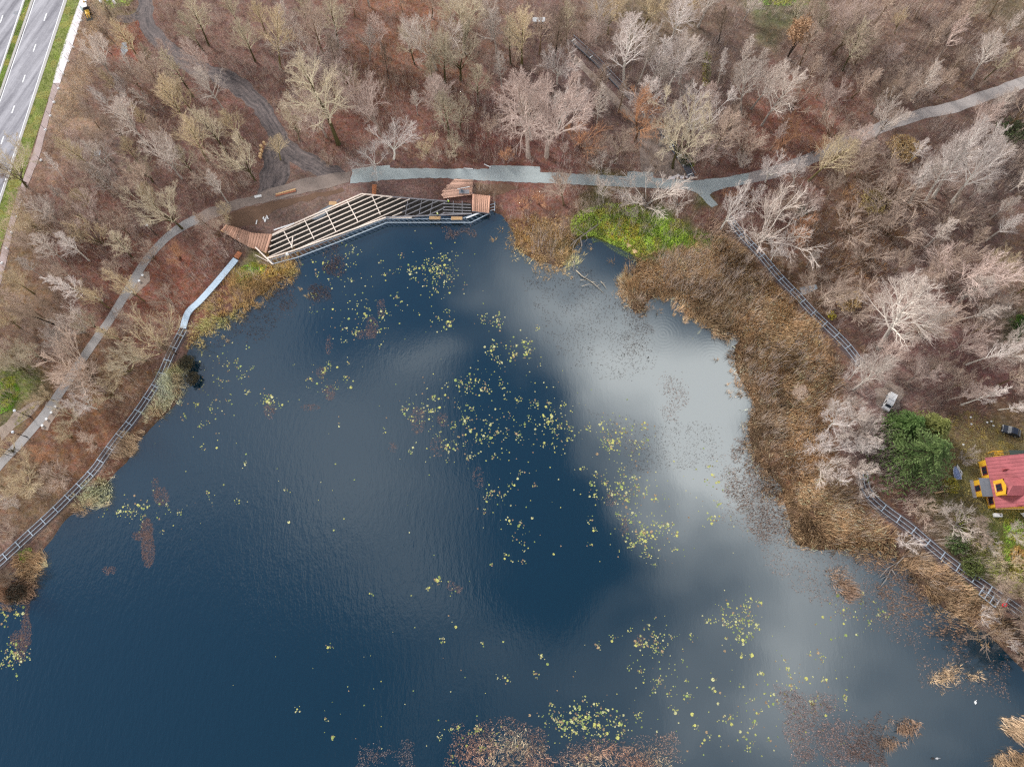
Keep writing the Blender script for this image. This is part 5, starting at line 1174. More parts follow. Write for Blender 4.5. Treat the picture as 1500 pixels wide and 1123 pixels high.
def walkway(name, label, line, width, z=.55, step=3.6, cross_w=.16, deck=None, beams=(-.5, 0, .5), bw=.085, z1=None, cm=None, group=None):
    P = [px(*p) for p in line]; C = catmull(P, .9)
    n = len(C)
    for i, c in enumerate(C): c.z = z if z1 is None else z + (z1 - z) * i / (n - 1)
    o = thing(name, label, "boardwalk", (C[n // 2].x, C[n // 2].y, 0), group=group)
    for f in beams: beam_line(offset_line(C, f * width), bw, .16, "beam", M['steel'], o)
    # crossbars and posts
    acc, nxt = 0.0, step * .5
    for i in range(1, n):
        L_ = (C[i] - C[i - 1]).length
        while acc + L_ >= nxt:
            p = C[i - 1].lerp(C[i], (nxt - acc) / L_); d = (C[i] - C[i - 1]).normalized(); s = Vector((-d.y, d.x, 0)) * width * .5
            b = B(); b.bar(p - s * 1.08 + Vector((0, 0, .1)), p + s * 1.08 + Vector((0, 0, .1)), cross_w, .10); b.build("crossbar", cm or M['steel'], o)
            for sg in (-1, 1):
                q = p + s * sg; b = B(); b.tube([(q.x, q.y, -1.2), (q.x, q.y, p.z - .08)], .08, 6); b.build("post", M['steel_dk'], o)
            nxt += step
        acc += L_
    if deck:
        a, b_ = offset_line(C, -width * .46), offset_line(C, width * .46)
        plank_mesh("decking", a, b_, .28, (z if z1 is None else z) - .1, .05, o, deck, 3) if z1 is None else None
    return o
walkway("steel_walkway", "unfinished steel walkway frame along the western shore", L_BW_W, 1.75, .5, 3.3)
walkway("steel_walkway", "unfinished steel walkway frame along the reed bed from the path spur", L_BW_E, 1.75, .5, 3.7)
walkway("steel_walkway", "unfinished steel walkway frame curving past the spruce to the lower right", L_BW_S, 1.85, .5, 3.7)
# viewing bay by the southern walkway
o = thing("viewing_bay", "small square steel bay frame attached beside the southern walkway", "boardwalk", px(1448, 874))
bay = [px(1441.5, 858.5, .5), px(1434, 870.5, .5), px(1458, 889, .5), px(1465.5, 876.5, .5)]
for i in range(3): B().bar(bay[i], bay[i + 1], .16, .14).build("beam", M['steel'], o)
B().bar((bay[0] + bay[1]) / 2, (bay[2] + bay[3]) / 2, .1, .12).build("beam", M['steel'], o)
for f in (.33, .66): B().bar(bay[0].lerp(bay[3], f) + Vector((0, 0, .05)), bay[1].lerp(bay[2], f) + Vector((0, 0, .05)), .16, .1).build("crossbar", M['steel'], o)
for p in bay: B().tube([(p.x, p.y, -1.2), (p.x, p.y, .45)], .08, 6).build("post", M['steel_dk'], o)
# red lifebuoy
p = px(1467.5, 885.5, .3); o = thing("lifebuoy", "red lifebuoy on its stand beside the southern walkway", "lifebuoy", (p.x, p.y, 0))
b = B(); pts = [(p.x + .42 * math.cos(a), p.y + .34 * math.sin(a), 1.15 + .22 * math.sin(a)) for a in np.linspace(0, 6.283, 21)]
b.tube(pts, .15, 8, cap=False).build("ring", mat("red_plastic", (214, 40, 56), .5, .05), o, smooth=True)
B().tube([(p.x, p.y - .05, -.3), (p.x, p.y - .05, .95)], .06, 6).build("stand", M['steel'], o)
B().box((p.x, p.y - .05, 1.0), (.55, .12, .3)).build("bracket", M['white'], o)

# pale blue walkway with finished deck
C = catmull([px(346.5, 381), px(330, 401), px(312, 422), px(293, 443), px(277, 458.5), px(269, 482)], .9)
for c in C: c.z = .55
o = thing("decked_walkway", "finished walkway with smooth pale blue decking beside the timber deck", "boardwalk", (C[5].x, C[5].y, 0))
a, b_ = offset_line(C, -.78), offset_line(C, .78)
b = B(); n = len(C)
b.add([(p.x, p.y, .55) for p in a] + [(p.x, p.y, .55) for p in b_] + [(p.x, p.y, .47) for p in a] + [(p.x, p.y, .47) for p in b_],
      [(i, i + 1, n + i + 1, n + i) for i in range(n - 1)] + [(2 * n + i + 1, 2 * n + i, 3 * n + i, 3 * n + i + 1) for i in range(n - 1)] + [(i, 2 * n + i, 2 * n + i + 1, i + 1) for i in range(n - 1)] + [(n + i + 1, 3 * n + i + 1, 3 * n + i, n + i) for i in range(n - 1)])
b.build("decking", M['plate'], o)
for f in (-.72, .72): beam_line([q - Vector((0, 0, .17)) for q in offset_line(C, f)], .14, .18, "beam", M['steel_dk'], o)
for i in range(1, n, 4):
    for s in (a, b_): B().tube([(s[i].x, s[i].y, -1), (s[i].x, s[i].y, .38)], .07, 6).build("post", M['steel_dk'], o)
# reddish end of the same walkway
o = thing("plank_landing", "short reddish plank landing at the pale walkway's upper end", "deck", px(348, 375))
plank_mesh("boards", [px(343.5, 377), px(350, 369)], [px(350.5, 381), px(356, 372.5)], .2, .57, .05, o, (182, 116, 82), 9)

# stairway up the slope
def stair(line, label, w=1.5, step=3.2, tread_m=None):
    P = [px(*p) for p in line]; C = catmull(P, .42); n = len(C)
    for i, c in enumerate(C): c.z = 1.3 - 1.0 * i / (n - 1)
    o = thing("stairway", label, "stairs", (C[n // 2].x, C[n // 2].y, 0))
    for i in range(n - 1):
        d = (C[i + 1] - C[i]); d.z = 0; d.normalize(); s = Vector((-d.y, d.x, 0)) * w * .46; m = (C[i] + C[i + 1]) / 2
        if i < 95: B().bar(m - s, m + s, .36, .06).build("tread", tread_m or M['dark_plank'], o)
    for f in (-.5, .5): beam_line([q + Vector((0, 0, -.08)) for q in offset_line(C, f * w)], .1, .2, "stringer", M['steel_dk'], o)
    beam_line([q + Vector((0, 0, 1.0)) for q in offset_line(C, .5 * w)], .06, .06, "handrail", M['steel'], o)
    k = 0
    for i in range(2, n - 1, max(3, int(step / .42))):
        d = (C[i + 1] - C[i]); d.z = 0; d.normalize(); s = Vector((-d.y, d.x, 0)) * w * .5
        B().bar(C[i] - s + Vector((0, 0, .08)), C[i] + s + Vector((0, 0, .08)), .22, .08).build("crossbar", M['white'], o)
        for sg in (-1, 1):
            q = C[i] + s * sg; B().tube([(q.x, q.y, -.4), (q.x, q.y, q.z + (1.0 if sg > 0 else 0))], .05, 6).build("post", M['steel_dk'], o)
stair(L_STAIR, "dark stairway with white crossbars meeting the gravel path")
stair(L_STAIR2[:-1] + [(957, 181)], "upper dark stairway flight half hidden by pale trees", 1.2, 7.5, mat("ground_toned_treads", (122, 110, 106), .95, .3, 2.0))  # upper treads toned close to the ground colour
o = thing("concrete_landing", "broken pale concrete landing at the stairway's foot", "landing", px(1005, 262))
b = B()
for q in ((984, 261, 1.6, .8, .2), (992, 258, 1.2, .7, .5), (999, 260, 1.0, .8, .1), (1008, 259, 1.4, .6, .3), (1013, 258.5, 1.1, .7, .0)):
    p = px(q[0], q[1]); b.box((p.x, p.y, .06), (q[2], q[3], .16), q[4])
b.build("slabs", M['white_pave'], o)
C_top = px(783, 29)
o = thing("pale_roof_shelter", "small pale flat-roofed shelter among dark trunks at the top", "shelter", px(789, 31))
c = px(789.5, 29, 2.4); B().box((c.x, c.y, 2.4), (3.4, 1.5, .16)).build("roof", mat("pale_sheet_roof", (214, 220, 224), .6, .06), o)
for sx in (-1, 1):
    for sy in (-1, 1): B().tube([(c.x + sx * 1.5, c.y + sy * .6, -.1), (c.x + sx * 1.5, c.y + sy * .6, 2.33)], .07, 6).build("post", M['steel_dk'], o)
B().box((c.x, c.y + .6, 1.1), (2.9, .08, 1.6)).build("back_panel", M['joist_grey'], o)

# timber deck under construction -------------------------------------------------------
ZD = .75
FR = [(399, 344), (430, 328), (530, 284), (575, 288.5), (655, 295), (691, 297), (691, 313), (565, 318.5), (500, 342), (430, 367), (391, 379)]
FW = [px(x, y, ZD) for x, y in FR]
deck = thing("deck_frame", "large unfinished timber deck frame of pale joists over the shore", "deck", px(530, 318))
def clip(p, d):
    """where the line p + t d crosses the frame outline"""
    ts = []
    for i in range(len(FW)):
        a, b = FW[i], FW[(i + 1) % len(FW)]; e = b - a
        den = d.x * e.y - d.y * e.x
        if abs(den) < 1e-6: continue
        t = ((a.x - p.x) * e.y - (a.y - p.y) * e.x) / den; s = ((a.x - p.x) * d.y - (a.y - p.y) * d.x) / den
        if 0 <= s <= 1: ts.append(t)
    return sorted(ts)
A0, A1 = px(400, 376, ZD), px(540, 313.5, ZD); dj = (A1 - A0).normalized(); nj = Vector((-dj.y, dj.x, 0))
seam = px(586, 304, ZD)
for k in range(-10, 12):
    p = px(497, 316, ZD) + nj * (k * 1.28); ts = clip(p, dj)
    for a, b in zip(ts[::2], ts[1::2]):
        q0, q1 = p + dj * a, p + dj * b
        xs = seam.x - (q0.y - seam.y) * .2
        stop = px(652, 300, ZD).x
        if q1.x > stop: f = (stop - q0.x) / (q1.x - q0.x); q1 = q0.lerp(q1, f) if f > 0 else q0
        if (q1 - q0).length < .8: continue
        f = (xs - q0.x) / (q1.x - q0.x)
        if 0 < f < 1:
            m = q0.lerp(q1, f); B().bar(q0, m, .17, .2).build("joist", M['pine'], deck); B().bar(m + dj * .01, q1, .16, .19).build("joist", M['joist_grey'], deck)
        else: B().bar(q0, q1, .17, .2).build("joist", M['pine'] if f >= 1 else M['joist_grey'], deck)
for y in (299, 303.5, 308, 312):
    B().bar(px(649, y - .5, ZD), px(690, y + 1, ZD), .15, .19).build("joist", M['joist_grey'], deck)
for (x0, y0, x1, y1) in ((416, 339, 428.5, 363), (446, 322, 460, 350), (477, 308, 492, 339), (508, 294, 524, 324), (545, 287, 557, 314)):
    B().bar(px(x0, y0, ZD - .02), px(x1, y1, ZD - .02), .2, .2).build("crossbeam", M['pine'], deck)
for x in (598, 618, 634, 664, 677): B().bar(px(x, 294.5 if x > 630 else 291, ZD - .16), px(x - (4 if x < 650 else 0), 314, ZD - .16), .14, .16).build("crossbeam", M['joist_grey'], deck)
for i, m in ((0, 'pine'), (1, 'pine'), (2, 'pine'), (3, 'joist_grey'), (6, 'joist_grey'), (7, 'pine'), (8, 'pine'), (9, 'pine')):
    a, b = FW[i], FW[i + 1]; B().bar(a + Vector((0, 0, .025)), b + Vector((0, 0, .025)), .24, .26).build("edge_beam", M[m], deck)
for x, y in ((405, 360), (432, 350), (462, 340), (492, 325), (520, 312), (548, 302), (575, 304), (600, 304), (625, 304), (650, 306), (675, 306)):
    p = px(x, y); B().tube([(p.x, p.y, -1.0), (p.x, p.y, ZD - .12)], .1, 6).build("post", M['steel_dk'], deck)
# soil under it, the deck's shade put into its dark colour
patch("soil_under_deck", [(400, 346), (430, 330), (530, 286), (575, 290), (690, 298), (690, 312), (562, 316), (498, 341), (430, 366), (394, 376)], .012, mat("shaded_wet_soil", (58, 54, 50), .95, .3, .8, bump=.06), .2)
# steel edge walkway of the deck
sw = thing("steel_edge_walkway", "dark steel ladder-like walkway frame along the deck's water edge", "walkway", px(565, 326))
o1 = [px(x, y, ZD - .2) for x, y in ((392, 382), (430, 370), (500, 345), (566, 320.5), (676, 320.5), (708, 309))]; o2 = [px(x, y, ZD - .2) for x, y in ((398, 387), (436, 377), (502, 352), (567, 326), (690, 326), (718, 312))]
for l_, m in ((o1, 'steel'), (o2, 'steel')): beam_line(l_, .14, .2, "beam", M[m], sw)
def at_(l_, t):
    D = [(l_[i + 1] - l_[i]).length for i in range(len(l_) - 1)]; s = t * sum(D)
    for i, d in enumerate(D):
        if s <= d or i == len(D) - 1: return l_[i].lerp(l_[i + 1], s / d)
        s -= d
for k in range(46):
    t = (k + .5) / 46; B().bar(at_(o1, t), at_(o2, t), .12, .14).build("rung", M['steel_dk'], sw)
for k in range(9):
    p = at_(o2, k / 8); B().tube([(p.x, p.y, -1.6), (p.x, p.y, ZD - .3)], .1, 6).build("post", M['steel_dk'], sw)
# finished boards of the deck: west wing, east square, ramp
o = thing("plank_deck", "finished reddish plank deck wing at the frame's western end", "deck", px(365, 350))
plank_mesh("boards", [px(x, y, .8) for x, y in ((331, 328.5), (348, 333.5), (369, 341), (399, 343))], [px(x, y, .8) for x, y in ((323.5, 337), (342, 349), (365, 362), (390.5, 369.5))], .62, .8, .06, o, (188, 146, 124), 1)
B().bar(px(323.5, 338, .66), px(390, 370.5, .66), .16, .24).build("edge_board", M['ochre'], o)
o = thing("plank_deck", "square reddish plank deck at the frame's eastern end above water", "deck", px(704, 298))
plank_mesh("boards", [px(692, 284, 1.05), px(718.5, 287, 1.05)], [px(691.5, 309, 1.05), px(716.5, 312, 1.05)], .5, 1.05, .07, o, (194, 150, 128), 2)
for x, y in ((693, 286), (717, 289), (716, 310), (692, 308)): p = px(x, y); B().tube([(p.x, p.y, -1.5), (p.x, p.y, .96)], .12, 6).build("post", M['steel_dk'], o)
B().bar(px(691.5, 310, .88), px(716.5, 313, .88), .16, .26).build("edge_board", M['dark_plank'], o)
o = thing("plank_ramp", "reddish plank ramp with ragged edge from gravel path to deck", "ramp", px(674, 278))
plank_mesh("boards", [px(667, 263, .5), px(652, 280, .7), px(650, 290.5, .78)], [px(693, 264, .5), px(692, 276, .7), px(692, 285, .78)], .5, .78, .06, o, (200, 160, 140), 4, ragged=.14)
for q in ((668, 266), (690, 266), (655, 286), (690, 283)): p = px(*q); B().tube([(p.x, p.y, -.3), (p.x, p.y, .72)], .08, 6).build("post", M['joist_grey'], o)
o = thing("plank_ramp", "narrow rust-brown plank ramp onto the middle of the frame", "ramp", px(548.5, 278))
plank_mesh("boards", [px(545.5, 271.5, .5), px(545, 287, .5)], [px(552, 271, .5), px(551, 287, .5)], .3, .82, .06, o, (164, 104, 70), 5)
for q in ((546, 274), (551, 274)): p = px(*q); B().tube([(p.x, p.y, -.3), (p.x, p.y, .76)], .07, 6).build("post", M['joist_grey'], o)
# east end stub of steel behind the square deck
o = thing("steel_stub", "short bare steel frame stub sticking out past the square deck", "walkway", px(722, 302))
for y in (299, 303.5, 307.5): B().bar(px(717.5, y + 1, .6), px(725, y - .5, .6), .1, .12).build("beam", M['steel'], o)
B().bar(px(725, 296, .62), px(724.5, 309, .62), .12, .14).build("crossbar", M['steel'], o)
for y in (297, 308): p = px(724.5, y); B().tube([(p.x, p.y, -1.4), (p.x, p.y, .56)], .08, 6).build("post", M['steel_dk'], o)
# pale edge boards
def board(p, q, w, h, z, label, m='pine', cat="timber", name="timber_board", group=None):
    a, b = px(*p, z), px(*q, z); c = (a + b) / 2
    o = B().bar(a - c, b - c, w, h).build(name, M[m], None, bevel=.01); o.location = c; tag(o, label, cat, group); return o
board((374, 362), (399.5, 387), .3, .1, .93, "pale loose board along the plank wing's lower corner", 'pine')
board((374, 373), (399, 386.5), .16, .12, .3, "thin pale board below the plank wing, nearest the grass", 'pine')
board((683, 319.5), (705.5, 310.5), .35, .1, .7, "thick white beam slanting from the edge walkway to the square deck", 'white')
board((570, 318.5), (603, 318.5), .3, .12, .72, "long pale board lying on the edge walkway's middle", 'pine')
board((427, 363), (429, 345.5), .22, .1, .95, "loose pale board lying across the western joists", 'pine')
board((401, 337), (431, 327), .3, .1, .93, "loose white board lying on the frame's upper edge", 'white')
board((670, 277), (688, 273.5), .18, .08, .86, "long white board lying on the ragged plank ramp", 'white')
board((709, 240.5), (719, 245), .22, .15, .12, "white post lying at the gravel path's bay", 'white')
board((679, 246.5), (693, 247.5), .2, .12, .12, "white pole lying along the gravel path's upper edge", 'white')
board((404, 285), (433, 277), .35, .25, .18, "upper reddish timber length stacked beside the dirt path", 'ochre', group=None)
M['red_timber'] = mat("red_brown_timber", (158, 100, 76), .85, .18)
board((403.5, 287), (433.5, 279.5), .3, .2, .14, "lower reddish timber length stacked beside the dirt path", 'red_timber')
board((373, 288.5), (383, 286.5), .5, .3, .18, "short white slab lying beside the dirt path", 'white')
for i, (a, b) in enumerate((((375, 328.5), (376.5, 322.5)), ((386.5, 319.5), (388, 325)), ((388.5, 325), (390, 318)), ((390.5, 315.5), (393, 321)), ((385, 320.5), (386.5, 317.5)))):
    board(a, b, .22, .12, .1, "short white timber offcut " + ("lying apart at the left of the brown soil", "second in the row on the brown soil", "middle one in the row on the brown soil", "rightmost in the row on the brown soil", "smallest of the row on the brown soil")[i], 'white', "offcut", "timber_offcut", None)
M['cut'] = mat("cut_log_end", (206, 174, 132), .85, .15)
for i, (x, y, r, ln) in enumerate(((387, 210, .34, .9), (383, 215, .4, 1.0), (383, 221, .36, .9), (381.5, 226, .38, .8), (381, 230, .32, .8))):
    c = px(x, y, r); o = thing("cut_log", ("topmost", "second from the top", "middle", "second from the bottom", "bottom")[i] + " pale sawn log in the row beside the dirt track", "log", (c.x, c.y, 0))
    B().lathe([(r, 0), (r * 1.02, ln * .5), (r, ln)], (c.x, c.y, 0), 12).build("bark", M['ochre'], o)
    B().lathe([(r * .93, 0), (r * .93, .012)], (c.x, c.y, ln + .001), 12).build("cut_face", M['cut'], o)
def pallet(x, y, w, d, label, z=.75):
    c = px(x, y, z); o = thing("pallet_bench", label, "pallet", (c.x, c.y, z - .25))
    for k in range(5): B().box((c.x, c.y + (k - 2) * d / 5, z + .1), (w, d / 5 - .04, .05)).build("slat", M['ochre'], o)
    for s in (-1, 0, 1): B().box((c.x + s * w * .42, c.y, z - .03), (.12, d * .95, .19)).build("bearer", M['joist_grey'], o)
pallet(637, 319.5, 2.8, .9, "left pale wooden platform hanging on the edge walkway over water"); pallet(669, 320, 2.8, .9, "right pale wooden platform hanging on the edge walkway over water")
pallet(487.5, 298, 1.9, 1.0, "pale wooden crate platform against the frame's upper edge", .75)
# work table on the ramp
c = px(680, 282, .85); o = thing("work_table", "grey work table with dark tool box standing on the ragged ramp", "table", (c.x, c.y, .78))
B().box((c.x, c.y, 1.2), (2.6, 1.1, .06)).build("tabletop", M['joist_grey'], o)
for sx in (-1, 1):
    for sy in (-1, 1): B().box((c.x + sx * 1.15, c.y + sy * .42, .98), (.07, .07, .38)).build("leg", M['steel_dk'], o)
o = thing("tool_box", "dark tool box on the grey work table", "tool box", (c.x - .5, c.y + .1, 1.23))
B().box((c.x - .5, c.y + .1, 1.42), (.55, .6, .36)).build("case", M['steel_dk'], o, bevel=.03); B().box((c.x - .5, c.y + .1, 1.63), (.5, .08, .05)).build("handle", M['black'], o)
p = px(421, 373, .8); o = B().lathe([(.1, 0), (.38, .06), (.42, .3), (.3, .5), (.12, .58)], (0, 0, 0), 10).build("white_sack", M['white'], None, smooth=True); o.location = (p.x, p.y, ZD - .05); tag(o, "white sack sitting on the edge walkway near the western joists", "sack")

# people --------------------------------------------------------------------------------
def person(x, y, z, rot, label, vest, trousers, hold=None):
    p = px(x, y, z); o = thing("person", label, "person", (p.x, p.y, z), rot)
    J = {'pel': (0, 0, .95), 'chest': (0, .03, 1.28), 'neck': (0, .05, 1.48), 'head': (0, .07, 1.6), 'top': (0, .07, 1.72),
         'lh': (.1, 0, .9), 'lk': (.13, .05, .5), 'la': (.14, -.02, .09), 'lt': (.15, .14, .04), 'rh': (-.1, 0, .9), 'rk': (-.13, .12, .5), 'ra': (-.14, .02, .09), 'rt': (-.15, .18, .04),
         'ls': (.19, .03, 1.42), 'le': (.27, .06, 1.14), 'lw': (.25, .26, 1.0), 'rs': (-.19, .03, 1.42), 're': (-.27, .06, 1.14), 'rw': (-.24, .28, 1.02)}
    E = ['pel chest', 'chest neck', 'neck head', 'head top', 'pel lh', 'lh lk', 'lk la', 'la lt', 'pel rh', 'rh rk', 'rk ra', 'ra rt', 'chest ls', 'ls le', 'le lw', 'chest rs', 'rs re', 're rw']
    Rr = {'pel': .15, 'chest': .16, 'neck': .062, 'head': .1, 'top': .075, 'lh': .095, 'lk': .065, 'la': .045, 'lt': .04, 'rh': .095, 'rk': .065, 'ra': .045, 'rt': .04, 'ls': .07, 'le': .05, 'lw': .034, 'rs': .07, 're': .05, 'rw': .034}
    for s, w in ((1, 'lw'), (-1, 'rw')):   # hands: palm, four curled fingers, thumb
        b = Vector(J[w])
        J[w + 'p'] = b + Vector((-.01 * s, .08, -.03)); E.append(f'{w} {w}p'); Rr[w + 'p'] = .032
        for f in range(4):
            q = b + Vector((s * (.03 - .02 * f), .135 + .008 * (f in (1, 2)), -.05)); J[f'{w}f{f}'] = q; E.append(f'{w}p {w}f{f}'); Rr[f'{w}f{f}'] = .0095
            J[f'{w}g{f}'] = q + Vector((0, .02, -.035)); E.append(f'{w}f{f} {w}g{f}'); Rr[f'{w}g{f}'] = .008
        J[w + 't'] = b + Vector((-s * .055, .1, -.02)); E.append(f'{w}p {w}t'); Rr[w + 't'] = .01
    names = list(J); me = bpy.data.meshes.new("body")
    me.from_pydata([tuple(J[k]) for k in names], [tuple(names.index(q) for q in e.split()) for e in E], [])
    b = link("body", me, o); me.materials.append(mat("work_clothes", trousers, .9, .15))
    sk = b.modifiers.new("skin", 'SKIN'); sb = b.modifiers.new("sub", 'SUBSURF'); sb.levels = sb.render_levels = 1
    for k, v in zip(names, me.skin_vertices[0].data): v.radius = (Rr[k], Rr[k]); v.use_root = (k == 'pel')
    skin = mat("skin", (206, 160, 134), .6, .05)
    B().lathe([(.02, 1.50), (.075, 1.53), (.095, 1.6), (.098, 1.67), (.07, 1.735), (.02, 1.755)], (0, .085, 0), 14).build("face", skin, o, local=True, smooth=True)
    B().lathe([(.125, 1.665), (.128, 1.69), (.112, 1.76), (.06, 1.805), (.01, 1.815)], (0, .07, 0), 14).build("hard_hat", M['white'], o, local=True, smooth=True)
    B().lathe([(.165, 1.0), (.19, 1.1), (.205, 1.28), (.19, 1.42), (.085, 1.5)], (0, .02, 0), 14).build("vest", mat("hi_vis_vest", vest, .7, .05), o, local=True, smooth=True)
    B().lathe([(.198, 1.14), (.203, 1.19)], (0, .02, 0), 14).build("reflective_band", M['white'], o, local=True)
    return o
person(657.5, 298.5, ZD + .1, .6, "worker in a yellow-green vest standing among the eastern joists", (198, 226, 70), (52, 58, 70))
person(641.3, 316.5, ZD + .1, -2.2, "worker in a pale yellow-green vest standing at the left hanging platform", (214, 232, 120), (60, 62, 66))

# house -----------------------------------------------------------------------------------
M['yel'] = mat("yellow_weatherboard", (208, 160, 44), .8, .10, 2.0); M['roof'] = mat("red_sheet_roof", (152, 82, 86), .65, .34, .55, spec=.3)
M['maroon'] = mat("maroon_frame", (104, 40, 46), .6, .08); M['roofgrey'] = mat("grey_felt_roof", (112, 116, 124), .85, .15, 1.0); M['wdeck'] = mat("pale_orange_trim", (226, 190, 140), .7, .08)
hw = px(1442, 706); yN, yS = px(1451, 670, 3.0).y, px(1451, 744, 3.0).y
x0 = px(1442, 706).x + .0; xe = px(1451, 706, 3.0).x; D_ = 13.0; zr = 8.0; xr = xe + 6.6
H = thing("house", "yellow timber house with red metal roof on the lawn beyond the spruce", "house", (x0 + 6, (yN + yS) / 2, 0))
xw = xe + .35; yn, ys = yN - .35, yS + .35; xb = 2 * xr - xw
b = B()
b.add([(xw, ys, -.2), (xb, ys, -.2), (xb, yn, -.2), (xw, yn, -.2), (xw, ys, 2.98), (xb, ys, 2.98), (xb, yn, 2.98), (xw, yn, 2.98), (xr, ys, zr - .25), (xr, yn, zr - .25)],
      [(0, 1, 5, 4), (1, 2, 6, 5), (2, 3, 7, 6), (3, 0, 4, 7), (4, 5, 8), (6, 7, 9)])
b.build("wall", M['yel'], H)
rf = B(); sl = (zr - 3.0) / (xr - xe)
for sg in (-1, 1):
    X0 = xr + sg * (xr - xe)
    vs = [(X0, yS, 3.0), (xr, yS, zr), (xr, yN, zr), (X0, yN, 3.0)]
    rf.add(vs + [(x, y, z - .12) for x, y, z in vs], [(0, 1, 2, 3), (7, 6, 5, 4), (0, 4, 5, 1), (1, 5, 6, 2), (2, 6, 7, 3), (3, 7, 4, 0)])
roof = rf.build("roof", M['roof'], H)
sb_ = B()
for k in range(15):
    y = yS + .1 + (yN - yS - .2) * k / 14
    for sg in (-1, 1): sb_.bar((xr + sg * (xr - xe), y, 3.03), (xr, y, zr + .03), .05, .05)
sm = sb_.build("standing_seams", mat("roof_seams", (164, 72, 84), .5, .08), roof); sm.location = (0, 0, 0)
sm.data.transform(Matrix.Translation(H.location)); sm.data.transform(Matrix.Translation(-Vector(H.location)))
def sub(bb, name, m, parent_obj):   # sub-part: parent sits at the house's place
    me_o = bb.build(name, m, None); me_o.data.transform(Matrix.Translation(-Vector(H.location))); me_o.parent = parent_obj; return me_o
bpy.data.objects.remove(sm)
sub(sb_, "standing_seams", mat("roof_seams", (138, 74, 80), .6, .08), roof)
rb = B(); rb.bar((xr, yS - .02, zr + .05), (xr, yN + .02, zr + .05), .3, .1); sub(rb, "ridge_cap", M['roof'], roof)
# wall dormer with yellow gable facing the pond
yd0, yd1 = px(1455, 725, 4.5).y, px(1455, 703, 4.5).y; ym = (yd0 + yd1) / 2; xd = xe + .35; zt = 6.3
dm = B()
dm.add([(xd, yd0, 3.1), (xd, yd1, 3.1), (xd, yd1, zt), (xd, yd0, zt), (xd + 4.2, yd0, 3.1), (xd + 4.2, yd1, 3.1), (xd + 4.2, yd1, zt), (xd + 4.2, yd0, zt), (xd, ym, zt + .7), (xd + 4.2, ym, zt + .7)],
       [(1, 0, 3, 8, 2), (0, 4, 7, 3), (5, 1, 2, 6), (4, 5, 6, 9, 7)])
dorm = dm.build("dormer", M['yel'], H)
dr = B(); xo = xd + .35
for y0_, y1_ in ((yd0 - .3, ym), (yd1 + .3, ym)):
    vs = [(xo, y0_, zt - .12), (xo + 4.6, y0_, zt - .12), (xo + 4.6, ym, zt + .85), (xo + .9, ym, zt + .85)]
    dr.add(vs + [(a, b_, c - .08) for a, b_, c in vs], [(0, 1, 2, 3), (7, 6, 5, 4), (0, 4, 5, 1), (1, 5, 6, 2), (2, 6, 7, 3), (3, 7, 4, 0)])
vs = [(xo, yd0 - .3, zt - .12), (xo + .9, ym, zt + .85), (xo, yd1 + .3, zt - .12)]
dr.add(vs + [(a, b_, c - .08) for a, b_, c in vs], [(0, 1, 2), (5, 4, 3), (0, 3, 4, 1), (1, 4, 5, 2), (2, 5, 3, 0)])
sub(dr, "dormer_roof", M['roof'], dorm)
def window(x, y, z, w, h, parent_obj=None):
    f = B(); f.box((x - .03, y, z), (.07, w + .3, h + .3))
    fo = f.build("window", M['maroon'], H)
    g = B(); g.box((x - .07, y - w * .24, z), (.03, w * .42, h)); g.box((x - .07, y + w * .24, z), (.03, w * .42, h)); sub(g, "pane", M['glass'], fo)
    s = B(); s.box((x - .1, y, z - h / 2 - .2), (.2, w + .5, .06)); sub(s, "sill", M['wdeck'], fo)
window(xd - .02, ym, 4.8, 1.3, 1.5)
window(xw - .02, px(1446, 689, 1.5).y, 1.5, 1.6, 1.3); window(xw - .02, px(1446, 733, 1.5).y, 1.5, 1.4, 1.2)
# porch: grey flat roof over a yellow front
py0, py1 = px(1440, 726, 2.4).y, px(1440, 701, 2.4).y; pxw = px(1437.5, 714, 2.5).x
b = B(); pw = pxw + .12
b.add([(pw, py0 + .1, -.2), (xw - .01, py0 + .1, -.2), (xw - .01, py1 - .1, -.2), (pw, py1 - .1, -.2), (pw, py0 + .1, 2.4), (xw - .01, py0 + .1, 2.4), (xw - .01, py1 - .1, 2.4), (pw, py1 - .1, 2.4)], [(0, 1, 5, 4), (2, 3, 7, 6), (3, 0, 4, 7)])
porch = b.build("porch", M['yel'], H)
q = B(); q.box(((pxw + xw) / 2, (py0 + py1) / 2, 2.48), (xw - pxw + .2, py1 - py0 + .3, .12)); sub(q, "porch_roof", M['roofgrey'], porch)
q = B(); q.box((pw - .02, (py0 + py1) / 2, 1.15), (.06, 1.3, 1.7)); dr_ = sub(q, "doorway", M['maroon'], porch)
q = B(); q.box((pw - .06, (py0 + py1) / 2, 1.2), (.03, 1.0, 1.4)); sub(q, "door_glass", M['glass'], porch)
q = B(); q.box((pw - .35, (py0 + py1) / 2, .1), (.7, py1 - py0 + .2, .24)); q.build("step", M['joist_grey'], H)
b = B(); b.bar((xe - .02, yS - .1, 2.86), (xb, yS - .1, 2.86), .14, .18); b.build("fascia", M['wdeck'], H)
for yv, xv in ((px(1470, 688, 4.2).y, px(1469, 688, 4.2).x), (px(1494, 740, 5.2).y, px(1490, 738, 5).x)):
    zv = 3.0 + (xv - xe) * sl; v = B(); v.add([(xv - .5, yv - .4, zv - .2), (xv - .5, yv + .4, zv - .2), (xv - .5, yv, zv + .5), (xv + .9, yv, zv + .58)], [(1, 0, 2), (0, 3, 2), (1, 2, 3), (0, 1, 3)]); v.build("roof_vent", M['roof'], H)
b = B(); b.box((xr + .5, yN - 2.5, zr + .3), (.7, .7, 1.5)); b.build("chimney", M['maroon'], H)
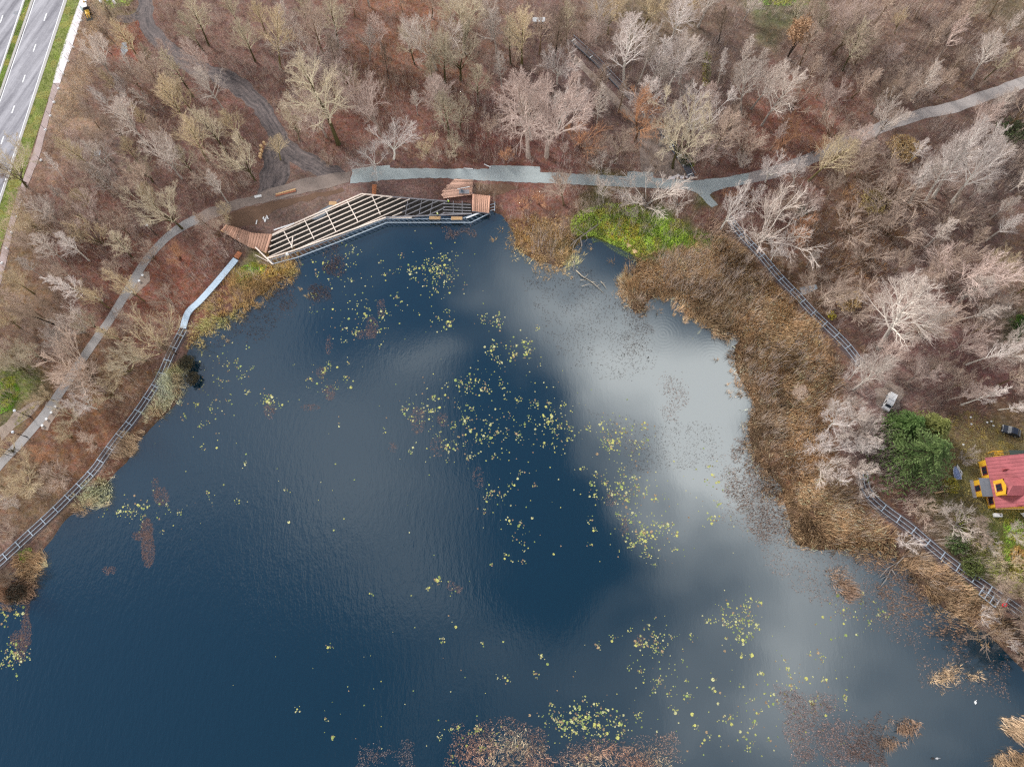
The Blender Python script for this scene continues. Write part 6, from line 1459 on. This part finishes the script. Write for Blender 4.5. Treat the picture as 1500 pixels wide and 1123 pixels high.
# pergola against the north wall
c = px(1463, 664, 2.2); o = thing("pergola", "small yellow framed pergola on the house's upper side", "pergola", (c.x, c.y, 0))
for sx in (-1, 1):
    for sy in (-1, 1): B().box((c.x + sx * .8, c.y + sy * .6, 1.05), (.14, .14, 2.3)).build("post", M['yel'], o)
for k in range(4): B().box((c.x, c.y - .6 + .4 * k, 2.26), (2.0, .12, .12)).build("slat", M['yel'], o)
c = px(1490, 664, 2.2); o = thing("awning", "dark green flat awning along the house's upper wall", "awning", (c.x, c.y, 0))
B().box((c.x + .6, c.y + .1, 2.2), (4.4, 1.3, .08)).build("sheet", mat("dark_green_sheet", (62, 74, 72), .8, .15), o)
for sx in (-1, 1): B().box((c.x + .6 + sx * 2, c.y + .6, 1.03), (.1, .1, 2.24)).build("post", M['steel_dk'], o)

# vehicles and boats --------------------------------------------------------------------------
def car(x, y, rot, L_, W_, Ht, body_m, label, cat, name, van=False):
    p = px(x, y); o = thing(name, label, cat, p, rot)
    if van: prof = [(-.5, .28), (.5, .28), (.5, .62), (.47, .95), (.36, 1.06), (.22, 1.62), (.16, 1.85), (-.46, 1.9), (-.5, 1.7)]
    else: prof = [(-.5, .3), (.5, .3), (.5, .62), (.46, .8), (.22, .92), (.08, 1.36), (.0, 1.44), (-.26, 1.42), (-.42, 1.0), (-.5, .92)]
    b = B(); n = len(prof); vs = []
    for sy in (-1, 1):
        for a, z in prof:
            k = 1.0 if z < 1.0 else .86
            vs.append((a * L_, sy * W_ / 2 * k, z * Ht / (1.9 if van else 1.44)))
    b.add(vs, [tuple(range(n)), tuple(range(2 * n - 1, n - 1, -1))] + [((i + 1) % n, i, n + i, n + (i + 1) % n) for i in range(n)])
    bd = b.build("body", body_m, o, local=True, bevel=.04)
    zs = Ht / (1.9 if van else 1.44)
    def panel(nm, a0, z0, a1, z1, wd, m):
        d = Vector((a1 - a0, 0, z1 - z0)).normalized(); nrm = Vector((-d.z, 0, d.x)) * .015
        if nrm.z < 0: nrm = -nrm
        P = [Vector((a0, -wd, z0)), Vector((a0, wd, z0)), Vector((a1, wd * .92, z1)), Vector((a1, -wd * .92, z1))]
        q = B(); q.add([v + nrm for v in P] + [v - nrm for v in P], [(0, 1, 2, 3), (7, 6, 5, 4), (0, 4, 5, 1), (1, 5, 6, 2), (2, 6, 7, 3), (3, 7, 4, 0)]); q.build(nm, m, o, local=True)
    if van:
        panel("windscreen", .345 * L_, 1.12 * zs, .235 * L_, 1.56 * zs, W_ * .39, M['glass']); panel("roof_bar", -.05 * L_, 1.9 * zs, -.035 * L_, 1.9 * zs, W_ * .4, M['steel_dk'])
    else:
        panel("windscreen", .21 * L_, .95 * zs, .09 * L_, 1.33 * zs, W_ * .39, M['glass']); panel("rear_window", -.41 * L_, 1.03 * zs, -.275 * L_, 1.38 * zs, W_ * .38, M['glass'])
    for sy in (-1, 1):
        q = B(); y_ = sy * (W_ * .5 * .93 + .0)
        z0, z1 = (1.1, 1.55) if van else (.98, 1.3)
        q.add([(.2 * L_, sy * W_ * .478, z0 * zs), (-.3 * L_ if not van else .02 * L_, sy * W_ * .478, z0 * zs), (-.24 * L_ if not van else .02 * L_, sy * W_ * .436, z1 * zs), (.06 * L_ if not van else .16 * L_, sy * W_ * .436, z1 * zs)], [(0, 1, 2, 3) if sy < 0 else (3, 2, 1, 0)])
        q.build("side_window", M['glass'], o, local=True)
        B().box((.495 * L_, sy * W_ * .36, .7 * zs), (.06, .28, .14)).build("headlight", M['white'], o, local=True)
        B().box((.2 * L_, sy * (W_ * .5 + .08), 1.0 * zs), (.12, .16, .12)).build("wing_mirror", M['black'], o, local=True)
        for a in (-.31, .31):
            w = thing("wheel", None, None); w.parent = o; bpy.data.objects.remove(w)
            q = B(); q.tube([(a * L_, sy * (W_ * .5 - .2), .32), (a * L_, sy * (W_ * .5 + .012), .32)], .32, 14); wh = q.build("wheel", M['black'], o, local=True)
            q = B(); q.tube([(a * L_, sy * (W_ * .5 + .0), .32), (a * L_, sy * (W_ * .5 + .022), .32)], .2, 10); rm = q.build("rim", M['steel'], wh, local=True)
    return o
dirv = px(1295, 600) - px(1305, 579); car(1300, 590, math.atan2(dirv.y, dirv.x), 4.3, 1.75, 1.8, M['white'], "white van parked by the large spruce, twigs over its bonnet", "van", "parked_van", True)
car(1478, 632, R(160), 3.9, 1.75, 1.5, mat("dark_blue_paint", (26, 34, 52), .3, .05, spec=.6), "dark blue car parked at the lawn's upper edge by bare scrub", "car", "parked_car")
# tarpaulin-covered boat, two white boards, white tank, white dinghy
def boat(x, y, rot, L_, W_, label, hull_m, name, cover=None):
    p = px(x, y); o = thing(name, label, "boat", p, rot); n = 10; vs, fs = [], []
    def sect(t):
        w = W_ / 2 * (1 - max(0, (t - .45) / .55) ** 2.2) * (1 if t > 0 else .9) + .02
        return [(t * L_ - L_ / 2, -w, .62 + .12 * t * t), (t * L_ - L_ / 2, -w * .75, .25), (t * L_ - L_ / 2, 0, .08 + .3 * max(0, t - .7)), (t * L_ - L_ / 2, w * .75, .25), (t * L_ - L_ / 2, w, .62 + .12 * t * t)]
    for i in range(n + 1): vs += sect(i / n)
    for i in range(n): fs += [(i * 5 + k, i * 5 + k + 1, i * 5 + 6 + k, i * 5 + 5 + k) for k in range(4)]
    fs.append((0, 1, 2, 3, 4)); b = B(); b.add(vs, fs); h = b.build("hull", hull_m, o, local=True)
    m = h.modifiers.new("thick", 'SOLIDIFY'); m.thickness = .05
    if cover:
        vs, fs = [], []
        for i in range(n + 1):
            s = sect(i / n); w = s[4][1]
            vs += [(s[0][0], -w - .03, s[0][2] - .08), (s[0][0], -w * .5, s[0][2] + .12 + .05 * (i % 2)), (s[0][0], 0, s[0][2] + .24 + .04 * (i % 3)), (s[0][0], w * .5, s[0][2] + .12 + .05 * ((i + 1) % 2)), (s[0][0], w + .03, s[0][2] - .08)]
        for i in range(n): fs += [(i * 5 + k, i * 5 + k + 1, i * 5 + 6 + k, i * 5 + 5 + k) for k in range(4)]
        b = B(); b.add(vs, [f[::-1] for f in fs]); b.build("tarpaulin", cover, o, local=True)
    for t in (.25, .55):
        s = sect(t); B().box((s[0][0], 0, .5), (.22, s[4][1] * 1.85, .05)).build("thwart", M['ochre'], o, local=True)
    return o
boat(1399, 693, R(95), 2.9, 1.5, "boat under a blue-grey tarpaulin at the spruce's edge", M['white'], "covered_boat", mat("blue_grey_tarpaulin", (116, 130, 164), .6, .15, 1.5))
boat(1504, 757, R(150), 3.2, 1.3, "small white dinghy on the grass at the frame's edge below the house", M['white'], "dinghy")
def surfb(x, y, rot, L_, label):
    p = px(x, y); b = B(); n = 12; top, bot = [], []
    for i in range(2 * n):
        a = math.pi * i / n; top.append((math.cos(a) * L_ / 2, math.sin(a) * .32 * (1 - .35 * abs(math.cos(a)) ** 3)))
    b.prism(top, 0, .12); o = b.build("paddle_board", M['white'], None, bevel=.03); o.location = (p.x, p.y, .02); o.rotation_euler = (0, 0, rot); tag(o, label, "board")
surfb(1404.5, 688, R(100), 2.4, "long white paddle board lying right beside the covered boat"); surfb(1407, 694, R(70), 1.6, "shorter white paddle board lying outermost beside the covered boat")
c = px(1459.5, 754.5); o = thing("water_tank", "white plastic tank lying on the grass below the house", "tank", c)
B().box((c.x, c.y, .45), (1.75, .85, .8)).build("tank_body", M['white'], o, bevel=.18, smooth=False); B().lathe([(.16, .84), (.16, .9)], (c.x + .3, c.y, 0), 10).build("filler_cap", M['steel_dk'], o)
for sx in (-.5, .5): B().box((c.x + sx, c.y, .03), (.14, .8, .1)).build("foot", M['black'], o)

# yellow digger by the pavement
p = px(130, 19); o = thing("digger", "small yellow digger with white cab roof beside the pale pavement", "digger", p, R(-70))
yl = mat("digger_yellow", (226, 178, 60), .5, .08); gy = mat("digger_grey", (92, 104, 108), .6, .1)
B().box((.9, 0, .95), (1.5, 1.0, .55)).build("bonnet", yl, o, local=True, bevel=.06); B().box((-.2, 0, .75), (2.6, .9, .4)).build("chassis", gy, o, local=True, bevel=.04)
B().box((-.5, 0, 1.55), (1.2, 1.15, 1.0)).build("cab", M['glass'], o, local=True, bevel=.05); B().box((-.5, 0, 2.12), (1.5, 1.4, .12)).build("cab_roof", M['white'], o, local=True, bevel=.04)
for sy in (-1, 1):
    for a, r in ((-.75, .55), (1.15, .4)):
        w_ = B().tube([(a, sy * .55, r), (a, sy * .9, r)], r, 14).build("wheel", M['black'], o, local=True); B().tube([(a, sy * .885, r), (a, sy * .915, r)], r * .5, 10).build("rim", yl, w_, local=True)
am = B().tube([(1.6, .3, 1.0), (2.3, .3, .95), (2.6, .3, .45)], .1, 6).build("loader_arm", yl, o, local=True); B().tube([(1.6, -.3, 1.0), (2.3, -.3, .95), (2.6, -.3, .45)], .1, 6).build("loader_arm", yl, o, local=True)
B().add([(2.4, -.85, .15), (2.4, .85, .15), (2.5, .85, .75), (2.5, -.85, .75), (3.0, -.85, .12), (3.0, .85, .12)], [(0, 1, 2, 3), (0, 4, 5, 1), (0, 3, 4), (1, 5, 2)]).build("bucket", gy, o, local=True)
B().tube([(-1.5, 0, .9), (-2.1, 0, 2.2), (-2.7, .1, 1.3)], .11, 6).build("boom", yl, o, local=True); B().box((-2.75, .1, 1.05), (.4, .6, .5), 0, 0, .4).build("back_bucket", gy, o, local=True, bevel=.04)
B().box((-1.75, -1.3, .3), (1.3, .9, .6), .3).build("counterweight", mat("teal_box", (150, 178, 180), .6, .1), o, local=True, bevel=.05)

# posts, stools, lamps -----------------------------------------------------------------------
ST_ = [(119, 30.5), (112.5, 50), (107.5, 69.5), (100, 90), (92.5, 108.5), (86, 130), (79.5, 150), (74, 170), (67, 190.5), (60.5, 235), (31.5, 296.5), (24.5, 318), (17.5, 340.5), (10.8, 363.5), (3.3, 385.5)]
WORD = ["by the digger", "where the pavement is whitest", "third along the white pavement", "fourth along the white pavement", "at the white pavement's narrow end", "where white pavement turns brown", "on the patched pavement corner", "first along the brown pavement", "second along the brown pavement", "near the puddle wood edge", "by the big leaning dark tree", "above the lower pavement bend", "at the lower pavement bend", "below the pavement bend", "last at the left edge"]
proto = None
for (x, y), wd in zip(ST_, WORD):
    p = px(x, y)
    if proto is None:
        o = thing("marker_post", "", "post", p, 0)
        proto = (B().lathe([(.36, -.05), (.34, .2), (.2, .3), (.05, .32)], (0, 0, 0), 10).build("white_base", M['white'], o, local=True), B().tube([(0, 0, .3), (0, 0, 1.9)], .05, 6).build("pole", M['steel_dk'], o, local=True))
    else:
        o = thing("marker_post", "", "post", p, 0)
        for q in proto: c = q.copy(); COL.objects.link(c); c.parent = o
    o.rotation_euler = (0, 0, random.uniform(0, 6)); tag(o, "thin post in a white base " + wd, None, "white-based posts along the pavement")
for (x, y), wd in zip(((148, 3.5), (158, 1), (166.5, 1.5), (169, 6)), ("leftmost of the row at the top edge", "second of the row at the top edge", "small one beside the tallest at the top edge", "tallest of the row at the top edge")):
    p = px(x, y); o = B().lathe([(.32, 0), (.36, .2), (.33, .55 if x < 168 else .9), (.12, .66 if x < 168 else 1.05)], (0, 0, 0), 9).build("white_stone", M['white'], None, smooth=True); o.location = p; tag(o, "white marker stone, " + wd, "stone", "white stones at the top edge")
for (x, y), wd in zip(((82.5, 596), (76.5, 604.5), (69.5, 614), (63.5, 623.5)), ("topmost", "second from the top", "third from the top", "lowest")):
    p = px(x, y); o = thing("round_stool", wd + " white round stool in the row on the sandy pad", "stool", p, group="white stools on the sandy pads")
    B().lathe([(.2, 0), (.18, .36), (.2, .38)], p, 10).build("pedestal", M['kerb'], o); B().lathe([(.3, .385), (.32, .42), (.3, .47)], p, 12).build("seat", M['white'], o)
for (x, y), wd in zip(((209.8, 404), (205, 412.3), (194, 429)), ("upper", "middle", "lower")):
    p = px(x, y); o = thing("round_stool", wd + " white round stool on the pad at the footpath's middle bend", "stool", p, group="white stools on the sandy pads")
    B().lathe([(.2, 0), (.18, .36), (.2, .38)], p, 10).build("pedestal", M['kerb'], o); B().lathe([(.3, .385), (.32, .42), (.3, .47)], p, 12).build("seat", M['white'], o)
def lamp(x, y, label, h=5.2):
    p = px(x, y); o = thing("street_lamp", label, "street lamp", p)
    B().tube([(0, 0, -.2), (0, 0, .9), (0, 0, 1.0), (0, 0, h)], [.13, .12, .08, .06], 8).build("pole", M['black'], o, local=True)
    hd = B().lathe([(.08, h), (.3, h + .06), (.34, h + .16), (.18, h + .3), (.03, h + .34)], (0, 0, 0), 12).build("lamp_head", mat("lamp_grey", (196, 200, 206), .4, .05), o, local=True, smooth=True)
    B().lathe([(.24, h + .0), (.24, h + .055)], (0, 0, 0), 12).build("diffuser", M['white'], hd, local=True)
lamp(45, 610.5, "grey-headed street lamp on a dark pole left of the footpath")
lamp(40, 640, "street lamp on a dark pole leaning over the lower footpath", 4.6)
lamp(230, 345, "slender street lamp beside the upper footpath bend", 4.8)
o = thing("swing_frame", "dark pole frame straddling the lower footpath", "frame", px(20, 665))
for k, (a, b_) in enumerate((((13, 659), (25, 663)), ((9, 665), (21, 669)))):
    P, Q = px(*a), px(*b_); B().tube([(P.x, P.y, -.1), (P.x, P.y, 2.4), (Q.x, Q.y, 2.4), (Q.x, Q.y, -.1)], .06, 6).build("hoop", M['black'], o)
p = px(23, 19); o = thing("manhole_cover", "dark round manhole cover in the left carriageway", "manhole", p)
B().lathe([(.62, .024), (.62, .034)], p, 20).build("rim", M['steel_dk'], o); B().lathe([(.5, .036), (.5, .042)], p, 20).build("lid", M['joist_grey'], o)

# boulders at the green bank, dead trees, branches --------------------------------------------
def lump(x, y, r, label, m, name="boulder", cat="rock", z=WATER_Z):
    rd = random.Random(int(x)); bm = bmesh.new(); bmesh.ops.create_icosphere(bm, subdivisions=3, radius=1)
    for v in bm.verts:
        f = 1 + .22 * math.sin(v.co.x * 3 + rd.random()) * math.cos(v.co.y * 4 + 1) + rd.uniform(-.05, .05); v.co = Vector((v.co.x * r * f, v.co.y * r * .9 * f, v.co.z * r * .6 * f))
    me = bpy.data.meshes.new(name); bm.to_mesh(me); bm.free(); me.materials.append(m); o = link(name, me, None, px(x, y, z)); o.location.z = z + r * .2; tag(o, label, cat); return o
straw = mat("pale_straw_tussock", (226, 190, 150), .95, .2, 5, bump=.05)
lump(921, 360, .75, "round pale tussock mound at the green bank, the upper one", straw, "tussock", "tussock"); lump(930, 369, .72, "round pale tussock mound at the green bank, the lower one", straw, "tussock", "tussock")
for x, y, l in ((1422, 611, "left lower white stone on the lawn edge"), (1423, 621, "white stone nearest the spruce on the lawn"), (1446, 618.5, "middle white stone of three on the upper lawn"), (1452, 617, "upper white stone of three on the upper lawn"), (1455, 623.5, "lower white stone of three on the upper lawn"), (1411, 651, "solitary white stone at the lawn's middle")):
    lump(x, y, .24, l, M['white'], "white_stone", "stone", 0.0)
M['deadwood'] = mat("bleached_deadwood", (172, 160, 142), .9, .15, 5); M['dead_dk'] = mat("grey_deadwood", (138, 130, 124), .9, .2, 5)
def fallen(pts, r, label, m, forks=(), z=WATER_Z + .1, name="fallen_branch"):
    P = [px(x, y, z) + Vector((0, 0, .35 * (i % 2))) for i, (x, y) in enumerate(pts)]; c = P[0]; o = thing(name, label, "deadwood", c)
    B().tube(P, [r * (1 - .7 * i / (len(P) - 1)) for i in range(len(P))], 7).build("stem", m, o, smooth=True)
    for f in forks:
        Q = [px(x, y, z) + Vector((0, 0, .25 + .5 * i)) for i, (x, y) in enumerate(f)]; B().tube(Q, [r * .55 * (1 - .75 * i / max(1, len(Q) - 1)) for i in range(len(Q))], 6).build("limb", m, o, smooth=True)
fallen([(844, 396), (852, 405), (862, 410), (872, 418), (884, 429)], .14, "bleached fallen branch lying in the bay's water", M['deadwood'], [((856, 408), (862, 402)), ((852, 420), (862, 418), (872, 422)), ((866, 413), (874, 416)), ((850, 411), (858, 412)), ((874, 420), (878, 418))])
fallen([(838, 378), (841, 388), (840, 397), (847, 394)], .09, "thin bleached twig branch at the tan peninsula's tip", M['deadwood'], [((838, 392), (846, 379))])
fallen([(880, 412), (886, 420), (888, 424)], .08, "short bleached twig floating right of the larger fallen branch", M['deadwood'], [((881, 415), (886, 417))])
fallen([(905, 408), (912, 415), (918, 420)], .1, "bleached forked twig at the tip of the bent reed patch", M['deadwood'], [((910, 414), (918, 412))])
fallen([(876, 329), (864, 338), (852, 346), (840, 356), (834, 362)], .22, "grey dead tree fallen from the green bank into the bay", M['dead_dk'], [((856, 344), (848, 340), (838, 336)), ((850, 348), (852, 362), (848, 370)), ((846, 351), (840, 362), (838, 372)), ((858, 342), (860, 352), (856, 358)), ((842, 354), (834, 350))], 0.1, "fallen_tree")
fallen([(1328, 812), (1316, 822), (1304, 836), (1296, 850), (1290, 858)], .16, "grey dead tree lying in the shallows below the southern walkway", M['dead_dk'], [((1316, 822), (1298, 832), (1284, 846)), ((1306, 834), (1312, 848)), ((1300, 842), (1288, 848))], WATER_Z + .15, "fallen_tree")
fallen([(70, 398), (84, 408), (98, 416), (112, 424)], .16, "white birch trunk lying in the litter west of the footpath", M['deadwood'], [((80, 405), (72, 412)), ((90, 412), (96, 406))], .2, "fallen_tree")
fallen([(1270, 735), (1284, 748), (1290, 756), (1310, 755)], .08, "thin grey branch lying at the reed bed's inner edge", M['dead_dk'], (), .2)
fallen([(1369, 722), (1382, 719), (1389, 720)], .2, "short split orange-tan log lying below the spruce", M['ochre'], (), .25, "split_log")
# birds --------------------------------------------------------------------------------------
def bird(x, y, rot, L_, m, label, head_m=None):
    p = px(x, y, WATER_Z); o = thing("water_bird", label, "bird", (p.x, p.y, WATER_Z), rot)
    b = B(); ring = [(-.5, .02, .16), (-.38, .14, .14), (-.1, .2, .1), (.18, .18, .1), (.34, .09, .16), (.4, .055, .3), (.42, .045, .44), (.5, .05, .5), (.58, .03, .49)]
    b.tube([(a * L_, 0, z * L_) for a, r, z in ring], [r * L_ for a, r, z in ring], 10); b.build("body", m, o, local=True, smooth=True)
    b = B(); b.tube([(.57 * L_, 0, .49 * L_), (.68 * L_, 0, .46 * L_)], [.022 * L_, .008 * L_], 6); b.build("bill", mat("bill", (196, 130, 60), .5), o, local=True)
    for s in (-1, 1): B().tube([(.2 * L_, s * .15 * L_, .2 * L_), (-.1 * L_, s * .18 * L_, .22 * L_), (-.45 * L_, s * .06 * L_, .22 * L_)], [.03 * L_, .07 * L_, .01 * L_], 6).build("wing", m, o, local=True, smooth=True)
bird(1428.5, 1028, R(75), .8, M['white'], "white swan swimming alone in the lower right water")
dk = mat("dark_plumage", (46, 42, 42), .8, .15)
bird(1366, 1110, R(20), .75, dk, "dark duck left of a grey-white one near the bottom edge"); bird(1372.5, 1110, R(10), .75, mat("grey_plumage", (176, 176, 178), .8, .1), "grey-white duck beside a dark one near the bottom edge")
bird(949.5, 523.5, R(60), .6, dk, "small dark duck swimming over the white cloud reflection")
CLOUD_S, CLOUD_B, SUN_E, EXPO = 1.42, .065, 2.4, 0.86
CLOUDS = [(1062, 592, 60, .28), (860, 440, 50, .14), (470, 620, 70, .08), (380, 520, 60, .08), (900, 835, 70, .16), (965, 845, 70, .16), (1010, 765, 80, .2), (905, 745, 60, .12), (560, 770, 120, .07), (620, 700, 60, .10), (850, 560, 70, .12), (1070, 600, 95, .62), (1000, 550, 110, .40), (930, 600, 110, .22), (900, 535, 110, .28), (1010, 620, 90, .18), (790, 410, 80, .30), (870, 465, 100, .34), (740, 390, 60, .12), (1105, 700, 80, .30), (1190, 850, 120, .36), (1140, 775, 80, .22), (1000, 690, 70, .22), (940, 750, 80, .16),
          (560, 615, 90, .18), (330, 560, 110, .10), (640, 545, 26, .16), (600, 560, 22, .14), (690, 440, 34, .16), (615, 545, 40, .08), (200, 680, 110, .12), (120, 830, 90, .06), (400, 700, 110, .05), (650, 370, 50, .10), (1220, 1020, 170, .30), (1060, 1020, 110, .22), (640, 870, 120, .06), (1370, 1040, 120, .16), (560, 800, 140, .05),
          (760, 640, 75, -.32), (790, 720, 70, -.40), (815, 810, 75, -.36), (230, 1020, 220, -.22), (1055, 462, 55, -.40), (600, 410, 70, -.12), (1010, 930, 70, -.15), (690, 610, 60, -.12), (500, 980, 140, -.05), (900, 880, 60, -.10)]
# ================================================================== sky and light
SUN_EL, SUN_AZ = R(31), R(-48)      # azimuth measured from +Y towards +X
w = bpy.data.worlds.new("World"); SC.world = w; w.use_nodes = True
t = w.node_tree; n, l = t.nodes, t.links
for x in list(n): n.remove(x)
out = n.new("ShaderNodeOutputWorld")
sky = n.new("ShaderNodeTexSky"); sky.sky_type = 'NISHITA'; sky.sun_disc = False
sky.sun_elevation = SUN_EL; sky.sun_rotation = SUN_AZ; sky.altitude = 100; sky.air_density = 1.0; sky.dust_density = 0.6; sky.ozone_density = 2.0
bg = n.new("ShaderNodeBackground"); bg.inputs["Strength"].default_value = 0.055; l.new(sky.outputs[0], bg.inputs[0])
bc = n.new("ShaderNodeBackground"); bc.inputs["Strength"].default_value = CLOUD_S
mix = n.new("ShaderNodeMixShader")
def mth(op, a, b=None, c=None, clamp=False):
    q = n.new("ShaderNodeMath"); q.operation = op; q.use_clamp = clamp
    for i, x in enumerate((a, b, c)):
        if x is None: continue
        if isinstance(x, (int, float)): q.inputs[i].default_value = x
        else: l.new(x, q.inputs[i])
    return q.outputs[0]
tc = n.new("ShaderNodeTexCoord"); sp = n.new("ShaderNodeSeparateXYZ"); l.new(tc.outputs["Generated"], sp.inputs[0])
zc = mth('MAXIMUM', sp.outputs[2], 0.06)
cb = n.new("ShaderNodeCombineXYZ"); l.new(mth('DIVIDE', sp.outputs[0], zc), cb.inputs[0]); l.new(mth('DIVIDE', sp.outputs[1], zc), cb.inputs[1])
# clouds: banks on a flat layer overhead, their edges pulled about by noise
def nz(s, d, vec, r=.55):
    q = n.new("ShaderNodeTexNoise"); q.inputs["Scale"].default_value = s; q.inputs["Detail"].default_value = d; q.inputs["Roughness"].default_value = r; l.new(vec, q.inputs["Vector"]); return q
wn = nz(3.0, 4, cb.outputs[0], .6)
ws = n.new("ShaderNodeVectorMath"); ws.operation = 'SUBTRACT'; ws.inputs[1].default_value = (.5, .5, .5); l.new(wn.outputs["Color"], ws.inputs[0])
wm = n.new("ShaderNodeVectorMath"); wm.operation = 'MULTIPLY_ADD'; wm.inputs[1].default_value = (.34, .34, 0); l.new(ws.outputs[0], wm.inputs[0]); l.new(cb.outputs[0], wm.inputs[2])
BANK = CLOUDS
fine_ = mth('MULTIPLY_ADD', nz(11.0, 6, wm.outputs[0], .62).outputs["Fac"], .44, -.22)
acc = mth('MULTIPLY_ADD', nz(3.6, 8, wm.outputs[0], .68).outputs["Fac"], .62, CLOUD_B - .31)
for x, y, r, a in BANK:
    d = n.new("ShaderNodeVectorMath"); d.operation = 'DISTANCE'; g = px(x, y, WATER_Z); g = g / CH; d.inputs[1].default_value = (g.x, g.y, 0); l.new(wm.outputs[0], d.inputs[0])
    k = mth('MULTIPLY', d.outputs["Value"], 960.0 / r); k = mth('MULTIPLY', k, k); k = mth('POWER', 2.718, mth('MULTIPLY', k, -1.0))
    acc = mth('MULTIPLY_ADD', k, a, acc)
ln = n.new("ShaderNodeVectorMath"); ln.operation = 'LENGTH'; l.new(cb.outputs[0], ln.inputs[0])
acc = mth('ADD', acc, fine_)
hz = n.new("ShaderNodeMapRange"); hz.interpolation_type = 'SMOOTHSTEP'; hz.inputs[1].default_value = .95; hz.inputs[2].default_value = 1.9; hz.inputs[3].default_value = 0; hz.inputs[4].default_value = .85; l.new(ln.outputs["Value"], hz.inputs[0])
fac = mth('ADD', acc, hz.outputs[0], None, True)   # overcast ring added towards the horizon as neutral fill light
# thick middle of a bank is whiter, thin veil bluer grey
cr = n.new("ShaderNodeValToRGB"); e = cr.color_ramp.elements
e[0].position = 0.0; e[0].color = (.38, .38, .37, 1); e[1].position = 1.0; e[1].color = (1, .99, .96, 1)
m_ = cr.color_ramp.elements.new(.45); m_.color = (.57, .57, .56, 1)
l.new(fac, cr.inputs[0]); l.new(cr.outputs[0], bc.inputs[0])
l.new(fac, mix.inputs[0]); l.new(bg.outputs[0], mix.inputs[1]); l.new(bc.outputs[0], mix.inputs[2]); l.new(mix.outputs[0], out.inputs[0])
w.cycles.sampling_method = 'MANUAL'; w.cycles.sample_map_resolution = 256

sl_ = bpy.data.lights.new("sun", 'SUN'); sl_.energy = SUN_E; sl_.angle = R(14); sl_.color = (1.0, .975, .945)
so = bpy.data.objects.new("sun", sl_); COL.objects.link(so)
dv = Vector((math.sin(SUN_AZ) * math.cos(SUN_EL), math.cos(SUN_AZ) * math.cos(SUN_EL), math.sin(SUN_EL)))
so.rotation_euler = dv.to_track_quat('Z', 'Y').to_euler()
so.location = dv * 300

SC.view_settings.view_transform = 'Standard'; SC.view_settings.look = 'None'; SC.view_settings.gamma = 1.0
SC.view_settings.exposure = EXPO; SC.view_settings.use_curve_mapping = False
SC.render.engine = 'CYCLES'
SC.cycles.max_bounces = 5; SC.cycles.diffuse_bounces = 2; SC.cycles.glossy_bounces = 3; SC.cycles.transmission_bounces = 2
SC.cycles.use_denoising = False
SC.cycles.sample_clamp_indirect = 4.0
SC.cycles.filter_width = 1.3
